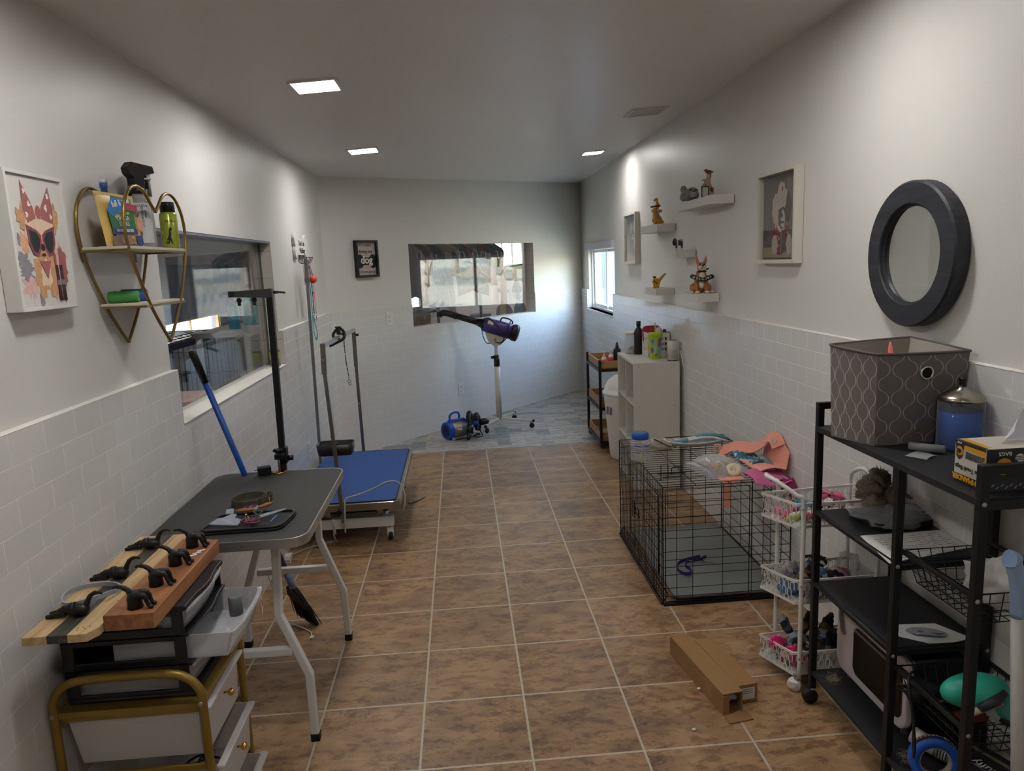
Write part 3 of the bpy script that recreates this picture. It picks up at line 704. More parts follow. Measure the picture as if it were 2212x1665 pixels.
for i, (x, y, h, k, lb) in enumerate([(17, 14.0, 3.0, 2, 'dark evergreen tree on the slope outside the right window'), (19.5, 8.9, 3.4, 1, 'olive leafy tree behind the bare ones outside'), (23, 7.2, 4, 2, 'broad evergreen tree at the top of the slope outside'), (24, 11.5, 4.5, 1, 'big leafy tree on the ridge outside'), (22, 16.5, 4.5, 2, 'far evergreen tree on the ridge outside'), (16, 19.0, 3.2, 1, 'leafy tree at the far right of the slope outside'), (28, 4, 4.5, 1, 'leafy tree at the near end of the ridge outside')]): tree(i+10, x, y, h, k, lb)
for i, (x, y, h, lb) in enumerate([(-7, 8.6, 3.2, 'sunlit leafy tree nearest the side room window'), (-8, 11.3, 3.4, 'second sunlit leafy tree beyond the side room window'), (-7.5, 14.5, 3.2, 'third sunlit leafy tree beyond the side room window'), (-11, 13, 5, 'tall leafy tree furthest from the side room window'), (-11, 18, 5, 'tall leafy tree at the end of the row beyond the side room'), (1, 17, 4, 'leafy tree straight behind the building')]): tree(i+30, x, y, h, 1, lb)
BRK = mat('red_brick_wall', '#a8573d', .85, var=.3, scale=14); ROOF = mat('dark_roof', '#4a4a50', .8)
h_ = thing('brick_outbuilding', 'low red brick outbuilding on the slope outside the right window', 'building', (13.5, 3.9, .1))
MB().bb((12, 2.6, -.3), (15, 5.2, 2.1)).build('wall', BRK, h_)
MB().prism([(-1.6, 2.05), (1.6, 2.05), (0, 2.9)], (13.5, 2.4, 0), (1, 0, 0), (0, 0, 1), -3.0).build('roof', ROOF, h_)
MB().bb((11.97, 3.5, .6), (12.0, 4.3, 1.5)).build('window', VINYL, h_)
fe = thing('picket_fence', 'low grey picket fence crossing the slope outside the right window', 'fence', (13, 10, 0))
m = MB()
for k in range(44): yy = 7.2+k*.22; m.bb((13.2, yy, .05), (13.23, yy+.08, 1.0))
m.bb((13.23, 7.1, .3), (13.26, 16.9, .38)); m.bb((13.23, 7.1, .75), (13.26, 16.9, .83)); m.build('pickets', mat('grey_fence_wood', '#a9a6a6', .8, var=.2), fe)
sw = thing('neighbour_shed', 'pale shed with upright siding close outside the right window', 'shed', (4.2, 9.5, -.3))
m = MB()
for k in range(19): m.bb((2.75+k*.16, 9.2, -.35), (2.75+k*.16+.145, 9.24, 2.7))
m.bb((2.72, 9.24, -.35), (5.8, 9.3, 2.7)); m.build('siding', mat('pale_siding', '#8798b8', .6, var=.05), sw)
MB().bb((2.72, 9.3, -.35), (5.8, 11.5, 2.6)).build('wall', mat('shed_wall', '#c5c9d0', .7), sw)
bb_ = thing('blue_clad_house', 'house with pale turquoise cladding seen through the far window of the back room', 'house', (2.5, 16, 0))
m = MB()
for k in range(16): m.bb((-1, 15, k*.3-.2), (8, 15.05+.02*(k % 2), k*.3+.08))
m.build('cladding', mat('turquoise_cladding', '#7fc3d2', .6, var=.1), bb_)
# unseen glowing panels, added to brighten the neighbouring rooms
FILL_GLOW = lamp_mat('added_fill_glow', 30.0, (1, .96, .9))
for i, (x, y, z, w, d, lb) in enumerate([(.5, 6.3, 2.58, .3, 1.2, 'long ceiling light panel over the clothes rail in the back room'), (1.3, 8.2, 2.58, .3, 1.2, 'long ceiling light panel at the far end of the back room'), (-1.7, 3.0, 2.58, .2, .6, 'ceiling light panel of the dim side room')]):
    q = thing('ceiling_light', lb, 'ceiling light', (x, y, z)); MB().bb((x-w/2, y-d/2, z), (x+w/2, y+d/2, z+.02)).build('diffuser', FILL_GLOW, q); MB().bb((x-w/2-.01, y-d/2-.01, z+.005), (x+w/2+.01, y+d/2+.01, z+.022)).build('housing', TRIM, q)
# ================================================================== LEFT SIDE OF THE ROOM
X3, Y3, Z3 = Vector((1, 0, 0)), Vector((0, 1, 0)), Vector((0, 0, 1))
# --- framed picture of a dressed-up small dog -------------------------------------------------
def flat(mb_list, parent):
    pass
class Art:
    """printed picture: thin raised shapes on a sheet; u,v are in metres on the sheet"""
    def __init__(s, o, x, y, parent, base='printed'): s.o, s.x, s.y, s.p, s.k = Vector(o), Vector(x), Vector(y), parent, 0; s.n = s.x.cross(s.y).normalized(); s.mb = MB(); s.mats = []
    def shape(s, outline, m):
        s.k += 1
        if m not in s.mats: s.mats.append(m)
        s.mb.mi = s.mats.index(m)
        s.mb.prism(outline, s.o+s.n*(.00008*s.k), s.x, s.y, .0002)
    def done(s, name): return s.mb.build(name, s.mats, s.p)
def blob(cx, cy, rx, ry, seed=0, amp=.15, n=26, rot=0, fr=3):
    o = []
    for i in range(n):
        a = 2*math.pi*i/n; f = 1+amp*noise.noise(Vector((math.cos(a)*fr, math.sin(a)*fr, seed*3.3)))*2
        x, y = rx*f*math.cos(a), ry*f*math.sin(a); o.append((cx+x*math.cos(rot)-y*math.sin(rot), cy+x*math.sin(rot)+y*math.cos(rot)))
    return o
FUR1 = mat('print_fur_tan', '#c99a72', .7, var=.35, scale=90); FUR2 = mat('print_fur_cream', '#e2c8ad', .7, var=.15, scale=90)
ROSE = mat('print_rose', '#a5625f', .6, var=.2, scale=70); ROSED = mat('print_glitter_rose', '#8d4a56', .5, var=.5, scale=250)
LENS = mat('print_dark_lens', '#20262a', .4, var=.3); GREYL = mat('print_grey_leaf', '#8e8a93', .7, var=.3, scale=60); PEACH = mat('print_peach', '#e0a888', .7, var=.25, scale=60)
BLUSH = mat('print_blush', '#dcb3ae', .7, var=.2, scale=60); WHITEI = mat('print_white', '#e6e2dc', .7); DKB = mat('print_dark_brown', '#33211f', .5)
def picture_left():
    q = thing('framed_picture', 'white-framed print of a small dog in big sunglasses and a pink bow', 'picture', (-.13, -.147, 1.481))
    y0, y1, z0, z1 = -.272, -.020, 1.481, 1.812; x0, x1 = XLU+.001, XLU+.040
    m = MB(); w = .009
    m.bb((x0, y0, z0), (x1, y0+w, z1)); m.bb((x0, y1-w, z0), (x1, y1, z1)); m.bb((x0, y0+w, z0), (x1, y1-w, z0+w)); m.bb((x0, y0+w, z1-w), (x1, y1-w, z1))
    m.build('picture_frame', TRIM, q, bevel=.001)
    MB().bb((x0, y0+w, z0+w), (x1-.006, y1-w, z1-w)).build('canvas', mat('canvas_white', '#d6d3ce', .8, var=.02), q)
    A = Art((x1-.0058, -.146, 1.646), (0, 1, 0), (0, 0, 1), q)   # u from -.11..+.11, v -.15..+.15
    s = A.shape
    s(blob(-.075, -.075, .035, .02, 1, .6), GREYL); s(blob(-.085, -.05, .03, .018, 2, .5), GREYL); s(blob(-.07, -.11, .028, .03, 3, .6), BLUSH); s(blob(-.03, -.135, .01, .022, 4, .3), GREYL)
    s(blob(-.075, -.005, .018, .02, 5, .5), PEACH); s(blob(-.06, .01, .012, .013, 6, .4), PEACH); s(blob(-.095, .005, .006, .016, 7), GREYL)
    s(blob(.07, -.035, .038, .032, 8, .5), BLUSH); s(blob(.055, -.1, .03, .04, 9, .4), BLUSH); s(blob(.08, -.06, .02, .05, 19, .3), ROSE)
    s(blob(0, -.065, .05, .05, 10, .18, fr=6), FUR1); s([(-.035, -.07), (-.005, -.08), (-.01, -.135), (-.03, -.137), (-.037, -.125)], FUR1); s([(.008, -.08), (.035, -.07), (.043, -.128), (.03, -.135), (.01, -.132)], FUR1)
    s(blob(0, -.08, .022, .03, 11, .3, fr=6), FUR2)
    s(blob(-.062, .058, .025, .035, 12, .3, fr=7), FUR1); s(blob(.066, .06, .02, .035, 13, .3, fr=7), FUR1)
    s(blob(0, .03, .066, .055, 14, .12, fr=7), FUR2); s(blob(.005, -.012, .032, .022, 15, .15, fr=7), FUR1)
    s([(-.06, .145), (-.02, .085), (-.012, .058), (-.05, .045), (-.062, .075)], ROSE); s([(.058, .14), (.014, .085), (.01, .058), (.045, .05), (.062, .048), (.068, .085)], ROSE); s(blob(0, .073, .013, .017, 16, .1), ROSE)
    for (a, b, r) in ((-.05, .12, .006), (-.035, .09, .006), (-.05, .065, .007), (.05, .115, .006), (.035, .085, .007), (.055, .065, .006)): s(blob(a, b, r, r, a*99, .5, 12), WHITEI)
    for sx in (-1, 1):
        s([(sx*.062, .042), (sx*.02, .03), (sx*.002, .018), (sx*.004, -.01), (sx*.022, -.034), (sx*.042, -.03), (sx*.058, -.002)], ROSED)
        s([(sx*.052, .03), (sx*.022, .024), (sx*.01, .01), (sx*.014, -.012), (sx*.026, -.026), (sx*.04, -.022), (sx*.05, .0)], LENS)
    s(blob(0, -.012, .008, .009, 17, .1, 12), DKB); s(blob(0, -.03, .009, .004, 18, .1, 12), DKB)
    s([(-.022, -.045), (.026, -.045), (.004, -.088)], ROSE)
    s([(.043, -.055), (.05, -.055), (.052, -.03), (.046, -.02), (.043, -.032)], ROSE)
    for u in (.043, .063): s([(u, -.145), (u+.016, -.145), (u+.012, -.055), (u+.001, -.055)], DKB); s([(u, -.105), (u+.014, -.105), (u+.014, -.092), (u, -.092)], GREYL)
    A.done('print')
picture_left()

# --- heart-shaped wire shelf --------------------------------------------------------------------
GOLDW = mat('antique_gold_wire', '#8e7746', .35, .85, var=.1)
WOODW = mat('whitewashed_wood', '#cfc8ba', .6, var=.08, stretch=(1, .1, 1), scale=60)
def heart_shelf():
    q = thing('heart_shelf', 'gold wire heart-shaped wall shelf with two whitewashed boards', 'shelf', (XLU, .285, 1.35))
    pr = [(0, -.368), (-.055, -.29), (-.125, -.17), (-.19, -.02), (-.228, .10), (-.237, .20), (-.225, .28), (-.19, .345), (-.155, .373), (-.115, .380), (-.07, .36), (-.03, .31), (0, .275)]
    prof = [(y, z) for y, z in pr]
    full = prof+[(-y, z) for y, z in reversed(prof[1:-1])]
    def ring(x, dy, r, nm):
        a = smoothpts([(x, .285+dy+y*.95, 1.352+(z+.368)*.612) for y, z in prof], 4); b = smoothpts([(x, .285+dy-y*.95, 1.352+(z+.368)*.612) for y, z in prof], 4)
        m = MB(); m.tube(a, r, 8); m.tube(b, r, 8); m.build(nm, GOLDW, q)
    ring(0.0, 0, .005, 'front_wire'); ring(XLU+.012, .022, .005, 'back_wire')
    for z, y0, y1, y2, y3, nm in ((1.632, .062, .508, .088, .52, 'upper'), (1.470, .135, .437, .16, .452, 'lower')):
        m = MB(); m.hexa([(0, y0, z), (0, y1, z), (XLU+.012, y3, z), (XLU+.012, y2, z), (0, y0, z+.008), (0, y1, z+.008), (XLU+.012, y3, z+.008), (XLU+.012, y2, z+.008)]); m.build('shelf_board', WOODW, q, bevel=.001)
        m = MB(); m.tube([(0, y0, z-.003), (0, y1, z-.003)], .003, 4, flat=(2, 2)); m.tube([(XLU+.012, y2, z-.003), (XLU+.012, y3, z-.003)], .003, 4, flat=(2, 2)); m.tube([(0, y0, z-.003), (XLU+.012, y2, z-.003)], .003, 4, flat=(2, 2)); m.tube([(0, y1, z-.003), (XLU+.012, y3, z-.003)], .003, 4, flat=(2, 2)); m.build('shelf_rail', GOLDW, q)
    for y in (.115, .44): MB().bb((XLU, y-.004, 1.60), (XLU+.014, y+.004, 1.632)).build('bracket', SCREW, q, bevel=.001)
heart_shelf()
# treat bag
def treat_bag():
    zb = 1.640; q = thing('treat_bag', 'yellow and green bag of salmon dog treat sticks with a red sale sticker', 'treat bag', (-.07, .19, zb))
    YB = mat('bag_yellow', '#cfae62', .35, var=.06); o = Vector((-.052, .178, zb)); x = Vector((.10, 1, 0)).normalized(); y = Vector((-.12, 0, 1)).normalized(); n = x.cross(y).normalized()
    W, H = .20, .145
    def face(sg):
        def fn(a, b): u = (a-.5)*W; v = b*H; t = .016*math.sin(math.pi*a)**.6*(1-b)**.7 * sg; return o+x*u+y*v+n*t
        return fn
    m = MB(); m.surf(face(1), 14, 10); m.surf(face(-1), 14, 10); m.build('pouch', YB, q)
    m = MB(); m.box(o+y*(H+.004)-n*.001, (W, .002, .010), Matrix((x, -n, y)).transposed()); m.build('seal', YB, q)
    A = Art(o+n*.0168, x, y, q)
    Gn = mat('bag_green', '#1f6a45', .4, var=.1); Bl = mat('bag_blue', '#1f6fae', .4, var=.1); Nv = mat('bag_navy', '#1d2f72', .4); Yl = mat('bag_label_yellow', '#c9c45a', .4); Rd = mat('sticker_red', '#c32444', .5)
    A.shape([(-.078, .048), (.048, .052), (.052, .138), (-.05, .142), (-.06, .12), (-.08, .1)], Gn)
    A.shape([(-.085, .098), (-.05, .135), (.05, .138), (.045, .104), (0, .108), (-.06, .082)], Bl)
    A.shape([(-.052, .084), (-.02, .098), (.028, .100), (.027, .093), (-.018, .090), (-.05, .076)], Yl)
    A.shape([(-.08, .048), (.05, .052), (.05, .036), (-.08, .033)], Nv)
    A.shape(blob(-.06, .012, .03, .022, 3, .3), mat('bag_dog_print', '#6d5850', .6, var=.5, scale=60)); A.shape(blob(-.008, .014, .034, .016, 4, .2), mat('bag_stick_print', '#8a6a44', .6, var=.5, scale=70))
    A.shape(blob(.075, .068, .018, .022, 6, .2), mat('bag_pink_print', '#cf9a80', .6, var=.3, scale=50))
    A.shape([(.035, .032), (.07, .032), (.07, .008), (.053, -.002), (.036, .008)], Nv)
    A.shape([(.012, .126), (.078, .122), (.078, .104), (.012, .107)], Rd)
    A.shape([(.0, .132), (.04, .138), (.04, .127), (.012, .127)], WHITEI)
    A.done('print')
    L = lambda s, sz, u, v, m_, rot=0: text(s, sz, o+n*.0188+x*u+y*v, (x*math.cos(rot)+y*math.sin(rot)), (y*math.cos(rot)-x*math.sin(rot)), m_, q)
    L('full li', .026, -.032, .112, WHITEI, .18); L('GRAIN-FREE', .0085, -.012, .0915, Nv, .12); L('OMEGA', .019, -.014, .073, WHITEI, .06); L('STICKS', .017, -.014, .058, WHITEI, .05); L('SALMON RECIPE', .0125, -.017, .040, WHITEI, .03)
    L('Treat Your Dog to a Full Life', .006, -.01, .002, Nv, .0)
treat_bag()
single(crumple(3, (-.105, .30, 1.69), (.03, .035, .055), amp=.1, R=rotz(.1)), 'treat_bag', mat('bag_yellow2', '#c9a85c', .4, var=.3, scale=30), 'plain yellow pouch standing behind the salmon treat bag', 'treat bag')
q = thing('marker_pen', 'blue-capped tube sticking up behind the treat bag', 'tube', (-.12, .235, 1.64))
MB().lathe([(.009, 0), (.009, .175), (.011, .176), (.011, .19)], (-.12, .235, 1.64), n=14).build('tube', mat('tube_blue', '#3d5aa0', .3), q); MB().lathe([(.011, .19), (.011, .2)], (-.12, .235, 1.64), n=14).build('cap', WHITEP, q)
CLEARB = clearplastic('clear_bottle', (.93, .94, .94), .18, .1, (.7, .72, .74))
def trigger(q, c, s, mat_, R):
    c = Vector(c); P = lambda a, b, d: c+R @ Vector((a, b, d))*s
    m = MB(); m.prism([(-.055, .04), (-.05, .056), (.02, .06), (.035, .045), (.03, .03), (.018, .022), (.016, 0), (-.016, 0), (-.018, .03), (-.03, .034)], P(0, -.011, 0), R @ Vector((1, 0, 0))*s, R @ Vector((0, 0, 1))*s, -.022*s)
    m.build('trigger_head', mat_, q, bevel=.002)
    m = MB(); m.tube([P(-.028, 0, .036), P(-.036, 0, .018), P(-.034, 0, .0)], .0045*s, 8); m.build('trigger', mat_, q)
    MB().cyl(P(0, 0, -.014), P(0, 0, 0), .015*s, n=16).build('collar', mat_, q)
def spray_bottle(name, label, c, r, h, body, head, R, s=1.0, lab=None, sxy=1):
    q = thing(name, label, 'spray bottle', c)
    MB().lathe([(r*.94, 0), (r, .006), (r, h*.80), (r*.85, h*.90), (r*.42, h*.97), (r*.40, h)], c, n=24, sx=1, sy=sxy).build('bottle', body, q)
    trigger(q, (c[0], c[1], c[2]+h+.014*s), s, head, R)
    return q
sb = spray_bottle('spray_bottle', 'clear refresher spray bottle with a black trigger beside the treat bag', (-.062, .325, 1.640), .039, .165, CLEARB, BLACKP, rotz(-1.9), 1.25)
def curved_label(q, c, r, a0, a1, z0, z1, m_, nm='label', n=10):
    m = MB(); m.surf(lambda a, b: Vector((c[0]+r*math.cos(a0+(a1-a0)*a), c[1]+r*math.sin(a0+(a1-a0)*a), z0+(z1-z0)*b)), n, 1); return m.build(nm, m_, q)
FR = -1.15   # direction from the shelf towards the room end (facing the camera)
curved_label(sb, (-.062, .325), .0395, FR-1.0, FR+.9, 1.655, 1.775, mat('label_pale', '#c6c7c8', .5, var=.02))
def vtext(s_, sz, c, r, a, z, m_, q): t = Vector((-math.sin(a), math.cos(a), 0)); nn = Vector((math.cos(a), math.sin(a), 0)); return text(s_, sz, Vector((c[0], c[1], z))+nn*r, (0, 0, 1), -t, m_, q)
vtext('OATMEAL AND', .0155, (-.062, .325), .0402, FR-.55, 1.700, INK, sb); vtext('TEA TREE OIL', .0155, (-.062, .325), .0402, FR-.12, 1.700, INK, sb)
vtext('DOG REFRESHER', .0085, (-.062, .325), .0402, FR+.2, 1.735, INK, sb); vtext('SPRAY', .0085, (-.062, .325), .0402, FR+.42, 1.742, INK, sb)
def htext(s_, sz, c, r, a, z, m_, q): t = Vector((-math.sin(a), math.cos(a), 0)); nn = Vector((math.cos(a), math.sin(a), 0)); return text(s_, sz, Vector((c[0], c[1], z))+nn*r, t, (0, 0, 1), m_, q)
htext('Good Dog', .010, (-.062, .325), .0403, FR, 1.764, INK, sb)
wb = spray_bottle('spray_bottle', 'white slim spray bottle with a white trigger behind the refresher bottle', (-.088, .405, 1.640), .027, .150, WHITEP, WHITEP, rotz(2.4), 1.15)
curved_label(wb, (-.088, .405), .0274, FR-1, FR+1, 1.66, 1.76, mat('label_white', '#d3d3d2', .5)); 
for k in range(9): curved_label(wb, (-.088, .405), .0277, FR+.25, FR+.65, 1.665+k*.004, 1.667+k*.004, INK, 'barcode_bar', 3)
cn = thing('spray_can', 'tall spray can with a ribbed silver cap at the back of the heart shelf', 'spray can', (-.108, .455, 1.640))
MB().lathe([(.032, 0), (.033, .004), (.033, .17), (.03, .176)], (-.108, .455, 1.64), n=24).build('can_body', mat('can_beige', '#b99a6a', .35, .2), cn)
MB().lathe([(.036, .17), (.035, .236), (.03, .242)], (-.108, .455, 1.64), n=24).build('cap', mat('silver_cap', '#9a9b9c', .3, .6), cn)
curved_label(cn, (-.108, .455), .0334, FR-1.2, FR+1.2, 1.70, 1.79, mat('can_label', '#a9adb8', .4)); htext('Natural', .018, (-.108, .455), .0338, FR-.3, 1.735, mat('ink_blue', '#2b4a9a', .5), cn)
gb = thing('shampoo_bottle', 'lime green bottle with a black cap and a sitting dog silhouette', 'bottle', (-.022, .440, 1.640))
MB().lathe([(.026, 0), (.027, .004), (.027, .108), (.022, .116)], (-.022, .440, 1.64), n=24).build('bottle', mat('lime_bottle', '#97a23c', .28, .25, var=.05), gb)
MB().lathe([(.0225, .114), (.0225, .146), (.021, .148)], (-.022, .440, 1.64), n=24).build('cap', BLACKP, gb)
# silhouette of a sitting dog, wrapped on the bottle
def wrapshape(outl, c, r, a, z, m_, q, nm):
    vs = [(c[0]+r*math.cos(a+u/r), c[1]+r*math.sin(a+u/r), z+v) for u, v in outl]; mb = MB(); mb.add(vs, [list(range(len(vs)))], False); mb.build(nm, m_, q, solid=.0003)
SIT = [(-.5, 0), (-.62, .1), (-.5, .35), (-.3, .6), (-.12, .85), (-.1, 1.15), (-.05, 1.4), (.1, 1.6), (.25, 1.62), (.38, 1.5), (.3, 1.35), (.18, 1.3), (.2, 1.0), (.15, .6), (.3, .1), (.42, 0), (.15, .02), (0, .35), (-.12, .1), (-.1, 0)]
wrapshape([(u*.022, v*.032) for u, v in SIT], (-.022, .44), .0274, FR-.1, 1.655, INK, gb, 'dog_silhouette')
htext('PAW+', .012, (-.022, .44), .0275, FR+.1, 1.722, INK, gb)
# rolls of bags on the lower board
def bagroll(name, label, a, b, r, m_, paw=None):
    q = thing(name, label, 'bag roll', ((a[0]+b[0])/2, (a[1]+b[1])/2, 1.478)); a, b = Vector(a), Vector(b); d = (b-a).normalized()
    MB().tube([a, a+d*.003, b-d*.003, b], [r*.85, r, r, r*.85], 18).build('roll', m_, q)
    MB().tube([a-d*.001, b+d*.001], r*.3, 10).build('core', INKG, q)
    if paw:
        for k in range(7):
            t = a+(b-a)*(.12+.125*k); ang = .7+.9*(k % 2)
            nn = Vector((0, -math.sin(.3), 0)); up = Vector((0, 0, 1)); side = d.cross(up).normalized()*-1
            p = t+(side*math.cos(ang)+up*math.sin(ang))*r
            MB().ell(p, (.004, .004, .0012)).build('paw_print', INK, q)
bagroll('bag_roll', 'green roll of waste bags with black paw prints on the heart shelf', (-.125, .185, 1.4955), (-.045, .205, 1.4955), .0175, mat('bag_roll_green', '#3f8f3f', .45, var=.1), True)
bagroll('bag_roll', 'blue roll of waste bags lying behind the green one', (-.125, .268, 1.4975), (-.055, .292, 1.4975), .0195, mat('bag_roll_blue', '#1f56a8', .45, var=.1))

# --- bone sign with hooks and leashes ------------------------------------------------------------
def bone(w, h, r):
    o = circ(r, 9, w/2-r*.35, h/2-r*.1, a0=math.radians(-70), a1=math.radians(165), end=True)
    o += circ(r, 9, -w/2+r*.35, h/2-r*.1, a0=math.radians(15), a1=math.radians(250), end=True)
    o += circ(r, 9, -w/2+r*.35, -h/2+r*.1, a0=math.radians(110), a1=math.radians(345), end=True)
    o += circ(r, 9, w/2-r*.35, -h/2+r*.1, a0=math.radians(195), a1=math.radians(430), end=True)
    return o
sg = thing('bone_sign', 'white bone-shaped wall sign with lettering and wire hooks near the corner', 'sign', (XLU, 2.99, 1.63))
MB().prism(bone(.34, .085, .044), (XLU+.001, 2.985, 1.712), (0, 1, 0), (0, 0, 1), .02).build('bone_board', mat('sign_white', '#dedbd3', .5, var=.03), sg, bevel=.002)
MB().bb((XLU+.001, 2.87, 1.655), (XLU+.02, 3.10, 1.70)).build('lower_board', mat('sign_white', '#dedbd3', .5), sg)
text("Don't mi", .05, (XLU+.022, 2.985, 1.715), (0, 1, 0), (0, 0, 1), INK, sg); text('Walking', .05, (XLU+.022, 2.995, 1.668), (0, 1, 0), (0, 0, 1), INK, sg)
hk = [2.845, 2.89, 2.935, 2.98, 3.025]
for y in hk:
    MB().tube(smoothpts([(XLU+.022, y, 1.655), (XLU+.024, y, 1.612), (XLU+.045, y, 1.596), (XLU+.068, y, 1.608), (XLU+.078, y, 1.634)], 4), .002, 6).ell((XLU+.078, y, 1.636), .004).build('hook', BLACKM, sg)
TEAL = mat('teal_webbing', '#1f7f8e', .7, var=.1, scale=120); PINK = mat('pink_webbing', '#e0688c', .7, var=.1, scale=120)
def strap(pts, w, m_, q, nm='strap', t=.1, up=None): MB().tube(pts, w, 4, flat=(1, t), up=up).build(nm, m_, q)
def m_pattern(name, bgc, fgc, sc=90):
    if name in _M: return _M[name]
    m, n, l, b = nodes(name); tc = n.new('ShaderNodeTexCoord'); vz = n.new('ShaderNodeTexVoronoi'); vz.inputs['Scale'].default_value = sc; l.new(tc.outputs['Object'], vz.inputs['Vector'])
    r = ramp(n, [(.28, fgc), (.34, bgc)], 'CONSTANT'); l.new(vz.outputs['Distance'], r.inputs[0]); l.new(r.outputs[0], b.inputs['Base Color']); b.inputs['Roughness'].default_value = .75
    _M[name] = m; return m
BWPAT = m_pattern('black_webbing_white_bones', '#141416', '#cfcdc8', 75)
def leash(name, label, y, x, z0, z1, m_, w, clasp, grp=None, dx=0):
    q = thing(name, label, 'leash', (x, y, z0))
    P = smoothpts([(x, y, z0+.01), (x+.004, y+.006, z0-.1), (x+.006+dx*.5, y+.012, (z0+z1)/2), (x+.005+dx, y+.016, z1)], 5)
    strap(P, w, m_, q, up=(1, 0, 0))
    if clasp:
        MB().torus((x+.005+dx, y+.016, z1-.01), (1, 0, 0), .010, .0022, 16, 6).tube([(x+.005+dx, y+.016, z1-.02), (x+.005+dx, y+.016, z1-.045)], .004, 8).torus((x+.005+dx, y+.02, z1-.056), (1, 0, 0), .010, .0025, 16, 6).build('clasp', CHROME, q)
    return q
ql = leash('dog_leash', 'teal leash with a hand loop, longest of those hanging from the bone sign', 2.89, XLU+.066, 1.60, 1.24, TEAL, .020, False)
strap(smoothpts([(XLU+.07, 2.905, 1.25), (XLU+.072, 2.895, 1.17), (XLU+.078, 2.900, 1.105), (XLU+.083, 2.925, 1.095), (XLU+.085, 2.945, 1.12), (XLU+.08, 2.935, 1.18), (XLU+.072, 2.91, 1.25)], 4), .018, TEAL, ql, 'hand_loop', up=(1, 0, 0))
leash('dog_leash', 'black leash with small white bone pattern hanging from the bone sign', 2.938, XLU+.068, 1.60, 1.262, BWPAT, .024, True)
lp = leash('dog_leash', 'pink leash with a metal clasp hanging nearest the corner', 2.99, XLU+.066, 1.60, 1.275, PINK, .020, True, dx=.004)
MB().box((XLU+.072, 3.0, 1.40), (.006, .026, .008)).box((XLU+.072, 3.0, 1.37), (.006, .026, .004)).build('slider', BLACKP, lp)
lb = thing('ball_toy', 'red rubber ball on a loop hanging among the leashes', 'toy ball', (XLU+.082, 2.93, 1.47))
MB().ell((XLU+.092, 2.915, 1.492), .026, n=20, k=12).build('ball', mat('red_rubber', '#d8433f', .5), lb); MB().tube([(XLU+.092, 2.915, 1.518), (XLU+.08, 2.93, 1.56), (XLU+.07, 2.938, 1.60)], .004, 6).build('cord', mat('grey_cord', '#8d8b88', .8), lb)
lc = thing('dog_leash', 'short coral strap at the left end of the bone sign hooks', 'leash', (XLU+.06, 2.845, 1.5))
strap([(XLU+.05, 2.846, 1.602), (XLU+.05, 2.848, 1.55), (XLU+.052, 2.85, 1.50), (XLU+.05, 2.855, 1.46)], .02, mat('coral_webbing', '#d98a80', .7), lc, up=(1, 0, 0))
gp = thing('telescopic_pole', 'tall grey telescopic pole standing against the left wall by the hanging leashes', 'pole', (-.072, 2.80, 0))
GREYP = mat('grey_pole_metal', '#73777a', .4, .5, var=.06)
MB().bar((-.072, 2.80, 1.502), (-.068, 2.80, 1.625), .026, .02, up=(0, 1, 0)).build('upper_tube', GREYP, gp, bevel=.003)
MB().bar((-.090, 2.80, 0), (-.072, 2.80, 1.505), .019, .016, up=(0, 1, 0)).build('lower_tube', GREYP, gp, bevel=.002)
MB().box((-.072, 2.80, 1.49), (.03, .024, .03)).build('clamp_collar', mat('grey_collar', '#5f6366', .5), gp, bevel=.003)
# quote plaque on the back wall
ub = lambda x, y: (Vector((x, y, 0))-PB).dot(UB)
fq = thing('quote_plaque', 'black-framed plaque with a dog quote on a bone shape, on the back wall', 'plaque', bpt(ub(.157, 4.163), 1.476, -.01))
uc = ub(.157, 4.163)
def bbx(u0, u1, z0, z1, d0, d1, mb): mb.hexa([bpt(u0, z0, d0), bpt(u1, z0, d0), bpt(u1, z0, d1), bpt(u0, z0, d1), bpt(u0, z1, d0), bpt(u1, z1, d0), bpt(u1, z1, d1), bpt(u0, z1, d1)])
m = MB(); h0, h1 = 1.476, 1.779; w2_, wf = .118, .018
for a in ((uc-w2_, uc-w2_+wf, h0, h1), (uc+w2_-wf, uc+w2_, h0, h1), (uc-w2_+wf, uc+w2_-wf, h0, h0+wf), (uc-w2_+wf, uc+w2_-wf, h1-wf, h1)): bbx(*a, -.032, .005, m)
m.build('plaque_frame', mat('black_wood_frame', '#16171b', .5), fq, bevel=.0015)
m = MB(); bbx(uc-w2_+wf, uc+w2_-wf, h0+wf, h1-wf, -.008, .004, m)
bb2 = m.build('board', mat('plaque_greige', '#b6aaa0', .7, var=.08, stretch=(.2, .2, 1), scale=60), fq)
m = MB()
for z in (1.715, 1.655, 1.555): bbx(uc-w2_+wf, uc+w2_-wf, z, z+.0012, -.0084, -.007, m)
m.build('board_joint', INKG, fq)
NR = -NB
MB().prism(bone(.165, .05, .036), bpt(uc, 1.607, -.009), UB, Z3, .002).build('bone_shape', INK, fq)
def ptext(s_, sz, du, z, m_, d=.0095, **k): text(s_, sz, bpt(uc+du, z, -d), UB, Z3, m_, fq, **k)
ptext("If I can't", .042, -.005, 1.730, INK); ptext('bring my', .040, 0, 1.675, INK); ptext('dog', .085, 0, 1.590, WHITEI, .0125, bold=.002, depth=.001); ptext("I'm not going", .030, .005, 1.512, INK)
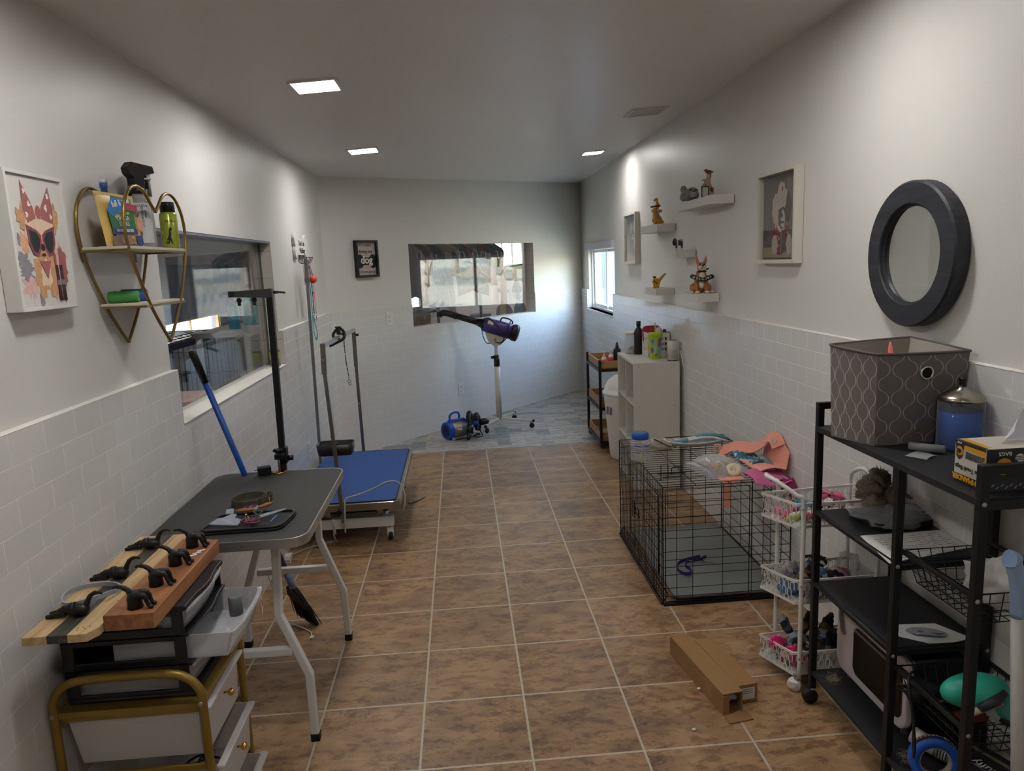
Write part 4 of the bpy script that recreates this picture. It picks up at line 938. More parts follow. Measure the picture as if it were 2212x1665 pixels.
# outlets
def outlet(c, xd, n, label):
    c, xd, n = Vector(c), Vector(xd), Vector(n); q = thing('wall_outlet', label, 'outlet', c-Z3*.057); R = Matrix((xd, -n, Z3)).transposed() if True else None
    MB().box(c+n*.003, (.072, .006, .115), R).build('cover_plate', TRIM, q, bevel=.002)
    for s_ in (-1, 1):
        m = MB(); cc = c+n*.0065+Z3*s_*.0205; m.box(cc, (.034, .003, .028), R); o = m.build('socket', WHITEP, q, bevel=.001)
        m = MB(); m.box(cc+n*.0016-xd*.006+Z3*.003, (.0022, .001, .008), R); m.box(cc+n*.0016+xd*.006+Z3*.003, (.0022, .001, .007), R); m.box(cc+n*.0016-Z3*.008, (.005, .001, .005), R); m.build('slots', INK, o)
outlet(bpt(ub(.287, 4.336), 1.110), UB, -NB, 'white double outlet in the top tile row left of the back window')
outlet(bpt(ub(.872, 4.98), .351), UB, -NB, 'white double outlet low on the back wall above the blue dryer')
outlet((XL, 2.655, .39), (0, 1, 0), (1, 0, 0), 'white double outlet low on the left wall behind the pole')

# --- broom ---------------------------------------------------------------------------------------
BLUEB = mat('broom_blue', '#12489a', .35, var=.06)
br = thing('broom', 'broom with a blue handle and black angled bristles leaning on the left wall', 'broom', (.14, .99, 0))
B0, B1 = Vector((.118, .985, .20)), Vector((-.098, .735, 1.255)); bd = (B1-B0).normalized()
MB().cyl(B0+bd*.06, B1-bd*.10, .0118, n=14).build('handle', BLUEB, br)
o = MB().tube([B1-bd*.115, B1-bd*.02, B1+bd*.012, B1+bd*.02], [.0135, .015, .014, .009], 14).build('grip', BLACKP, br)
MB().torus(B1-bd*.01, (1, -.4, .3), .007, .003, 14, 6).build('hanging_eye', WHITEP, o)
MB().cyl(B0-bd*.02, B0+bd*.07, .015, n=14).build('handle_sleeve', mat('blue_white_sleeve', '#6f86b4', .5, var=.6, scale=60), br)
bx = Vector((.80, -.30, -.52)).normalized(); by = bd; hb = B0-bd*.03
MB().prism([(-.05, -.045), (.062, -.06), (.05, -.02), (.035, .012), (.02, .03), (-.012, .035), (-.035, .01)], hb-bx.cross(by)*.012, bx, by, .024).build('head_cap', BLACKP, br, bevel=.004)
random.seed(2); m = MB()
for i in range(150):
    u = -.045+.105*random.random(); v = random.uniform(-.011, .011); a = hb+bx*u-by*.045+bx.cross(by)*v; L = .10+.02*random.random()-u*.15
    e = a-by*L+bx*(u*.28+random.uniform(-.006, .006))+Vector((random.uniform(-.004, .004), 0, 0)); e.z = max(e.z, .002); m.tube([a, (a+e)/2, e], [.0022, .002, .0016], 4, cap=False)
tag(m.build('bristles', mat('black_bristle', '#0e0e10', .7), br), kind='stuff')

# --- grooming table with arm --------------------------------------------------------------------
def m_ribbed():
    m, n, l, b = nodes('black_ribbed_rubber'); tc = n.new('ShaderNodeTexCoord'); w = n.new('ShaderNodeTexWave'); w.inputs['Scale'].default_value = 52; w.bands_direction = 'X'
    mp = n.new('ShaderNodeMapping'); mp.inputs['Rotation'].default_value = (0, 0, 0.0); l.new(tc.outputs['Object'], mp.inputs[0]); l.new(mp.outputs[0], w.inputs['Vector'])
    w2_ = n.new('ShaderNodeTexWave'); w2_.inputs['Scale'].default_value = 52; w2_.bands_direction = 'Y'; l.new(mp.outputs[0], w2_.inputs['Vector'])
    k = math_n(n, l, 'MULTIPLY', w.outputs['Fac'], w2_.outputs['Fac']); r = ramp(n, [(0, '#1c1d1c'), (1, '#353633')]); l.new(k, r.inputs[0]); l.new(r.outputs[0], b.inputs['Base Color']); b.inputs['Roughness'].default_value = .55
    bp = n.new('ShaderNodeBump'); bp.inputs['Strength'].default_value = .7; bp.inputs['Distance'].default_value = .002; l.new(k, bp.inputs['Height']); l.new(bp.outputs[0], b.inputs['Normal']); return m
gt = thing('grooming_table', 'folding grooming table with black ribbed top and white bent legs', 'table', (.147, .49, 0))
TX0, TX1, TY0, TY1, TZ = -.112, .402, .098, .892, .745
cx, cy = (TX0+TX1)/2, (TY0+TY1)/2
MB().prism(rrect(TX1-TX0-.012, TY1-TY0-.012, .056, 8), (cx, cy, TZ-.026), X3, Y3, .020).build('table_top', mat('dark_board', '#222322', .7), gt)
MB().prism(rrect(TX1-TX0-.008, TY1-TY0-.008, .058, 8), (cx, cy, TZ-.006), X3, Y3, .0055).build('rubber_surface', m_ribbed(), gt)
ol = [(cx+a, cy+b) for a, b in rrect(TX1-TX0, TY1-TY0, .06, 8)]
m = MB(); m.rings([[Vector((x, y, TZ-.030)), Vector((x, y, TZ+.001)), Vector((x+(cx-x)*.016, y+(cy-y)*.010, TZ+.001)), Vector((x+(cx-x)*.016, y+(cy-y)*.010, TZ-.030))] for x, y in ol], cap=False, closed=True, smooth=False)
m.build('edge_band', ALU, gt, bevel=.0008)
for (x, y) in ((.02, TY0), (.17, TY0), (.21, TY0), (TX1, .3), (TX1, .62)):
    n_ = Vector((0, -1, 0)) if y == TY0 else Vector((1, 0, 0)); MB().cyl(Vector((x, y, TZ-.014)), Vector((x, y, TZ-.014))+n_*.002, .004, n=10).build('rivet', SCREW, gt)
def tleg(pts, y):
    a = [Vector((x, y, z)) for x, z in pts]; o = MB().tube(a, .026, 4, flat=(1, 1), up=(0, 1, 0)).build('leg', WHITEM, gt, bevel=.004)
    MB().box((a[-1].x, y, .014), (.03, .03, .028)).build('rubber_foot', RUBBER, o, bevel=.003)
tleg([(.285, .722), (.272, .455), (.352, .24), (.354, .02)], .195); tleg([(.285, .722), (.278, .455), (.360, .22), (.366, .02)], .857)
tleg([(.022, .722), (.034, .455), (-.04, .24), (-.05, .02)], .195); tleg([(.022, .722), (.034, .455), (-.04, .24), (-.05, .02)], .857)
for y in (.195, .857):
    MB().bar((.015, y, .327), (.305, y, .327), .026).build('cross_bar', WHITEM, gt, bevel=.003)
    MB().bar((.03, y, .715), (.28, y, .715), .02).build('leg_hinge', STEEL, gt, bevel=.002)
for x in (.05, .25): MB().bar((x, .2, .712), (x, .85, .712), .02).build('under_rail', STEEL, gt, bevel=.002)
# arm: a separate clamped-on thing
ga = thing('grooming_arm_stand', 'black grooming arm clamped to the far edge of the ribbed table', 'grooming arm', (.158, .885, .745))
MB().bar((.150, .905, .735), (.165, .885, 1.462), .024, .024, up=(0, 1, 0)).build('post', BLACKM, ga, bevel=.002)
MB().prism([(-.152, -.010), (-.152, .012), (.012, .018), (.014, -.016), (-.008, -.018)], (.165, .898, 1.470), X3, Z3, .028).build('cross_arm', mat('dark_grey_metal', '#4b4d4e', .4, .5), ga, bevel=.002)
MB().bb((.010, .868, 1.459), (.034, .900, 1.483)).build('end_cap', BLACKP, ga, bevel=.002)
for x in (.046, .104): MB().torus((x, .884, 1.446), (0, 1, 0), .006, .0045, 16, 8).bar((x, .884, 1.448), (x, .884, 1.425), .012, .008).build('hook', BLACKP, ga)
o = MB().cyl((.18, .885, 1.472), (.198, .885, 1.472), .006, n=10).build('wing_knob', BLACKP, ga); MB().bar((.196, .885, 1.473), (.226, .885, 1.469), .009, .007).build('lever', BLACKP, o)
MB().bb((.136, .888, .775), (.170, .925, .842)).build('clamp_body', BLACKM, ga, bevel=.003)
MB().bb((.128, .858, .800), (.165, .905, .822)).build('clamp_jaw', BLACKM, ga, bevel=.003)
MB().cyl((.142, .868, .750), (.142, .868, .832), .005, n=10).build('clamp_screw', SCREW, ga)
MB().lathe([(.028, 0), (.027, .003), (.008, .006)], (.142, .868, .7455), n=24).build('clamp_pad', BRASS, ga)
m = MB(); m.cyl((.142, .868, .828), (.142, .868, .842), .012, n=12)
for k in range(5): a = k*1.257; m.ell((.142+.014*math.cos(a), .868+.014*math.sin(a), .838), (.007, .007, .006), n=8, k=5)
m.build('star_knob', BLACKP, ga)
MB().cyl((.170, .905, .795), (.192, .905, .795), .011, n=10).build('side_knob', BLACKP, ga)
ad = thing('power_adapter', 'small black plug adapter standing on the far edge of the ribbed table', 'adapter', (.085, .845, TZ))
MB().box((.088, .845, TZ+.018), (.052, .032, .034), rotz(.35)).build('case', BLACKP, ad, bevel=.003)
for k in (-1, 1): MB().box(Vector((.058, .833, TZ+.018+k*.006)), (.014, .003, .003), rotz(.35)).build('prong', CHROME, ad)
# collar
KH = mat('khaki_webbing', '#4d4738', .8, var=.15, scale=90)
co = thing('dog_collar', 'coiled khaki dog collar lying on the ribbed table behind the tool case', 'collar', (.13, .50, TZ))
P = [Vector((.128+.056*math.cos(a)+.004*math.sin(3*a), .487+.058*math.sin(a), TZ+.012)) for a in [2*math.pi*i/26 for i in range(26)]]
MB().tube(P, .022, 4, closed=True, flat=(.13, 1), up=(0, 0, 1)).build('band', KH, co)
P = smoothpts([(.175, .455, TZ+.012), (.196, .48, TZ+.013), (.200, .515, TZ+.014), (.188, .53, TZ+.014), (.176, .51, TZ+.013), (.183, .475, TZ+.013), (.205, .47, TZ+.013)], 4)
MB().tube(P, .022, 4, flat=(.13, 1), up=(0, 0, 1)).build('loose_end', KH, co); MB().torus((.205, .455, TZ+.012), (1, .3, 0), .012, .002, 14, 6).build('buckle', BRASS, co)
# zip case with scissors
zc = thing('tool_case', 'open black zip case full of scissors and plastic sleeves on the ribbed table', 'tool case', (.19, .27, TZ))
R_ = rotz(-.02); ox, oy = Vector((1, .02, 0)).normalized(), Vector((.12, 1, 0)).normalized()
MB().prism(rrect(.262, .17, .03, 5), (.190, .262, TZ+.0005), ox, oy, .007).build('case_shell', mat('black_nylon', '#141416', .6, var=.3, scale=120), zc, bevel=.003)
ol = rrect(.25, .158, .028, 6); MB().tube([Vector((.190, .262, TZ+.011))+ox*a+oy*b for a, b in ol], .005, 6, closed=True).build('zip', BLACKP, zc)
MB().box((.262, .262, TZ+.009), (.09, .11, .003), R_).build('pocket', mat('black_vinyl', '#1d1d20', .35), zc, bevel=.002)
FILM = clearplastic('plastic_film', (.9, .93, .97), .22, .08, (.62, .68, .78))
def sleeve(outline, z, rot, c, label=None):
    m = MB(); m.surf(lambda a, b: Vector((0, 0, 0)), 1, 1) if False else None
    cr, sr = math.cos(rot), math.sin(rot)
    n_ = len(outline); vs = [Vector((c[0]+x*cr-y*sr, c[1]+x*sr+y*cr, z+.004*noise.noise(Vector((x*40, y*40, rot))))) for x, y in outline]; m.add(vs+[v+Vector((0, 0, .003)) for v in vs], [list(range(n_)), list(range(n_, 2*n_))], False)
    return m
for (ol, z, rot, c) in (([(-.05, -.035), (.05, -.04), (.045, .005), (.01, .02), (.0, .055), (-.02, .06), (-.03, .02), (-.045, .01)], TZ+.016, -.2, (.125, .258)), ([(-.06, -.012), (-.045, -.02), (.06, .02), (.07, .04), (.0, .02)], TZ+.022, .4, (.245, .27)), ([(-.012, -.02), (.012, -.02), (.014, .02), (-.01, .024)], TZ+.02, .3, (.105, .335)), (circ(.016, 12), TZ+.032, 0, (.192, .318))): sleeve(ol, z, rot, c).build('plastic_sleeve', FILM, zc)
MAR = mat('maroon_plastic', '#5b1f3a', .4); BLD = mat('scissor_steel', '#8f8c8a', .25, 1.0)
def scissors(c, rot, z, label, op=.16, s=1.0):
    q = thing('scissors', label, 'scissors', (c[0], c[1], z)); q.rotation_euler = (0, 0, rot)
    for k in (-1, 1):
        Rk = rotz(k*op*.5); f = lambda p: Rk @ Vector((p[0]*s, p[1]*s, 0))
        m = MB(); pts = [f(p) for p in ((0, 0), (.006*k, .01), (.004*k, .06), (0, .075), (-.001*k, .02))]; pts = pts if k > 0 else list(reversed(pts)); m.prism([(p.x, p.y) for p in pts], (0, 0, .001*k), X3, Y3, .0018); m.build('blade', BLD, q, local=True)
        m = MB(); e = f((.014*-k, -.052)); m.tube([f((0, .0)), f((-.006*k, -.02)), f((-.01*k, -.034))], .0028, 6); m.build('shank', BLD, q, local=True)
        m = MB(); m.torus(e, (0, 0, 1), .0125*s, .0036, 18, 6); m.build('finger_ring', MAR, q, local=True)
    MB().cyl((0, 0, -.002), (0, 0, .004), .004, n=10).build('pivot', BRASS, q, local=True)
scissors((.178, .272), .35, TZ+.026, 'maroon-handled scissors pointing away, left in the open tool case', .25); scissors((.20, .285), -2.7, TZ+.032, 'maroon-handled scissors pointing to the near edge, on top in the tool case', .2); scissors((.218, .262), -.1, TZ+.024, 'steel scissors lying right of the others in the tool case', .15)
LEA = mat('orange_leather', '#8a4c1c', .5, var=.15)
lf = thing('leather_holster', 'orange-brown leather scissor holster lying over the tool case', 'holster', (.2, .31, TZ+.03))
for c, rot in (((.172, .285), .1), ((.228, .325), .9)): MB().ell((c[0], c[1], TZ+.04), (.032, .010, .006), rotz(rot)).build('flap', LEA, lf)
MB().box((.268, .262, TZ+.013), (.004, .06, .004), rotz(-.1)).build('blue_card_edge', mat('blue_edge', '#4f74b0', .5), zc)

# --- blue hydraulic table ------------------------------------------------------------------------
BT = thing('lift_table', 'low electric grooming table with a blue mat and steel rim on castors', 'table', (.2, 2.46, 0))
bx0, bx1, by0, by1, bz = -.098, .518, 1.845, 3.03, .275
cx, cy = (bx0+bx1)/2, (by0+by1)/2
MB().prism(rrect(bx1-bx0, by1-by0, .045, 6), (cx, cy, bz-.045), X3, Y3, .043).build('steel_rim', mat('polished_steel_rim', '#a3a09a', .22, 1.0, var=.05), BT, bevel=.004)
MB().prism(rrect(bx1-bx0-.045, by1-by0-.045, .025, 6), (cx, cy, bz-.006), X3, Y3, .007).build('blue_mat', mat('blue_rubber_mat', '#1b4a8e', .5, var=.06, scale=6, bump=.1), BT)
ol = rrect(bx1-bx0-.045, by1-by0-.045, .025, 6); MB().tube([Vector((cx+a, cy+b, bz+.001)) for a, b in ol], .002, 6, closed=True).build('mat_seam', INK, BT)
MB().bb((-.02, 2.0, .165), (.44, 2.9, .228)).build('scissor_lift', BLACKP, BT, bevel=.01)
for y in (1.965, 2.95): MB().bb((-.085, y-.02, .095), (.468, y+.025, .155)).build('base_beam', WHITEM, BT, bevel=.003)
for x in (.03, .40): MB().bb((x-.02, 1.96, .105), (x+.02, 2.95, .15)).build('base_rail', WHITEM, BT, bevel=.003)
for x in (.09, .39): MB().prism([(-.02, 0), (.02, 0), (.012, .075), (-.012, .075)], (x, 1.99, .153), X3, Z3, .012).build('lift_bracket', STEEL, BT, bevel=.001); MB().bb((x-.028, 1.975, .215), (x+.028, 2.01, .23)).build('bracket_plate', BLACKP, BT)
def caster(x, y, zt, r, parent, mat_body, mat_wheel, rz=0, name='caster', w=.022):
    R = rotz(rz); P = lambda a, b, c: Vector((x, y, 0))+R @ Vector((a, b, c))
    o = MB().cyl(P(0, 0, zt-.012), P(0, 0, zt), .010, n=10).build(name, SCREW, parent)
    for s_ in (-1, 1): MB().cyl(P(s_*w*.55-.002, .0, r), P(s_*w*.55+.002, 0, r), r*.72, n=16).build('hub', mat_body, o) if False else None
    m = MB(); m.prism([(-r*.2, zt-.014), (r*.9, zt-.014), (r*1.1, r*1.1), (r*.95, r*.6), (r*.2, r*.7), (-r*.3, r*1.6)], P(-w*.85, 0, 0), R @ Vector((0, 1, 0)), Z3, w*1.7); m.build('fork', mat_body, o, bevel=.003)
    m = MB(); m.lathe([(r*.35, -w/2), (r*.95, -w/2), (r, -w*.3), (r, w*.3), (r*.95, w/2), (r*.35, w/2)], P(0, r*.35, r), R @ Vector((1, 0, 0)), n=22); m.build('wheel', mat_wheel, o)
for x, y in ((.442, 1.975), (-.062, 1.985), (.445, 2.955), (-.06, 2.955)): caster(x, y, .095, .030, BT, WHITEP, RUBBER, rz=(.2 if x > 0 else 1.3))
arm = thing('table_arm_frame', 'steel over-table arm frame standing on the blue-topped table', 'grooming arm', (.19, 2.4, .2))
PS = mat('worn_steel_post', '#8d8781', .3, 1.0, var=.1)
MB().bar((.205, 1.838, .17), (.187, 1.85, .62), .021, .010, up=(0, 1, 0)).build('post', PS, arm, bevel=.001)
MB().bar((.187, 1.85, .60), (.166, 1.86, 1.03), .019, .014, up=(0, 1, 0)).build('post_upper', PS, arm, bevel=.001)
MB().bar((.166, 1.86, 1.0), (.170, 1.86, 1.165), .026, .02, up=(0, 1, 0)).build('post_sleeve', PS, arm, bevel=.001)
MB().bar((.172, 3.038, .2), (.165, 3.03, .9), .021, .010, up=(0, 1, 0)).build('post', PS, arm, bevel=.001)
MB().bar((.165, 3.03, .88), (.168, 3.02, 1.142), .026, .018, up=(0, 1, 0)).build('post_sleeve', PS, arm, bevel=.001)
MB().bar((.172, 1.86, 1.155), (.170, 3.03, 1.135), .02, .024).build('cross_bar', mat('bright_steel', '#b9b8b8', .25, 1.0), arm, bevel=.001)
for (x, y, z) in ((.168, 1.845, 1.08), (.175, 1.845, .66), (.19, 1.84, .3), (.17, 3.02, .8), (.168, 3.01, .62)): MB().cyl((x, y, z), (x, y-.004, z), .005, n=10).build('bolt', CHROME, arm)
MB().cyl((.19, 1.835, .235), (.19, 1.81, .235), .016, n=10).build('clamp_knob', BLACKP, arm)
MB().cyl((.18, 3.02, 1.10), (.20, 3.02, 1.10), .009, n=10).build('side_knob', BLACKP, arm)
tr = thing('tool_tray', 'small black plastic tray fixed to the near post of the blue table', 'tray', (.182, 1.93, .54))
def tray_rings(cx, cy, w, d, z0, z1, t=.004, r=.03):
    o = rrect(w, d, r, 5); i_ = rrect(w-2*t, d-2*t, r-t, 5); k = rrect(w*.93, d*.93, r, 5); ki = rrect(w*.93-2*t, d*.93-2*t, r-t, 5)
    f = lambda L, z: [Vector((cx+a, cy+b, z)) for a, b in L]
    return [f(k, z0), f(o, z1), f(i_, z1), f(ki, z0+t)]
MB().rings(tray_rings(.182, 1.925, .20, .125, .545, .605)).build('tray_body', BLACKP, tr)
MB().bb((.165, 1.868, .58), (.205, 1.885, .615)).build('mount', BLACKP, tr, bevel=.002)
# leash tied to the crossbar
tl_ = thing('dog_leash', 'black leash with white bone pattern tied on the steel crossbar of the blue table', 'leash', (.18, 2.38, .9))
MB().tube(smoothpts([(.172, 2.38, 1.172), (.195, 2.39, 1.16), (.197, 2.395, 1.10), (.199, 2.40, 1.0), (.205, 2.402, .93), (.208, 2.402, .885)], 4), .022, 4, flat=(1, .12), up=(1, 0, 0)).build('strap', BWPAT, tl_)
MB().torus((.209, 2.40, .873), (0, 1, .2), .009, .0025, 14, 6).torus((.211, 2.40, .858), (0, 1, 0), .008, .0025, 14, 6).build('clasp', CHROME, tl_)
MB().tube(smoothpts([(.15, 2.36, 1.135), (.14, 2.37, 1.165), (.17, 2.38, 1.20), (.2, 2.39, 1.18), (.2, 2.38, 1.14), (.165, 2.37, 1.12), (.13, 2.36, 1.105), (.12, 2.35, 1.10)], 4), .009, 8).build('knot', BLACKP, tl_)
MB().cyl((.172, 2.37, 1.165), (.172, 2.37, 1.21), .012, n=10).build('clamp', BLACKP, tl_); MB().cyl((.172, 2.37, 1.205), (.172, 2.37, 1.213), .019, n=10).build('clamp_knob', BLACKP, tl_)
# cables
GCB = mat('grey_cable', '#9b978f', .5)
single(MB().tube(smoothpts([(.215, 1.815, .12), (.22, 1.84, .27), (.228, 1.86, .30), (.29, 1.92, .302), (.37, 1.98, .315), (.44, 2.02, .335), (.50, 2.03, .325), (.535, 2.0, .27), (.532, 1.97, .20), (.50, 1.96, .16)], 6), .005, 8), 'control_cable', GCB, 'grey cable looping over the near corner of the blue table', 'cable')
single(MB().tube(smoothpts([(.165, 1.80, .12), (.155, 1.82, .20), (.15, 1.83, .1), (.15, 1.92, .03), (.12, 2.0, .006), (.04, 1.96, .006), (-.03, 1.90, .006), (-.08, 1.84, .007), (-.095, 1.80, .009)], 6), .0045, 8), 'power_cable', GCB, 'grey power cable trailing across the floor from under the blue table', 'cable')
single(MB().tube(smoothpts([(.50, 2.6, .008), (.56, 2.66, .008), (.60, 2.72, .008)], 6), .008, 8), 'hose_end', mat('grey_hose', '#8f8a7f', .6), 'short grey hose end on the floor right of the blue table', 'hose')
pa = thing('plug_adapter', 'white plug adapter on the floor against the left wall', 'adapter', (-.1, 1.79, 0)); MB().box((-.098, 1.79, .014), (.035, .05, .028)).build('case', WHITEP, pa, bevel=.003)
single(MB().tube(smoothpts([(-.085, 1.775, .01), (-.06, 1.68, .02), (-.03, 1.5, .1), (.0, 1.2, .2), (.02, .98, .28), (.02, 1.08, .1), (.05, 1.06, .006), (.12, 1.0, .006), (.185, .94, .006), (.200, .90, .006)], 7), .0026, 6), 'usb_cable', WHITEP, 'thin white USB cable trailing on the floor under the ribbed table', 'cable')
cb = thing('usb_plug', 'white USB plug on the floor by the near leg of the ribbed table', 'plug', (.204, .885, 0)); MB().box((.204, .885, .006), (.012, .022, .008), rotz(-.2)).build('plug_body', WHITEP, cb, bevel=.001); MB().box((.206, .871, .006), (.008, .010, .004), rotz(-.2)).build('plug_tip', CHROME, cb)
# spray bottle on the window sill
ss = spray_bottle('pump_bottle', 'clear pump bottle with a lime label on the left window sill', (XL-.04, 2.165, WLB+.006), .030, .115, CLEARB, WHITEP, rotz(2.0), .01)
for ch in list(ss.children):
    if ch.name.startswith(('trigger', 'collar')): bpy.data.objects.remove(ch)
c0 = (XL-.04, 2.165); MB().lathe([(.0265, .004), (.0265, .07)], (c0[0], c0[1], WLB+.006), n=20).build('liquid', clearplastic('pale_liquid', (.9, .9, .85), .1), ss)
curved_label(ss, c0, .0304, FR-1.3, FR+1.3, WLB+.045, WLB+.10, mat('lime_label', '#a9b53a', .5)); curved_label(ss, c0, .0307, FR-1.3, FR+1.3, WLB+.09, WLB+.10, INKG, 'label_band')
MB().lathe([(.013, .118), (.013, .132), (.006, .134), (.006, .15), (.011, .152), (.011, .16)], (c0[0], c0[1], WLB+.006), n=14).build('pump', WHITEP, ss); MB().bar((c0[0], c0[1], WLB+.163), (c0[0]+.02, c0[1]-.02, WLB+.160), .008).build('nozzle', WHITEP, ss)
# --- gold trolley with clear drawers --------------------------------------------------------------
MILK = clearplastic('milky_drawer_plastic', (.92, .92, .92), .50, .25, (.72, .70, .69))
gc = thing('drawer_trolley', 'gold tubular trolley with three frosted drawers and brass knobs', 'trolley', (.065, -.255, 0))
gx0, gx1, gy0, gy1, gz = -.108, .240, -.40, -.11, .530
def arch(y, nm):
    P = smoothpts([(gx0, y, .0), (gx0, y, .30), (gx0, y, gz-.01), (gx0+.004, y, .565), (gx0+.03, y, .598), (gx0+.075, y, .612), (.05, y, .615), (gx1-.075, y, .612), (gx1-.03, y, .598), (gx1-.004, y, .565), (gx1, y, gz-.01), (gx1, y, .30), (gx1, y, .0)], 5)
    MB().tube(P, .0105, 12).build(nm, GOLD, gc)
arch(gy0, 'side_frame'); arch(gy1, 'side_frame')
MB().bb((gx0+.008, gy0+.006, gz-.004), (gx1-.008, gy1-.006, gz+.001)).build('top_shelf', GOLD, gc)
for z in (gz-.005, gz-.17, gz-.33):
    for y in (gy0+.002, gy1-.002): MB().bb((gx0+.008, y-.004, z-.009), (gx1-.008, y+.004, z+.007)).build('side_rail', GOLD, gc, bevel=.001)
for z in (gz-.003,):
    for x in (gx0+.004, gx1-.004): MB().bar((x, gy0, z), (x, gy1, z), .012, .016).build('long_rail', GOLD, gc, bevel=.002)
MB().bb((gx0+.012, gy0+.006, gz-.028), (gx1-.01, gy0+.012, gz-.014)).build('side_rail', GOLD, gc, bevel=.001)
for (x, z) in ((gx0-.011, gz-.002), (gx1-.002, gz+.003)): MB().ell((x if x > 0 else x+.011, gy0-.0105, z), (.006, .003, .006), n=12, k=6).build('screw', SCREW, gc)
def drawer(z0, z1, pull, knob=True):
    q = None; x0, x1, y0, y1 = gx0+.02+pull, gx1-.004+pull, gy0+.014, gy1-.014; ins = .018
    m = MB(); A = [(x0, y0), (x1, y0), (x1, y1), (x0, y1)]; B = [(x0+ins, y0+ins*.5), (x1-ins*.3, y0+ins*.5), (x1-ins*.3, y1-ins*.5), (x0+ins, y1-ins*.5)]
    t = .0025
    for i in range(4):
        a, b = A[i], A[(i+1) % 4]; c, d = B[i], B[(i+1) % 4]; n_ = Vector((b[1]-a[1], a[0]-b[0], 0)).normalized()*t
        p = [Vector((c[0], c[1], z0)), Vector((d[0], d[1], z0)), Vector((b[0], b[1], z1)), Vector((a[0], a[1], z1))]; m.hexa([p[0], p[1], p[2], p[3]]+[v-n_ for v in (p[0], p[1], p[2], p[3])])
    m.hexa([Vector((*c, z0)) for c in B]+[Vector((*c, z0+t)) for c in B])
    o = m.build('drawer', MILK, gc)
    MB().bb((x1-.004, y0-.006, z1-.010), (x1+.016, y1+.006, z1)).build('lip', MILK, o, bevel=.003)
    if knob: MB().lathe([(.003, 0), (.0032, .010), (.009, .014), (.010, .020), (.007, .026), (.002, .028)], (x1+.002, (y0+y1)/2, (z0+z1)/2+.02), axis=(1, 0, 0), n=16).build('knob', BRASS, o)
    return o
drawer(gz-.150, gz-.018, .0); drawer(gz-.31, gz-.178, .018); drawer(gz-.47, gz-.338, .040)
for x, y in ((gx0, gy0), (gx1, gy0), (gx0, gy1), (gx1, gy1)): pass
single(MB().prism([(-.08, -.05), (.09, -.045), (.1, .045), (-.06, .05)], (.06, -.27, gz-.3055), (1, 0, 0), (0, 1, 0), .012), 'black_folder', BLACKP, 'flat black folder in the middle drawer of the gold trolley', 'folder', bevel=.003)
random.seed(4); m = MB(); P = [Vector((.15+.05*math.cos(a*1.3)*(.6+.4*math.sin(a*.7)), -.26+.07*math.sin(a), gz-.285+.008*math.sin(a*2.1))) for a in [i*.35 for i in range(60)]]
single(m.tube(P, .003, 6), 'coiled_cable', BLACKP, 'tangled black cable in the middle drawer of the gold trolley', 'cable')
# --- black three-drawer tower on the trolley -----------------------------------------------------
dt = thing('drawer_tower', 'black plastic three-drawer tower with clear drawers on the gold trolley', 'drawer tower', (.06, -.23, gz+.001))
tx0, tx1, ty0, ty1, tz0, tz1 = -.088, .205, -.372, -.09, gz+.002, .768
BP = mat('satin_black_plastic', '#151518', .38, var=.15)
m = MB(); m.bb((tx0, ty0, tz0), (tx1+.012, ty1, tz0+.012)); m.build('base_plate', BP, dt, bevel=.005)
zs = [tz0+.012, tz0+.089, tz0+.163, tz1-.012]
def side(y):
    W = .008; m = MB()
    def sl(a, b, c, d): m.bb((a, y, b), (c, y+W, d))
    sl(tx0, tz0+.01, tx0+.03, tz1-.01); sl(tx1-.028, tz0+.01, tx1, tz1-.01)
    for z, h in ((tz0+.01, .012), (tz0+.070, .036), (tz0+.148, .034), (tz1-.024, .016)): sl(tx0+.028, z, tx1-.026, z+h)
    m.build('side_panel', BP, dt, bevel=.003)
side(ty0); side(ty1-.008)
MB().bb((tx0, ty0+.008, tz0+.01), (tx0+.006, ty1-.008, tz1-.01)).build('back_panel', BP, dt)
def wavy(x, z0, z1, mat_, nm, amp=.010, par=dt):
    n = 16; ol = []
    for i in range(n+1): t = i/n; ol.append((ty0+(ty1-ty0)*t, x+amp*(.5-.5*math.cos(2*math.pi*min(max((t-.15)/.7, 0), 1)))-amp*.3))
    pts = [(tx0, ty0), (tx0, ty1)][::-1]
    m = MB(); m.prism([(b, a) for a, b in ol]+[(tx0, ty1), (tx0, ty0)], (0, 0, z0), X3, Y3, z1-z0); return m.build(nm, mat_, par, bevel=.002)
wavy(tx1+.012, tz1-.012, tz1, BP, 'lid')
m = MB()
for k in range(7): y0_ = ty0+.02+k*.036
for k in range(8): m.tube([Vector((tx0+.02+k*.022+ .006*math.sin(j*.9), ty0+.015+(ty1-ty0-.03)*j/14, tz1+.0003)) for j in range(15)], .0018, 5)
m.build('lid_ribs', mat('rib_black', '#222226', .5), dt)
wavy(tx1+.012, tz0+.083, tz0+.090, BP, 'divider'); wavy(tx1+.012, tz0+.158, tz0+.165, BP, 'divider')
CLR = clearplastic('clear_drawer_plastic', (.93, .93, .94), .22, .1, (.72, .74, .76))
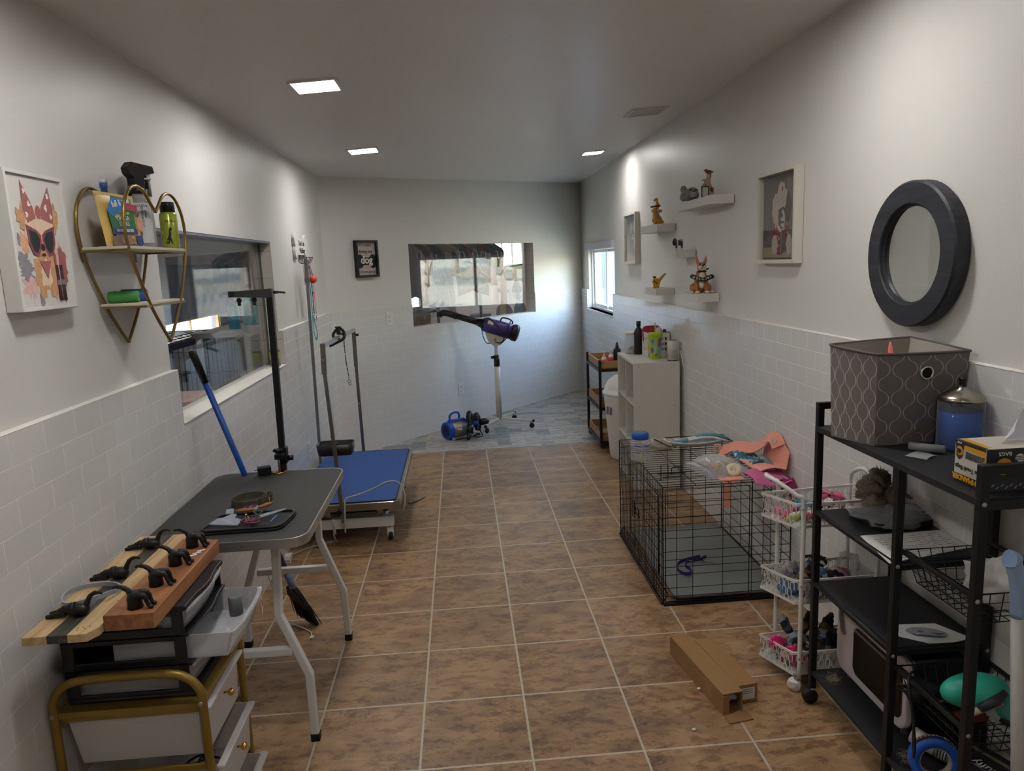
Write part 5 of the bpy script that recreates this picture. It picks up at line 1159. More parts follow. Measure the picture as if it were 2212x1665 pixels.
def cdrawer(z0, z1, pull):
    o = None; t = .002; x0, x1 = tx0+.012+pull, tx1-.004+pull; y0, y1 = ty0+.012, ty1-.012; i = .006
    m = MB()
    m.hexa([(x0, y0+i, z0), (x1-.012, y0+i, z0), (x1-.012, y1-i, z0), (x0, y1-i, z0), (x0, y0+i, z0+t), (x1-.012, y0+i, z0+t), (x1-.012, y1-i, z0+t), (x0, y1-i, z0+t)])
    m.hexa([(x0, y0+i, z0), (x1-.012, y0+i, z0), (x1-.012, y0+i+t, z0), (x0, y0+i+t, z0), (x0, y0, z1), (x1, y0, z1), (x1, y0+t, z1), (x0, y0+t, z1)])
    m.hexa([(x0, y1-i, z0), (x1-.012, y1-i, z0), (x1-.012, y1-i+t, z0), (x0, y1-i+t, z0), (x0, y1, z1), (x1, y1, z1), (x1, y1+t, z1), (x0, y1+t, z1)])
    m.bb((x0, y0, z0), (x0+t, y1, z1))
    n = 14
    def fn(a, b):
        y = y0+(y1-y0)*a; x = x1+.012*math.sin(math.pi*a)**.5*1.0-.012*(1-b); return Vector((x, y+(.5-a)*2*i*(1-b), z0+(z1-z0)*b))
    m.surf(fn, n, 3); m.surf(lambda a, b: fn(a, 1)+Vector((.010*b, 0, 0)), n, 1); m.surf(lambda a, b: fn(a, 1)+Vector((.010, 0, -.008*b)), n, 1)
    o = m.build('drawer', CLR, dt, solid=.0015)
    return o
cdrawer(tz0+.014, tz0+.078, 0); od = cdrawer(tz0+.092, tz0+.155, .105); cdrawer(tz0+.167, tz1-.014, 0)
A = Art((tx1+.118, -.135, tz0+.120), Vector((-.25, 1, 0)).normalized(), Z3, od)
A.shape([(-.045, -.028), (.045, -.028), (.045, .026), (-.045, .026)], WHITEI); A.shape([(-.045, -.028), (-.030, -.028), (-.030, .026), (-.045, .026)], mat('label_crimson', '#b5284a', .5)); A.shape([(.02, .0), (.045, .0), (.045, .026), (.02, .026)], mat('sticker_orange_red', '#d9472f', .5))
for k in range(7): A.shape([(-.01+k*.004, -.012), (-.008+k*.004, -.012), (-.008+k*.004, .012), (-.01+k*.004, .012)], INK)
A.done('price_sticker')
gcup = thing('grey_cup', 'small grey cylinder standing in the open middle drawer', 'cup', (.25, -.14, tz0+.095)); MB().lathe([(.018, 0), (.018, .05), (.014, .052)], (.252, -.135, tz0+.0945), n=18).build('cup_body', mat('grey_cup', '#5d6064', .5), gcup)
# --- boards with dog-shaped hooks ----------------------------------------------------------------
def m_wood(name, c1, c2, c3, sc=14, along='y', rough=.5):
    if name in _M: return _M[name]
    m, n, l, b = nodes(name); tc = n.new('ShaderNodeTexCoord'); mp = n.new('ShaderNodeMapping'); mp.inputs['Scale'].default_value = (1, .09, 1) if along == 'y' else (.09, 1, 1); l.new(tc.outputs['Object'], mp.inputs[0])
    nz = n.new('ShaderNodeTexNoise'); nz.inputs['Scale'].default_value = sc*3; nz.inputs['Detail'].default_value = 8; nz.inputs['Distortion'].default_value = 1.2; l.new(mp.outputs[0], nz.inputs['Vector'])
    r = ramp(n, [(.3, c1), (.5, c2), (.7, c3)]); l.new(nz.outputs[0], r.inputs[0]); l.new(r.outputs[0], b.inputs['Base Color']); b.inputs['Roughness'].default_value = rough
    bp = n.new('ShaderNodeBump'); bp.inputs['Strength'].default_value = .2; bp.inputs['Distance'].default_value = .002; l.new(nz.outputs[0], bp.inputs['Height']); l.new(bp.outputs[0], b.inputs['Normal']); _M[name] = m; return m
PINE = m_wood('pale_pine_board', '#a08259', '#b89b70', '#c7ad82'); CHERRY = m_wood('red_brown_board', '#75482a', '#94603a', '#a8754a', 9); BLKW = m_wood('worn_black_stripe', '#24251f', '#33342c', '#5c5644', 30)
HB = mat('cast_iron_black', '#121212', .42, .2, var=.3, scale=80, bump=.3, bscale=70)
b1 = thing('hook_board', 'pale pine hook board with a worn black stripe, nearer the wall', 'hook board', (0, -.22, .77))
z0, z1 = .7695, .789
MB().prism([(-.078, -.52), (-.026, -.52), (-.018, .082), (-.078, .082)], (0, 0, z0), X3, Y3, z1-z0).build('plank', PINE, b1, bevel=.001)
MB().prism([(-.026, -.52), (.018, -.52), (.020, .082), (-.018, .082)], (0, 0, z0), X3, Y3, z1-z0-.0005).build('black_plank', BLKW, b1, bevel=.001)
MB().prism([(.018, -.52), (.058, -.52), (.074, -.492), (.074, .082), (.020, .082)], (0, 0, z0), X3, Y3, z1-z0).build('plank', PINE, b1, bevel=.001)
for (x, y) in ((.03, -.50), (.045, -.495), (.038, -.488), (.05, -.485), (.028, -.49), (.06, -.05), (.055, -.36)): MB().cyl((x, y, z1-.001), (x, y, z1+.0003), .0018, n=8).build('nail_hole', INK, b1)
b2_ = thing('hook_board', 'thick red-brown hook board with four black dog-shaped hooks', 'hook board', (.13, -.25, .77))
MB().prism([(.0765, -.478), (.187, -.478), (.190, -.035), (.083, -.012)], (0, 0, .7695), X3, Y3, .038).build('board', CHERRY, b2_, bevel=.0015)
for k in range(3): single(MB().box((.158+.006*k, -.148+.016*k, .8083+.0002*k), (.022, .008, .0008), rotz(.5)), 'tape_scrap', PAPER, ['small white tape scrap on the red-brown board, nearest the camera', 'small white tape scrap in the middle of three on the red-brown board', 'small white tape scrap furthest along the red-brown board'][k], 'tape')
def hook_right(c, par, sgn=1, s=1.0):
    c = Vector(c); P = lambda x, y, z: c+Vector((x*sgn, y, z))*s
    o = MB().lathe([(.017*s, 0), (.016*s, .012*s), (.0165*s, .024*s), (.013*s, .034*s), (.006*s, .040*s)], c, n=16).build('hook', HB, par)
    MB().tube(smoothpts([P(-.006, 0, .03), P(-.012, 0, .042), P(-.024, 0, .05), P(-.036, 0, .052), P(-.046, 0, .05)], 4), [.0068*s]*4+[.006*s]*4+[.005*s]*4+[.0035*s]*4+[.002*s], 8).build('tail', HB, o)
    for dy in (-.009, .010):
        MB().tube(smoothpts([P(.002, dy*.6, .030), P(.016, dy, .032), P(.027, dy, .028), P(.031, dy, .016), P(.036, dy, .005), P(.043, dy, .004)], 3), [.0085*s]*3+[.0075*s]*3+[.0055*s]*3+[.0045*s]*3+[.005*s]*3+[.004*s], 8).build('hind_leg', HB, o)
for y in (-.445, -.327, -.205, -.082): hook_right((.135, y, .8078), b2_)
def hook_left(c, par):
    c = Vector(c); P = lambda x, y, z: c+Vector((x, y, z))
    o = MB().ell(P(-.004, 0, .014), (.024, .017, .016), rotz(.05), n=14, k=9).build('hook', HB, par)
    MB().tube(smoothpts([P(.010, 0, .018), P(.016, .004, .034), P(.024, .006, .046), P(.036, .008, .05), P(.048, .008, .047)], 4), [.007]*4+[.006]*4+[.005]*4+[.0035]*4+[.002], 8).build('tail', HB, o)
    MB().tube(smoothpts([P(-.012, 0, .018), P(-.034, -.002, .016), P(-.05, -.004, .013)], 4), [.015]*3+[.011]*3+[.008]*2+[.006], 10).build('body', HB, o)
    for dy in (-.008, .008): MB().tube(smoothpts([P(-.03, dy, .012), P(-.05, dy, .009), P(-.066, dy*1.1, .006), P(-.074, dy*1.1, .0045)], 3), [.007]*3+[.0058]*3+[.005]*3+[.0045], 8).build('leg', HB, o)
for y in (-.425, -.222, -.022): hook_left((.004, y, .7885), b1)
fc = thing('flea_collar', 'ring of grey-blue plastic collar lying over the pine hook board', 'collar', (-.02, -.335, .79))
P = [Vector((-.022+.060*math.cos(a)+.01*math.sin(2*a), -.338+.066*math.sin(a), .797+.012*max(0, math.sin(a+2.6)))) for a in [2*math.pi*i/32 for i in range(32)]]
MB().tube(P, .011, 4, closed=True, flat=(.35, 1), up=(0, 0, 1)).build('band', clearplastic('grey_blue_rubber', (.7, .75, .8), .8, .35, (.32, .36, .42)), fc); MB().box((.0, -.40, .797), (.012, .008, .014)).build('buckle', mat('grey_buckle', '#7a828c', .4), fc, bevel=.002)

# ================================================================== BACK OF THE ROOM
ds = thing('stand_dryer', 'purple pet dryer with a black nozzle on a wheeled white stand', 'pet dryer', (1.228, 4.776, 0))
IVORY = mat('ivory_metal', '#cbc7b8', .35, var=.03); PURPLE = mat('purple_body', '#4a3a78', .35, .15, var=.06)
C0 = Vector((1.228, 4.776, .062))
MB().cyl((1.228, 4.776, .075), (1.226, 4.765, .60), .0275, .026, n=20).build('pole', IVORY, ds)
MB().cyl((1.226, 4.765, .66), (1.226, 4.765, .79), .018, n=16).build('inner_pole', WHITEM, ds)
o = MB().cyl((1.226, 4.765, .585), (1.226, 4.765, .69), .028, n=18).build('height_collar', BLACKP, ds); MB().cyl((1.20, 4.75, .675), (1.175, 4.74, .675), .014, n=8).build('collar_knob', BLACKP, o)
for e in ((1.085, 4.50), (1.536, 4.634), (1.393, 5.06), (.970, 4.91)):
    e = Vector((e[0], e[1], .068)); o = MB().tube([C0+Vector((0, 0, .018)), e], [.022, .017], 4, flat=(1.2, 1)).build('base_leg', IVORY, ds, bevel=.003); d = (e-C0).normalized(); MB().box(e+d*.006, (.02, .02, .024), rotz(math.atan2(d.y, d.x))).build('end_cap', BLACKP, o, bevel=.002)
    caster(e.x-d.x*.02, e.y-d.y*.02, .060, .024, ds, BLACKP, RUBBER, rz=e.x*3)
MB().prism([(-.095, .095), (.10, .055), (.082, .005), (.045, -.03), (-.02, -.032), (-.062, .0), (-.08, .045)], (1.222, 4.80, .815), X3, Z3, .055).build('cradle', IVORY, ds, bevel=.006)
MB().cyl((1.215, 4.742, .838), (1.215, 4.735, .838), .011, n=16).build('cradle_bolt', CHROME, ds)
a_, b_ = Vector((1.135, 4.79, .985)), Vector((1.415, 4.72, .895)); ax = (b_-a_).normalized()
MB().tube([a_-ax*.01, a_, b_-ax*.03], [.060, .070, .072], 28).build('body', PURPLE, ds)
o = MB().tube([b_-ax*.035, b_-ax*.02, b_+ax*.015, b_+ax*.02], [.078, .081, .078, .06], 28).build('rear_cap', BLACKP, ds)
m = MB()
for k in range(5): m.torus(b_+ax*.021, ax, .018+.011*k, .002, 24, 5)
m.build('vent_rings', mat('vent_grey', '#56565e', .4), o)
m = MB(); m.tube([a_-ax*.085, a_-ax*.035, a_-ax*.008, a_], [.033, .045, .066, .070], 24); m.build('nose_cone', BLACKP, ds)
hz = [a_-ax*.08, a_-ax*.2, a_-ax*.30]
MB().tube([a_-ax*.07, a_-ax*.32], [.031, .029], 20).build('hose', BLACKP, ds)
e = a_-ax*.30; MB().tube([e+ax*.015, e, e-ax*.01], [.033, .034, .033], 20).build('hose_collar', BLACKP, ds)
P = smoothpts([e, e-ax*.06, e-ax*.11+Vector((0, 0, -.004)), e-ax*.145+Vector((0, -.004, -.022)), e-ax*.165+Vector((0, -.008, -.05))], 5); MB().tube(P, [.030]*10+[.029]*5+[.027]*5+[.028], 20).build('bent_nozzle', BLACKP, ds)
MB().tube([P[-1], P[-1]+(P[-1]-P[-2])*.1], .0235, 16).build('nozzle_opening', mat('dark_inside', '#050505', .9), ds)
up_ = Vector((ax.z*-1, 0, ax.x)).normalized(); mid = (a_+b_)/2
MB().tube(smoothpts([mid+ax*-.02+up_*.068, mid+ax*-.015+up_*.098, mid+ax*.02+up_*.108, mid+ax*.07+up_*.105, mid+ax*.095+up_*.088, mid+ax*.09+up_*.068], 4), .007, 8).build('handle', BLACKP, ds)
nv = ax.cross(up_); 
MB().surf(lambda a, b: a_+ax*(.03+.055*a)-nv*(.0715*math.cos(.25+.5*b))*(1 if nv.y > 0 else -1)+up_*(.0715*math.sin(.25+.5*b)), 4, 6).build('rating_plate', mat('cream_label', '#cfc8a6', .6), ds)
P = smoothpts([a_+up_*.07+ax*.01, a_+up_*.055+ax*.04-Y3*.05, mid+up_*.0+ax*-.01-Y3*.085, mid-up_*.07+ax*.05-Y3*.06, mid-up_*.125+ax*.03-Y3*.03, mid-up_*.135-ax*.02, mid-up_*.12+ax*.04-Y3*.05, mid-up_*.05+ax*.075-Y3*.08, mid+up_*.03+ax*.07-Y3*.08, mid+up_*.085+ax*.07-Y3*.01, mid+up_*.095+ax*.075+Y3*.01], 5)
MB().tube(P, .0045, 7).build('power_cord', BLACKP, ds)
P = smoothpts([a_+up_*.06-ax*.02-Y3*.03, a_-up_*.02-ax*.03-Y3*.06, a_-up_*.10+ax*.0-Y3*.05, a_-up_*.16+ax*.05-Y3*.035, mid-up_*.155-ax*.06-Y3*.03], 5); MB().tube(P, .004, 7).build('power_cord', BLACKP, ds)
bd_ = thing('floor_dryer', 'blue and silver pet dryer with black hoses lying on the slate floor', 'pet dryer', (.83, 4.41, 0))
A0 = Vector((.725, 4.34, .082)); dx_ = Vector((.78, .625, 0)); BL = mat('dryer_blue', '#1549b0', .35, var=.06); SV = mat('dryer_silver', '#8f8c86', .35, .7, var=.06)
MB().tube([A0+dx_*-.004, A0, A0+dx_*.04, A0+dx_*.045], [.070, .079, .080, .077], 28).build('end_cap', BL, bd_)
MB().tube([A0-dx_*.006, A0-dx_*.003], [.05, .058], 24).tube([A0-dx_*.012, A0-dx_*.005], [.016, .018], 14).build('intake', mat('intake_navy', '#0d2050', .5), bd_)
MB().tube([A0+dx_*.04, A0+dx_*.215], [.075, .072], 28).build('body', SV, bd_)
MB().tube([A0+dx_*.21, A0+dx_*.24, A0+dx_*.30], [.075, .072, .035], 24).build('front_cone', BL, bd_)
sdv = Vector((.625, -.78, 0)); 
A_ = Art(A0+dx_*.10+Vector((0, 0, .025))+sdv*.0735, dx_, Z3, bd_); A_.shape([(-.028, -.03), (.028, -.03), (.028, .03), (-.028, .03)], WHITEI); A_.shape([(-.02, -.004), (.015, -.004), (.015, .002), (-.02, .002)], INK); A_.done('rating_label')
MB().tube([A0+dx_*.03+Z3*.078, A0+dx_*.21+Z3*.073], .018, 8).build('spine', BL, bd_)
MB().tube(smoothpts([A0+dx_*.05+Z3*.082, A0+dx_*.048+Z3*.13, A0+dx_*.09+Z3*.152, A0+dx_*.14+Z3*.148, A0+dx_*.155+Z3*.12, A0+dx_*.15+Z3*.08], 5), .010, 10).build('handle', BL, bd_)
MB().tube(smoothpts([(.93, 4.50, .10), (.935, 4.46, .18), (.94, 4.43, .215), (.948, 4.40, .19), (.945, 4.36, .10), (.935, 4.33, .06)], 5), .026, 14).build('hose', BLACKP, bd_)
MB().tube([(.945, 4.36, .12), (.936, 4.325, .055)], .031, 14).tube([(.936, 4.325, .06), (.918, 4.255, .020)], [.022, .017], 12).build('nozzle', BLACKP, bd_)
MB().tube([(.95, 4.52, .09), (1.03, 4.50, .11)], [.035, .03], 16).build('blue_coupling', BL, bd_)
MB().tube([(1.03, 4.50, .11), (1.08, 4.49, .12), (1.115, 4.48, .115)], [.03, .03, .018], 14).build('spare_nozzle', BLACKP, bd_)
MB().tube(smoothpts([(.99, 4.56, .06), (.995, 4.55, .15), (1.01, 4.53, .17), (1.02, 4.5, .1), (1.01, 4.48, .04)], 4), .028, 12).build('spare_hose', BLACKP, bd_)
MB().tube(smoothpts([(.76, 4.33, .01), (.80, 4.31, .006), (.88, 4.35, .006), (.95, 4.37, .008), (1.0, 4.40, .03), (1.03, 4.44, .012), (.97, 4.42, .006), (1.0, 4.36, .006), (1.05, 4.40, .01), (1.02, 4.46, .06)], 5), .005, 7).build('power_cord', BLACKP, bd_)
MB().box((.79, 4.31, .013), (.03, .02, .02), rotz(.4)).build('plug', mat('grey_plug', '#a5a5a2', .4), bd_, bevel=.002)

# --- three-tier cart with wooden trays ------------------------------------------------------------
OAK = m_wood('oak_veneer', '#8a6238', '#a47a4b', '#b48a58', 8, 'x')
tc3 = thing('tray_cart', 'narrow black metal cart with three wooden trays beside the waste bin', 'cart', (2.16, 3.99, 0))
kx0, kx1, ky0, ky1 = 1.998, 2.30, 3.695, 4.285
for x in (kx0+.01, kx1-.01):
    for y in (ky0+.01, ky1-.01): MB().bb((x-.011, y-.011, .045), (x+.011, y+.011, .742)).build('post', BLACKM, tc3, bevel=.002)
for z in (.663, .345, .065):
    m = MB(); m.bb((kx0, ky0+.02, z-.018), (kx0+.02, ky1-.02, z+.006)); m.bb((kx1-.02, ky0+.02, z-.018), (kx1, ky1-.02, z+.006)); m.build('side_rail', BLACKM, tc3)
    m = MB(); m.bb((kx0+.02, ky0, z-.018), (kx1-.02, ky0+.02, z+.006)); m.bb((kx0+.02, ky1-.02, z-.018), (kx1-.02, ky1, z+.006)); m.build('end_rail', BLACKM, tc3)
    h = .068; m = MB(); a, b, c, d = kx0+.014, kx1-.014, ky0+.014, ky1-.014; t = .011
    m.bb((a, c, z), (b, d, z+.01)); m.bb((a, c, z+.01), (a+t, d, z+h)); m.bb((b-t, c, z+.01), (b, d, z+h)); m.bb((a+t, c, z+.01), (b-t, c+t, z+h)); m.bb((a+t, d-t, z+.01), (b-t, d, z+h)); m.build('tray', OAK, tc3, bevel=.001)
for x in (kx0+.03, kx1-.03):
    for y in (ky0+.03, ky1-.03): caster(x, y, .05, .020, tc3, BLACKP, RUBBER, rz=.4)
REDL = mat('red_label', '#c8344a', .5)
for k, (x, y, lb) in enumerate([(2.075, 3.86, 'small red-labelled pump bottle at the corner of the top wooden tray'), (2.16, 3.99, 'red-labelled pump bottle half hidden by the black spray bottle')]):
    q = thing('pump_bottle', lb, 'bottle', (x, y, .673)); MB().lathe([(.021, 0), (.022, .004), (.022, .062), (.014, .075)], (x, y, .673), n=18).build('bottle', WHITEP, q); MB().lathe([(.0225, .008), (.0225, .052)], (x, y, .673), n=18).build('label', REDL, q); MB().lathe([(.012, .072), (.012, .088), (.005, .09), (.005, .105), (.009, .107), (.009, .12)], (x, y, .673), n=12).build('pump', WHITEP, q)
q = thing('spray_bottle', 'matte black spray bottle on the top wooden tray', 'spray bottle', (2.185, 3.86, .673)); MB().lathe([(.030, 0), (.031, .004), (.031, .13), (.028, .137)], (2.185, 3.86, .673), n=20).build('bottle', BLACKP, q); MB().lathe([(.014, .135), (.016, .15), (.012, .165), (.009, .18), (.007, .19)], (2.185, 3.86, .673), n=14).build('atomiser', BLACKP, q)
single(MB().bb((2.06, 4.02, .3555), (2.2, 4.1, .375)), 'blue_packet', mat('packet_blue', '#3a6fa8', .5), 'thin blue packet lying in the middle wooden tray', 'packet', bevel=.002)
# --- white bin ------------------------------------------------------------------------------------
wbn = thing('waste_bin', 'tall white plastic bin with a domed lid behind the white cube shelf', 'bin', (2.16, 3.46, 0))
MB().lathe([(.125, 0), (.13, .01), (.172, .49), (.176, .505)], (2.163, 3.455, 0), n=36).build('bin_body', WHITEP, wbn)
MB().lathe([(.176, .503), (.183, .508), (.183, .528), (.172, .533), (.165, .56), (.140, .61), (.09, .65), (.03, .664)], (2.163, 3.455, 0), n=36).build('lid', WHITEP, wbn)
A_ = Art((2.163-.150, 3.455-.075, .39), Vector((.42, -.9, 0)).normalized(), Vector((.1, 0, 1)).normalized(), wbn)
for u in (-.022, .018): A_.shape([(u-.012, -.03), (u+.012, -.03), (u+.012, .03), (u-.012, .03)], mat('sticker_purple_grey', '#5d5a72', .5))
A_.done('sticker')
# --- white cube shelf and what stands on it -----------------------------------------------------
WL = mat('white_laminate', '#cdc9c0', .45, var=.015)
ch_ = thing('cube_shelf', 'white six-cube shelf standing on end beside the dog crate', 'shelf', (2.18, 2.9, 0)); Rc = rotz(-math.radians(2.6)); O_ = Vector((2.022, 2.605, 0))
D_, W_, H_ = .307, .612, .862
def cb_(a, b, m): m.hexa([O_+Rc @ Vector(p) for p in ((a[0], a[1], a[2]), (b[0], a[1], a[2]), (b[0], b[1], a[2]), (a[0], b[1], a[2]), (a[0], a[1], b[2]), (b[0], a[1], b[2]), (b[0], b[1], b[2]), (a[0], b[1], b[2]))])
t = .015
for nm, a, b in (('side_panel', (0, 0, 0), (D_, t, H_-t)), ('side_panel', (0, W_-t, 0), (D_, W_, H_-t)), ('top_panel', (0, 0, H_-t), (D_, W_, H_)), ('bottom_panel', (0, t, 0), (D_, W_-t, t)), ('centre_panel', (.002, W_/2-t/2, t), (D_, W_/2+t/2, H_-t)), ('shelf_panel', (.002, t, .285), (D_, W_-t, .285+t)), ('shelf_panel', (.002, t, .57), (D_, W_-t, .57+t)), ('back_panel', (D_-.004, t, t), (D_-.001, W_-t, H_-t))):
    m = MB(); cb_(a, b, m); m.build(nm, WL, ch_, bevel=.001)
for (x, z) in ((.035, .835), (.27, .838), (.035, .572), (.27, .572), (.035, .30), (.27, .30)): MB().cyl(O_+Rc @ Vector((x, -.001, z)), O_+Rc @ Vector((x, .002, z)), .005, n=12).build('screw', SCREW, ch_)
single(MB().tube([(2.08, 2.70, .600), (2.12, 2.78, .602)], [.014, .018], 10), 'black_brush', BLACKP, 'black brush handle on the middle shelf of the white cube shelf', 'brush')
single(MB().ell((2.07, 2.80, .022), (.02, .02, .008)), 'bottle_cap', BLUEB, 'blue cap on the bottom shelf of the white cube shelf', 'cap')
zt = .862
q = thing('cotton_jar', 'clear square jar with a white lid and cotton balls on the cube shelf', 'jar', (2.135, 3.14, zt)); MB().rings([[Vector((2.135+a, 3.14+b, z)) for a, b in rrect(.085*s_, .085*s_, .015, 4)] for z, s_ in ((zt, .92), (zt+.004, 1), (zt+.13, 1), (zt+.135, .97))]).build('jar_body', CLEARB, q); MB().prism(rrect(.092, .092, .016, 4), (2.135, 3.14, zt+.133), X3, Y3, .022).build('lid', WHITEP, q, bevel=.003)
random.seed(9)
for k in range(9): a = k*2.4; single(crumple(k+200, (2.135+.018*math.cos(a)*(1 if k < 6 else .3), 3.14+.018*math.sin(a)*(1 if k < 6 else .3), zt+.018+.014*(k//3)), (.014, .014, .013), amp=.3, n=10, k=6), 'cotton_ball', mat('cotton', '#cfcac0', .95), 'white cotton ball in the clear square jar', 'cotton ball', 'cotton balls in the square jar')
q = thing('shampoo_bottle', 'tall black bottle between the cotton jar and the white basket', 'bottle', (2.175, 3.085, zt)); MB().lathe([(.033, 0), (.034, .004), (.034, .155), (.028, .172), (.013, .192), (.013, .2)], (2.175, 3.075, zt), n=24).build('bottle', BLACKP, q); MB().lathe([(.016, .2), (.016, .237)], (2.175, 3.075, zt), n=18).build('cap', BLACKP, q)
q = thing('plastic_basket', 'white perforated plastic basket with round holes on the cube shelf', 'basket', (2.26, 2.95, zt))
def perf(o, ux, uz, W, H, holes, rr, nm, nseg=14):
    """flat panel with round holes: strips of quads around each hole cell"""
    o, ux, uz = Vector(o), Vector(ux), Vector(uz); m = MB(); nx, nz, u0, w0, du, dz = holes
    us = [0, u0]+[u0+du*(i+1) for i in range(nx)]+[W]; zs_ = [0, w0]+[w0+dz*(i+1) for i in range(nz)]+[H]
    for i in range(len(us)-1):
        for j in range(len(zs_)-1):
            a, b, c, d = us[i], us[i+1], zs_[j], zs_[j+1]
            if 1 <= i <= nx and 1 <= j <= nz:
                cx_, cz_ = (a+b)/2, (c+d)/2; inn = []; out = []
                for k in range(16):
                    th = 2*math.pi*k/16; x, y = math.cos(th), math.sin(th); inn.append(o+ux*(cx_+rr[0]*x)+uz*(cz_+rr[1]*y)); s_ = 1/max(abs(x), abs(y)); out.append(o+ux*(cx_+x*s_*(b-a)/2)+uz*(cz_+y*s_*(d-c)/2))
                k0 = m.add(inn+out, [(k, (k+1) % 16, 16+(k+1) % 16, 16+k) for k in range(16)], False)
            else: m.add([o+ux*a+uz*c, o+ux*b+uz*c, o+ux*b+uz*d, o+ux*a+uz*d], [(0, 1, 2, 3)], False)
    return m.build(nm, WHITEP, q, solid=.003)
x0, x1, y0, y1 = 2.188, 2.340, 2.868, 3.022
perf((x0, y0, zt), X3, Z3, x1-x0, .165, (3, 3, .055, .035, .030, .036), (.010, .012), 'front_wall'); perf((x0, y1, zt), X3, Z3, x1-x0, .165, (3, 3, .03, .035, .034, .036), (.010, .012), 'back_wall')
perf((x0, y0, zt), Y3, Z3, y1-y0, .165, (6, 3, .017, .035, .020, .036), (.006, .012), 'side_wall'); perf((x1, y0, zt), Y3, Z3, y1-y0, .165, (6, 3, .017, .035, .020, .036), (.006, .012), 'side_wall')
MB().bb((x0, y0, zt), (x1, y1, zt+.003)).build('bottom', WHITEP, q); MB().tube([(x0, y0, zt+.165), (x1, y0, zt+.165), (x1, y1, zt+.165), (x0, y1, zt+.165)], .0045, 6, closed=True).build('rim', WHITEP, q)
single(MB().prism(rrect(.135, .12, .03, 5), (2.245, 2.985, zt+.148), X3, Vector((0, .15, 1)).normalized(), .012), 'red_container_lid', mat('crimson_plastic', '#a01427', .35), 'crimson rounded lid standing in the white basket', 'lid', bevel=.004)
single(crumple(88, (2.282, 2.93, zt+.15), (.028, .028, .055), amp=.12), 'white_pouch', mat('cream_cloth', '#c9c6bb', .8), 'cream rounded pouch sticking out of the white basket', 'pouch')
single(MB().lathe([(.012, 0), (.012, .17), (.011, .185)], (2.315, 2.90, zt+.003), n=14), 'brown_bottle', mat('brown_glass', '#3c1f16', .2), 'narrow brown-capped bottle at the right of the white basket', 'bottle')
q = thing('drink_tumbler', 'lime green tumbler with splash print and a straw on the cube shelf', 'tumbler', (2.222, 2.80, zt)); LIME = mat('lime_plastic', '#9fbe1e', .3, var=.04)
MB().lathe([(.033, 0), (.035, .004), (.049, .155), (.0515, .16), (.0515, .172)], (2.222, 2.80, zt), n=30).build('cup', LIME, q); MB().lathe([(.050, .17), (.050, .176), (.03, .178)], (2.222, 2.80, zt), n=30).build('lid', LIME, q); MB().cyl((2.222, 2.795, zt+.17), (2.219, 2.79, zt+.245), .004, n=10).build('straw', LIME, q)
def cr(z): return .035+(.049-.035)*z/.155+.0006
def conewrap(outl, a, zc, m_, nm):
    vs = []
    for u, v in outl: z = zc+v; r = cr(z); vs.append((2.222+r*math.cos(a+u/r), 2.80+r*math.sin(a+u/r), zt+z))
    MB().add(vs, [list(range(len(vs)))], False) if False else None
    m = MB(); m.add(vs, [list(range(len(vs)))], False); m.build(nm, m_, q, solid=.0005)
AQP = mat('print_aqua', '#7fb6bd', .4); PUP = mat('print_purple', '#8f3f8f', .4)
for k, (a, z, rx, rz_, m_) in enumerate([(-1.95, .09, .014, .035, AQP), (-1.45, .045, .02, .018, AQP), (-1.1, .06, .015, .022, AQP), (-1.15, .11, .012, .03, PUP), (-1.0, .135, .012, .014, PUP), (-2.2, .12, .01, .014, PUP), (-1.7, .03, .012, .012, PUP), (-.8, .085, .010, .02, AQP), (-2.4, .06, .012, .02, PUP)]): conewrap(blob(0, 0, rx, rz_, k+5, .35, 16), a, z, m_, 'splash_print')
a = -1.62; tt = Vector((-math.sin(a), math.cos(a), 0)); nn = Vector((math.cos(a), math.sin(a), .09)).normalized(); text('STARBUCKS', .022, Vector((2.222, 2.80, zt+.085))+nn*(cr(.085)+.0018), (.09*math.cos(a), .09*math.sin(a), 1), -tt, mat('print_cream', '#dfe6c0', .5), q, squeeze=1.0)
q = thing('air_purifier', 'small white cylindrical air purifier at the near corner of the cube shelf', 'purifier', (2.305, 2.655, zt)); MB().lathe([(.033, 0), (.033, .006)], (2.300, 2.655, zt), n=28).build('base_ring', BLACKP, q); MB().lathe([(.034, .006), (.0345, .130), (.032, .136)], (2.300, 2.655, zt), n=28).build('body', mat('warm_white_plastic', '#cfc8c0', .35), q); MB().lathe([(.029, .1355), (.027, .138)], (2.300, 2.655, zt), n=24).build('top_grille', BLACKP, q)
m = MB()
for i in range(9):
    for j in range(9):
        a = -1.6+(i-4)*.11+(.055 if j % 2 else 0); z = .022+j*.0062; p = Vector((2.300+.0345*math.cos(a), 2.655+.0345*math.sin(a), zt+z)); m.ell(p, (.0012, .0012, .0012), n=5, k=3)
m.build('speaker_dots', INKG, q)
single(MB().tube(smoothpts([(2.335, 2.60, .93), (2.347, 2.55, .80), (2.345, 2.5, .55), (2.347, 2.45, .30), (2.345, 2.42, .0)], 6), .003, 6), 'white_cable', WHITEP, 'thin white cable hanging down the right wall beside the cube shelf', 'cable')
# ================================================================== RIGHT WALL
def fuse(mb, name, m_, parent, voxel=.0025, sm=6):
    o = mb.build(name, m_, parent)
    q = o.modifiers.new('remesh', 'REMESH'); q.mode = 'VOXEL'; q.voxel_size = voxel; q.use_smooth_shade = True
    q = o.modifiers.new('smooth', 'SMOOTH'); q.factor = .6; q.iterations = sm
    return o
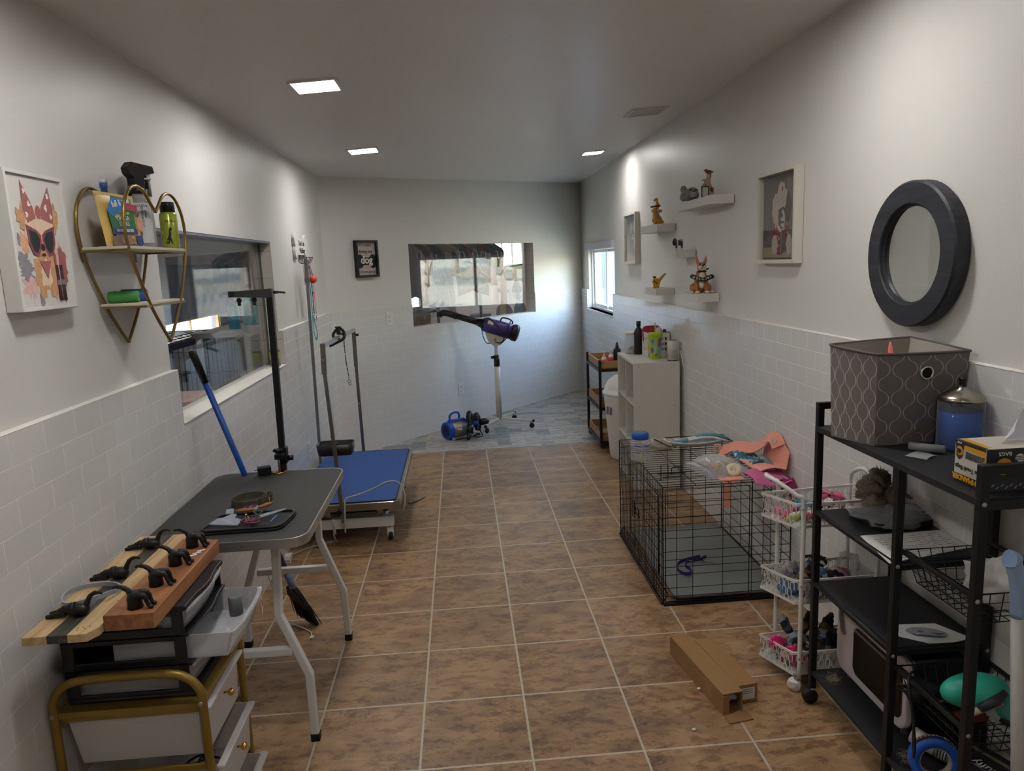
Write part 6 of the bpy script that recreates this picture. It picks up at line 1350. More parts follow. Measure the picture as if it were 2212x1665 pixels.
# round mirror
mr = thing('round_mirror', 'round wall mirror in a thick black wooden frame above the storage rack', 'mirror', (2.36, .18, 1.30))
BW_ = m_wood('black_stained_wood', '#14151c', '#1c1e27', '#2b2e38', 12); 
MC = Vector((XRU, .180, 1.523))
prof = [(.150, .002), (.224, .002), (.228, .006), (.228, .044), (.222, .050), (.160, .050), (.157, .047), (.155, .038), (.150, .036), (.150, .030)]
n = 64; m = MB(); rg = [[MC+Vector((-d, math.cos(2*math.pi*k/n)*r, math.sin(2*math.pi*k/n)*r)) for r, d in prof] for k in range(n)]
m.rings(rg, cap=False, closed=True, smooth=False)
fr_ = m.build('mirror_frame', BW_, mr)
m = MB(); m.lathe([(.151, .024), (.151, .031)], MC, axis=(-1, 0, 0), n=64); m.build('mirror_glass', mat('mirror_silver', '#dfe2df', .015, 1.0, var=.0), mr)
# framed dog portraits
def portrait(y0, y1, z0, z1, label, kind):
    q = thing('framed_picture', label, 'picture', (2.36, (y0+y1)/2, z0)); x1, x0 = XRU-.001, XRU-.041; w = .017
    m = MB(); m.bb((x0, y0, z0), (x1, y0+w, z1)); m.bb((x0, y1-w, z0), (x1, y1, z1)); m.bb((x0, y0+w, z0), (x1, y1-w, z0+w)); m.bb((x0, y0+w, z1-w), (x1, y1-w, z1))
    m.build('picture_frame', mat('cream_frame', '#d2cec0', .4, var=.03), q, bevel=.0012)
    MB().bb((x1-.010, y0+w, z0+w), (x1, y1-w, z1-w)).build('print_sheet', mat('portrait_ground', '#5a544f', .8, var=.15, scale=6), q)
    cy, cz = (y0+y1)/2, (z0+z1)/2; s_ = (y1-y0)/2-w
    A = Art((x1-.0102, cy, cz), (0, -1, 0), (0, 0, 1), q); P = lambda L: [(a*s_, b*s_) for a, b in L]
    G1 = mat('portrait_grey_wall', '#77706a', .8, var=.12, scale=8); TAB = mat('portrait_table', '#a08f72', .8, var=.1); HAIR = mat('portrait_hair', '#b9afa0', .8, var=.35, scale=60); HAIRD = mat('portrait_hair_dark', '#4d463f', .8, var=.4, scale=60); REDF = m_pattern('portrait_red_floral', '#7d2b2e', '#b9a58c', 45); DKG = mat('portrait_dark', '#33312f', .8, var=.2)
    if kind == 0:
        A.shape(P([(-.97, -.97), (.97, -.97), (.97, .97), (-.97, .97)]), mat('portrait_backdrop', '#5e5955', .8, var=.1, scale=5)); A.shape(P([(.3, .97), (.97, .97), (.97, -.7), (.45, -.7)]), G1)
        A.shape(P([(-.97, -.97), (.97, -.97), (.97, -.72), (-.97, -.72)]), TAB)
        A.shape([(a*s_, b*s_) for a, b in blob(.05, -.42, .5, .48, 1, .1)], REDF); A.shape(P([(.0, -.05), (.22, -.05), (.30, -.85), (.02, -.88)]), mat('portrait_slate_cloth', '#55565c', .8, var=.2)); A.shape(P([(.04, -.1), (.07, -.1), (.08, -.85), (.05, -.85)]), mat('portrait_gold_trim', '#b39a62', .6))
        A.shape([(a*s_, b*s_) for a, b in blob(.05, .15, .42, .5, 2, .1)], HAIR); A.shape([(a*s_, b*s_) for a, b in blob(-.28, .2, .18, .38, 3, .12)], HAIR); A.shape([(a*s_, b*s_) for a, b in blob(.42, .2, .16, .36, 4, .12)], HAIRD)
        A.shape([(a*s_, b*s_) for a, b in blob(.08, .5, .26, .30, 5, .15)], HAIR); A.shape([(a*s_, b*s_) for a, b in blob(.12, -.02, .24, .26, 6, .15)], HAIRD); A.shape([(a*s_, b*s_) for a, b in blob(.14, -.05, .12, .22, 7, .2)], HAIR)
        A.shape([(a*s_, b*s_) for a, b in blob(.08, .03, .06, .055, 8, .05)], INK); A.shape([(a*s_, b*s_) for a, b in blob(-.06, .14, .05, .045, 9, .05)], DKG); A.shape([(a*s_, b*s_) for a, b in blob(.24, .16, .05, .045, 10, .05)], DKG); A.shape([(a*s_, b*s_) for a, b in blob(.09, -.13, .12, .03, 11, .1)], DKG)
        A.shape([(a*s_, b*s_) for a, b in blob(.1, .66, .045, .06, 12, .1)], mat('portrait_bow', '#8a3b33', .7)); 
        for u in (-.28, .5): A.shape([(a*s_, b*s_) for a, b in blob(u, -.66, .17, .24, 13+u, .15)], HAIR)
    else:
        A.shape(P([(-.97, -.97), (.97, -.97), (.97, .97), (-.97, .97)]), mat('portrait_cool_ground', '#6c6a6e', .8, var=.1, scale=5))
        for (u, v, rx, ry, c) in ((-.25, .45, .2, .26, HAIR), (.25, .5, .16, .24, HAIR), (0, .1, .34, .30, HAIRD), (0, .0, .14, .2, HAIR), (.0, .08, .05, .05, INK), (0, -.45, .42, .4, DKG), (-.05, -.5, .1, .3, mat('portrait_red', '#7d2f36', .7)), (.3, -.2, .1, .25, HAIR)): A.shape([(a*s_, b*s_) for a, b in blob(u, v, rx, ry, u*9+v, .15)], c)
    A.done('print')
    MB().bb((x0+.012, y0+w-.001, z0+w-.001), (x0+.0135, y1-w+.001, z1-w+.001)).build('glazing', GLASS, q)
portrait(.993, 1.397, 1.496, 1.908, 'large square cream-framed portrait of a long-haired dog in a red jacket', 0)
portrait(3.822, 4.222, 1.497, 1.910, 'smaller-looking cream-framed dog portrait next to the sliding window', 1)
# floating shelves
SHW = mat('shelf_white', '#d2cfca', .45, var=.015)
for (y0, y1, z0, z1, lb) in ((1.776, 2.386, 1.810, 1.856, 'longest white floating shelf, top right, carrying two dog figurines'), (2.825, 3.282, 1.712, 1.763, 'white floating shelf under the yellow retriever figurine'), (2.405, 2.62, 1.535, 1.582, 'short white floating shelf in the middle of the group'), (2.866, 3.168, 1.284, 1.331, 'low white floating shelf under the yellow dog in a graduation cap'), (1.985, 2.248, 1.284, 1.331, 'low white floating shelf under the boxer dog holding a welcome sign')):
    q = thing('floating_shelf', lb, 'shelf', (2.31, (y0+y1)/2, z0)); MB().bb((2.248, y0, z0), (XRU-.004, y1, z1)).build('board', SHW, q, bevel=.001); MB().bb((XRU-.006, y0+.004, z0+.004), (XRU+.0005, y1-.004, z1-.004)).build('wall_plate', INKG, q)
# figurines -------------------------------------------------------------------------------------
def fig(name, label, c, rz, scale, build):
    q = thing(name, label, 'figurine', c, rz); M_ = Matrix.Identity(3)
    class F:
        def part(s, fn, nm, m_, voxel=.0022): mb = MB(); fn(mb); mb.v = [v*scale for v in mb.v]; o = mb.build(nm, m_, q, local=True); k = o.modifiers.new('remesh', 'REMESH'); k.mode = 'VOXEL'; k.voxel_size = voxel; k.use_smooth_shade = True; k = o.modifiers.new('smooth', 'SMOOTH'); k.factor = .5; k.iterations = 4; return o
        def raw(s, fn, nm, m_, **kw): mb = MB(); fn(mb); mb.v = [v*scale for v in mb.v]; return mb.build(nm, m_, q, local=True, **kw)
    build(F(), q); return q
RX = lambda a: Matrix.Rotation(a, 3, 'X')
RY = lambda a: Matrix.Rotation(a, 3, 'Y')
BOX1 = mat('glaze_tan', '#a06a42', .4, var=.25, scale=35); BOXW = mat('glaze_cream', '#cfc4b0', .4, var=.1, scale=40); BLKG = mat('glaze_black', '#17140f', .35); GRG = mat('glaze_grey', '#77797a', .5, var=.4, scale=60, bump=.6, bscale=70); YEL = mat('glaze_golden', '#b5842f', .4, var=.22, scale=30); YEL2 = mat('glaze_yellow', '#c6930f', .4, var=.12, scale=30); BRN = mat('glaze_brown', '#5f3a22', .4, var=.3, scale=30); PNKG = mat('glaze_pink', '#c89a86', .45)
# faces toward -y in local space, unit = figure height
def boxer(F, q):
    def body(m):
        m.ell((0, .10, .22), (.19, .20, .22)); m.ell((0, .02, .42), (.155, .14, .20)); m.ell((0, -.02, .56), (.11, .11, .13))
        for s_ in (-1, 1):
            m.tube([(s_*.13, .0, .46), (s_*.13, -.05, .25), (s_*.12, -.08, .05)], [.065, .052, .048], 10); m.ell((s_*.125, -.13, .035), (.065, .085, .038))
            m.ell((s_*.20, .08, .14), (.09, .15, .13)); m.ell((s_*.25, -.06, .035), (.06, .10, .038))
    F.part(body, 'body', BOX1)
    F.part(lambda m: (m.ell((0, -.085, .42), (.095, .085, .16)), m.ell((0, -.06, .25), (.07, .09, .14))), 'chest', BOXW)
    for s_ in (-1, 1): F.part(lambda m: (m.ell((s_*.125, -.155, .033), (.067, .07, .04)),), 'front_paw', BOXW); F.part(lambda m: m.ell((s_*.26, -.10, .033), (.06, .075, .04)), 'hind_paw', BOXW)
    def head(m): m.ell((0, -.03, .70), (.125, .13, .12)); m.ell((0, -.02, .63), (.105, .10, .09))
    F.part(head, 'head', BOX1)
    F.part(lambda m: (m.ell((-.05, -.15, .675), (.062, .07, .055)), m.ell((.05, -.15, .675), (.062, .07, .055)), m.ell((0, -.15, .715), (.045, .07, .06)), m.ell((0, -.12, .63), (.06, .06, .035))), 'muzzle', BOXW)
    F.raw(lambda m: m.ell((0, -.205, .735), (.036, .03, .026)), 'nose', BLKG)
    for s_ in (-1, 1):
        F.raw(lambda m: m.ell((s_*.055, -.135, .765), (.03, .02, .022)), 'eye', BLKG)
        F.raw(lambda m: m.tube(smoothpts([(0, -.217, .70), (s_*.035, -.215, .665), (s_*.09, -.185, .645)], 3), .006, 5), 'lip_line', BLKG)
        F.part(lambda m: m.tube([(s_*.08, .0, .78), (s_*.115, -.01, .87), (s_*.125, -.005, .995)], [.052, .042, .006], 8), 'ear', BOX1)
    F.raw(lambda m: m.torus((0, -.03, .565), (0, .15, 1), .118, .016, 26, 6), 'collar', BLKG)
    F.raw(lambda m: m.prism([(.0, 0), (.04, .05), (.09, .06), (.11, .09), (.08, .10), (.03, .08)], (.105, .03, .56), (1, 0, 0), (0, 0, 1), .03), 'collar_bow', BLKG)
    def sign(m):
        P = smoothpts([(-.26, 0, .52-.06), (-.13, 0, .455-.06), (0, 0, .43-.06), (.13, 0, .455-.06), (.26, 0, .50-.06)], 5); m.tube([p+Vector((0, -.21+abs(p.x)*.35, 0)) for p in P], .115, 4, flat=(1, .3), up=(0, 1, 0))
        m.ell((-.255, -.12, .485-.06+.03), (.06, .02, .06)); m.ell((.255, -.12, .47-.06+.02), (.06, .02, .06))
    F.raw(sign, 'welcome_sign', BLKG)
    F.raw(lambda m: m.tube([(-.25, -.13, .46), (-.17, -.16, .56), (-.13, -.15, .64)], .005, 5), 'sign_cord', BOXW)
    S = .215
    for k, chh in enumerate('WELCOME'):
        x = (-.21+.07*k); z = .385-.03*(1-(x/.2)**2)+.004; y = -.225+abs(x)*.35-.005; a = -x*.6
        text(chh, .078*S*1.15, (x*S, y*S, z*S), (math.cos(a), -.35*(-1 if x < 0 else 1) if False else 0, -math.sin(a)*-1*(1 if x > 0 else 1)), (math.sin(a)*-1*-1*0, 0, 1), mat('sign_letter', '#dcd6c6', .5), q, local=True, bold=.0003)
fig('dog_figurine', 'seated tan and white boxer dog figurine holding a black WELCOME sign', (2.298, 2.075, 1.3305), -.12, .215, boxer)
def lab(F, q):
    def body(m):
        m.ell((.02, .03, .17), (.20, .20, .17)); m.ell((-.03, .0, .33), (.13, .13, .18)); m.ell((-.07, -.01, .50), (.10, .11, .12)); m.ell((-.14, -.02, .485), (.06, .07, .05)); m.ell((.14, .04, .09), (.14, .15, .09))
        m.tube([(-.09, -.08, .35), (-.10, -.10, .06)], [.06, .045], 8); m.ell((-.11, -.13, .03), (.05, .07, .03))
    F.part(body, 'mother_dog', YEL)
    F.part(lambda m: (m.ell((.03, .02, .68), (.075, .075, .14)), m.ell((-.01, .0, .885), (.07, .07, .075)), m.ell((-.07, -.01, .865), (.04, .04, .032))), 'upper_puppy', YEL)
    F.part(lambda m: m.ell((.06, -.12, .47), (.075, .06, .07)), 'side_puppy', mat('glaze_pale_gold', '#b99a6a', .4, var=.2))
    F.part(lambda m: (m.ell((.14, -.09, .48), (.035, .03, .055)), m.tube([(-.24, -.05, .635), (-.05, -.06, .655), (.09, -.05, .67), (.10, -.03, .66)], [.035, .035, .042, .045], 10)), 'brown_arm_and_ear', BRN)
    for (x, y, z) in ((-.10, -.06, .90), (-.17, -.08, .53), (.03, -.18, .49), (.09, -.175, .495)): F.raw(lambda m: m.ell((x, y, z), (.012, .012, .012), n=8, k=5), 'eye', BLKG)
    for (x, y, z) in ((-.112, -.03, .87), (-.20, -.04, .50), (.06, -.185, .45)): F.raw(lambda m: m.ell((x, y, z), (.018, .018, .014), n=8, k=5), 'nose', BLKG)
    F.raw(lambda m: m.box((0, -.165, .26), (.20, .02, .07)), 'welcome_plate', BLKG)
    text('WELCOME', .062*.185, (0, -.177*.185, .24*.185), (1, 0, 0), (0, 0, 1), mat('sign_letter', '#dcd6c6', .5), q, local=True)
fig('dog_figurine', 'golden retriever figurine with puppies and a small WELCOME plate', (2.275, 2.93, 1.7625), -.05, .185, lab)
def grad(F, q):
    def body(m):
        m.ell((.10, .03, .42), (.17, .16, .22)); m.ell((-.10, -.02, .52), (.14, .14, .16)); m.ell((-.20, -.05, .40), (.09, .09, .10))
        m.tube([(.22, .03, .55), (.42, .03, .75), (.62, .03, .93)], [.11, .085, .05], 10)
        for (x, y) in ((.02, -.05), (.14, .08), (-.14, .0), (-.06, .08)): m.tube([(x, y, .35), (x, y, .06)], [.09, .07], 8); m.ell((x-.03, y-.02, .04), (.09, .08, .04))
    F.part(body, 'body', YEL2)
    F.raw(lambda m: (m.box((-.14, -.02, .76), (.26, .24, .02)), m.cyl((-.14, -.02, .66), (-.14, -.02, .76), .09, n=12)), 'graduation_cap', BLKG)
    F.raw(lambda m: m.tube([(-.22, -.12, .52), (-.10, -.17, .42), (-.03, -.15, .25)], .03, 8), 'sash', BLKG)
    F.raw(lambda m: m.ell((-.28, -.09, .43), (.03, .03, .025)), 'nose', BLKG)
fig('dog_figurine', 'small bright yellow dog figurine wearing a black graduation cap', (2.28, 2.97, 1.3305), .0, .108, grad)
def bwdog(F, q):
    def body(m):
        m.ell((.05, .0, .52), (.28, .18, .20)); m.ell((-.22, -.02, .66), (.17, .15, .18))
        for (x, y) in ((-.16, -.08), (-.12, .09), (.22, -.08), (.26, .08)): m.tube([(x, y, .5), (x, y, .03)], [.09, .075], 8)
    F.part(body, 'body', mat('glaze_bw', '#3b3a38', .45, var=.9, scale=22), .0018)
    F.part(lambda m: (m.ell((.16, -.02, .72), (.19, .15, .09)), m.ell((-.14, -.06, .85), (.10, .09, .16)), m.tube([(-.12, -.12, .8), (-.08, -.15, .5), (-.1, -.14, .3)], .05, 8)), 'white_hair', BOXW, .0018)
    F.part(lambda m: m.ell((-.32, -.08, .55), (.13, .12, .24)), 'dark_ear', BLKG, .0018)
    for (x, y) in ((-.16, -.08), (-.12, .09), (.22, -.08), (.26, .08)): F.raw(lambda m: m.tube([(x, y, .18), (x, y, .0)], [.078, .08], 8), 'leg', BOXW)
fig('dog_figurine', 'small black and white long-haired dog figurine on the middle shelf', (2.285, 2.47, 1.5818), -.1, .088, bwdog)
def grey(F, q):
    def body(m): m.ell((.0, .03, .42), (.62, .5, .42)); m.ell((.10, -.22, .52), (.42, .30, .38)); m.ell((-.42, .0, .80), (.22, .18, .24)); m.ell((-.45, -.1, .3), (.25, .3, .3))
    F.part(body, 'body', GRG)
    F.part(lambda m: (m.ell((.12, -.45, .42), (.24, .14, .2)),), 'muzzle', mat('glaze_pale_grey', '#9a9a98', .5, var=.3, scale=60))
    for x in (-.05, .30): F.raw(lambda m: m.ell((x, -.50, .70), (.09, .05, .06)), 'eye', BLKG)
    F.raw(lambda m: m.ell((.13, -.585, .60), (.07, .05, .05)), 'nose', BLKG); F.raw(lambda m: m.ell((.12, -.57, .36), (.07, .03, .05)), 'tongue', PNKG)
fig('dog_figurine', 'grey shaggy lying dog figurine at the far end of the long shelf', (2.272, 2.20, 1.855), -.1, .088, grey)
def brown(F, q):
    def body(m):
        m.ell((.08, .02, .14), (.17, .16, .15)); m.ell((.04, .0, .32), (.13, .12, .19)); m.ell((.0, -.02, .50), (.115, .10, .13)); m.tube([(.02, -.02, .58), (.05, -.02, .78)], [.085, .07], 10)
        m.tube([(-.05, -.05, .47), (-.16, -.10, .44), (-.20, -.11, .36)], [.05, .04, .035], 8); m.tube([(-.02, -.02, .56), (-.13, -.03, .60), (-.19, -.03, .55)], [.035, .03, .018], 8); m.ell((.0, -.12, .04), (.08, .09, .04))
    F.part(body, 'body', mat('glaze_beige', '#a58c74', .45, var=.15, scale=30))
    F.part(lambda m: (m.ell((.05, -.01, .84), (.10, .085, .075)), m.ell((-.05, -.03, .89), (.06, .05, .05)), m.tube([(.10, .0, .87), (.18, .01, .84), (.21, .01, .86)], [.04, .03, .015], 8), m.tube([(.06, -.02, .78), (.07, -.02, .65)], [.07, .06], 10)), 'head', BRN)
    F.part(lambda m: m.ell((.13, -.08, .26), (.07, .08, .10)), 'brown_patch', BRN)
    F.raw(lambda m: m.ell((-.11, -.04, .905), (.018, .02, .016)), 'nose', BLKG)
    def frm(m):
        for a in ((-.235, -.205, .02, .38), (-.01, .02, .02, .38)): m.bb((a[0], -.16, a[2]), (a[1], -.13, a[3]))
        for a in ((.02, .05), (.35, .38)): m.bb((-.235, -.16, a[0]), (.02, -.13, a[1]))
    F.raw(frm, 'small_frame', mat('dark_frame', '#2b2320', .5)); F.raw(lambda m: m.bb((-.205, -.142, .05), (-.01, -.138, .35)), 'frame_panel', mat('pale_panel', '#b9bab4', .5))
fig('dog_figurine', 'brown and beige seated dog figurine looking up beside a small dark frame', (2.302, 1.99, 1.855), -.05, .165, brown)

# ================================================================== DOG CRATE AND WHAT LIES ON IT
cr_ = thing('dog_crate', 'large black wire dog crate on the floor beside the right wall', 'dog crate', (2.04, 1.39, 0))
qx0, qx1, qy0, qy1, qz = 1.752, 2.335, .952, 1.822, .552
WIRE = mat('black_wire', '#101011', .4, .3, var=.2)
def wirepanel(nm, o, u, v, us, vs, r=.0017, frame_r=.0032, vr=None):
    o, u, v = Vector(o), Vector(u), Vector(v); m = MB(); U, V_ = u.length, v.length; ud, vd = u.normalized(), v.normalized()
    for a in us: m.tube([o+ud*a, o+ud*a+v], r, 5)
    for b in vs: m.tube([o+vd*b, o+vd*b+u], vr or r, 5)
    m.tube([o, o+u, o+u+v, o+v], frame_r, 7, closed=True)
    return m.build(nm, WIRE, cr_)
zz = [.04, .08, .142, .179, .213, .252, .314, .35, .411, .477, .512]
wirepanel('near_end_panel', (qx0, qy0, .008), (qx1-qx0, 0, 0), (0, 0, qz-.008), [.062, .135, .272, .405, .49, .54], [z-.008 for z in zz], vr=.0016)
wirepanel('far_end_panel', (qx0, qy1, .008), (qx1-qx0, 0, 0), (0, 0, qz-.008), [.062, .135, .272, .405, .49], [z-.008 for z in zz])
wirepanel('wall_side_panel', (qx1, qy0, .008), (0, qy1-qy0, 0), (0, 0, qz-.008), [.15+.145*k for k in range(5)], [.05+.0625*k for k in range(8)])
wirepanel('door_side_panel', (qx0, qy0, .008), (0, qy1-qy0, 0), (0, 0, qz-.008), [.028+.0285*k for k in range(29)], [.045, .11, .165, .22, .28, .335, .39, .45, .5])
wirepanel('top_panel', (qx0, qy0, qz), (qx1-qx0, 0, 0), (0, qy1-qy0, 0), [.15, .30, .45], [.03+.036*k for k in range(23)])
wirepanel('floor_skirt', (qx0-.008, qy0, .006), (0, qy1-qy0, 0), (.03, 0, .045), [.02+.0142*k for k in range(60)], [.012, .026, .04], r=.0012)
def doorf(nm, o, u, v): wirepanel(nm, o, u, v, [], [], frame_r=.0028)
doorf('front_door', (qx0-.006, qy0+.05, .13), (0, .55, 0), (0, 0, .37)); doorf('near_door', (qx0+.01, qy0-.006, .02), (.38, 0, 0), (0, 0, .52))
m = MB()
for (o, u) in ((Vector((qx0-.012, 1.46, .26)), Vector((0, -1, 0))), (Vector((1.99, qy1-.02, .33)), Vector((1, 0, 0)))):
    m = MB(); P = lambda a, b: o+u*a+Vector((0, 0, b)); m.tube([P(0, 0), P(.10, 0), P(.11, .012), P(.11, .045), P(.10, .055), P(.06, .055), P(.05, .045), P(.05, .01)], .003, 6); m.tube([P(-.01, -.02), P(-.01, .07), P(.03, .07), P(.03, -.01)], .003, 6); m.tube([P(-.03, .02), P(.13, .02)], .003, 6); m.build('latch', WIRE, cr_)
tray = MB(); tray.rings([[Vector(((qx0+qx1)/2+.012+a*s_, (qy0+qy1)/2+b*s_, z)) for a, b in rrect(.50, .845, .04, 5)] for z, s_ in ((.016, .985), (.034, 1.0), (.034, .985), (.024, .965))]); tray.build('floor_tray', mat('grey_plastic_tray', '#6f726f', .5, var=.05), cr_)
MB().bb((qx0, qy0-.012, 0), (qx1, qy0+.01, .010)).build('base_rail', WIRE, cr_)
q = thing('dog_leash', 'purple leash with a metal clasp lying in the wire dog crate', 'leash', (2.0, 1.27, .027)); PUR = mat('purple_webbing', '#35206a', .7, var=.1)
MB().tube(smoothpts([(2.06, 1.37, .037), (1.99, 1.35, .036), (1.93, 1.31, .036), (1.905, 1.24, .036), (1.92, 1.185, .036), (1.955, 1.19, .036), (1.965, 1.23, .036), (1.955, 1.28, .036), (1.985, 1.325, .037), (2.05, 1.34, .037), (2.09, 1.365, .038)], 5), .017, 4, flat=(.14, 1), up=(0, 0, 1)).build('strap', PUR, q); MB().torus((1.995, 1.335, .038), (0, 0, 1), .012, .0025, 16, 6).build('slider', CHROME, q); MB().tube([(2.055, 1.335, .036), (2.085, 1.30, .034)], .0045, 8).torus((2.094, 1.287, .034), (0, 0, 1), .008, .0025, 14, 6).build('clasp', CHROME, q)
zc_ = qz+.004
def jar():
    q = thing('treat_jar', 'clear plastic treat jar with a bright blue lid on the dog crate', 'jar', (1.765, 1.40, zc_)); c = (1.766, 1.40, zc_)
    MB().lathe([(.042, 0), (.048, .006), (.049, .012), (.0485, .045), (.047, .05), (.0485, .055), (.049, .095), (.042, .106), (.040, .112)], c, n=30).build('jar_body', CLEARB, q)
    MB().lathe([(.040, .106), (.0415, .108), (.042, .132), (.037, .138), (.034, .140)], c, n=30).build('lid', BLUEB, q)
    m = MB(); random.seed(3)
    for k in range(60): a = random.random()*6.28; r = .04*random.random()**.5; m.ell((c[0]+r*math.cos(a), c[1]+r*math.sin(a), c[2]+.005+.006*random.random()), (.004, .003, .0025), n=6, k=4)
    tag(m.build('treat_crumbs', mat('biscuit', '#a89660', .7, var=.2), q), kind='stuff')
    for k, (s_, z) in enumerate((('KIBBLES', .075), ('treats', .058), ('dog', .042))):
        for a in (-2.05, -1.1): tt = Vector((-math.sin(a), math.cos(a), 0)); nn = Vector((math.cos(a), math.sin(a), 0)); text(s_, .012, Vector((c[0], c[1], c[2]+z))+nn*.0495, tt, (0, 0, 1), mat('print_blue', '#33509c', .5), q)
jar()
def bagmesh(c, rx, ry, rz_, seed, m_, name, label, cat='bag', R=None):
    return single(crumple(seed, c, (rx, ry, rz_), amp=.45, n=26, k=14, R=R), name, m_, label, cat)
bagmesh((1.925, 1.60, zc_+.022), .085, .085, .028, 11, clearplastic('speckled_film', (.9, .88, .82), .35, .12, (.5, .47, .36)), 'treat_pouch', 'crinkled clear pouch of small treats behind the blue-lidded jar')
single(MB().bar((1.875, 1.545, zc_+.062), (1.945, 1.49, zc_+.03), .010, .003), 'black_spatula', BLACKP, 'thin black stick lying on the clear treat pouch', 'stick')
WHT2 = mat('white_gloss_plastic', '#d2d0cf', .3, var=.02); TEA = mat('teal_blue_plastic', '#4f8ba0', .4, var=.05)
q = thing('slicker_brush', 'white and teal grooming brush with a blue grip lying across the crate', 'brush', (2.09, 1.56, zc_))
def hull(pts, o, ux, uy, nm, m_, t, bev=.003): MB().prism(pts, o, ux, uy, t).build(nm, m_, q, bevel=bev)
ux = Vector((1, -.12, .0)).normalized(); uy = Vector((.12, 1, .0)).normalized(); o_ = Vector((2.08, 1.56, zc_+.004))
m = MB()
def scoop(a, b):
    u = (a-.5)*.30; w = .045*math.sin(math.pi*min(max(a, .02), .98))**.5+.006; v = (b-.5)*2*w; z = .028*abs((b-.5)*2)**2+.006+.012*(a-.5)**2*4; return o_+ux*u+uy*v+Vector((0, 0, z))
m.surf(scoop, 24, 10); m.build('handle_shell', WHT2, q, solid=.003)
MB().tube([o_+ux*-.10+Vector((0, 0, .028)), o_+ux*-.02+Vector((0, 0, .036))], [.010, .012], 10).build('grip', TEA, q)
m = MB()
m.surf(lambda a, b: o_+ux*(-.02+.20*a)+uy*(.005+(b-.5)*.055)+Vector((0, 0, .042+.018*math.sin(math.pi*a)-.01*a)), 14, 6); m.build('head', WHT2, q, solid=.006)
m = MB(); m.surf(lambda a, b: o_+ux*(.02+.165*a)+uy*(.018+(b-.5)*.035)+Vector((0, 0, .052+.016*math.sin(math.pi*a)-.012*a)), 14, 4); m.build('bristle_pad', TEA, q, solid=.008)
MB().torus(o_+ux*-.115+Vector((0, .01, .032)), (.2, 0, 1), .026, .006, 24, 8, ).build('hanging_loop', WHT2, q)
# orange harness / bib
CORAL = mat('coral_silicone', '#de8f78', .45, var=.04, sheen=.3)
q = thing('silicone_bib', 'coral orange silicone bib with a button strap leaning on the tiled wall', 'bib', (2.27, 1.15, zc_))
def bib(a, b):
    y = 1.235-.26*a; base = zc_+.003; t = b
    if t < .45: k = t/.45; return Vector((2.215+.10*k, y+.06*(1-k), base+.008+.03*math.sin(k*2.2)*a))
    k = (t-.45)/.55; wv = .5-.5*math.cos(math.pi*a); return Vector((2.318+.022*k, y+.02*k, base+.03*a+ k*(.125*(math.sin(math.pi*(.15+.7*a))**.7))))
MB().surf(bib, 18, 18).build('bib_body', CORAL, q, solid=.004)
P = smoothpts([(2.19, 1.44, zc_+.014), (2.205, 1.42, zc_+.018), (2.235, 1.38, zc_+.045), (2.265, 1.32, zc_+.055), (2.285, 1.26, zc_+.065), (2.305, 1.19, zc_+.105), (2.312, 1.14, zc_+.145), (2.316, 1.09, zc_+.150), (2.320, 1.06, zc_+.12)], 6)
MB().tube(P, .062, 4, flat=(1, .09), up=(-.6, -.3, .7)).build('neck_strap', CORAL, q)
MB().torus((2.175, 1.445, zc_+.022), (0.2, 1, 0), .019, .004, 20, 8).torus((2.175, 1.442, zc_+.022), (.2, 1, 0), .010, .003, 16, 6).build('rolled_end', mat('pale_coral', '#d3a79c', .45), q)
MB().cyl((2.31, 1.082, zc_+.138), (2.304, 1.078, zc_+.140), .012, n=16).build('button_hole', mat('hole_grey', '#a9a29b', .6), q)
# teal bandana with bones
TBON = m_pattern('teal_cloth_bones', '#2c6a80', '#c4ccc9', 42)
def cloth(nm, label, pts_fn, m_, cat='cloth', nu=22, nv=16, th=.004, sm=True): 
    m = MB(); m.surf(pts_fn, nu, nv); return single(m, nm, m_, label, cat, solid=th)
cloth('dog_bandana', 'teal cloth with small white bones folded on the crate under the coral bib', lambda a, b: Vector((2.205+.115*b+.02*a, 1.36-.22*a-.02*b, zc_+.008+.030*math.sin(math.pi*b)**.6*(.6+.4*math.sin(a*7+b*3))+.006*math.sin(a*17)*b)), TBON, 'bandana')
cloth('grey_lining_cloth', 'folded grey-blue cloth lying between the bone bandana and the wall', lambda a, b: Vector((2.262+.06*b, 1.20-.12*a, zc_+.010+.035*math.sin(math.pi*b*.8)*(1-.5*a))), mat('slate_blue_cloth', '#6f7f88', .8, var=.1), 'cloth')
# zip bag with tape rolls
q = thing('zip_bag', 'clear zip bag holding rolls of bandage tape on the near end of the crate', 'bag', (2.06, 1.12, zc_))
ZF = clearplastic('zip_bag_film', (.93, .93, .94), .16, .07, (.72, .72, .74))
def zb(sg):
    def fn(a, b):
        A0_, A1_, A2_, A3_ = Vector((1.935, 1.245, 0)), Vector((1.995, 1.0, 0)), Vector((2.205, 1.035, 0)), Vector((2.165, 1.375, 0))
        p = (A0_*(1-a)+A1_*a)*(1-b)+(A3_*(1-a)+A2_*a)*b; h = .032*(math.sin(math.pi*min(max(a, 0), 1))**.5)*(math.sin(math.pi*min(b*.9+.08, 1))**.6)+.005*noise.noise(Vector((a*7, b*7, 3)))
        return Vector((p.x, p.y, zc_+.002+(h*1.75 if sg > 0 else 0)))
    return fn
MB().surf(zb(1), 26, 26).build('film', ZF, q, solid=.0006); MB().surf(zb(-1), 8, 8).build('film_back', ZF, q)
MB().tube([zb(1)(a, .08)+Vector((0, 0, .001)) for a in [i/12 for i in range(13)]], .0022, 6).build('zip_strip', mat('lilac_zip', '#8b7aa8', .5), q)
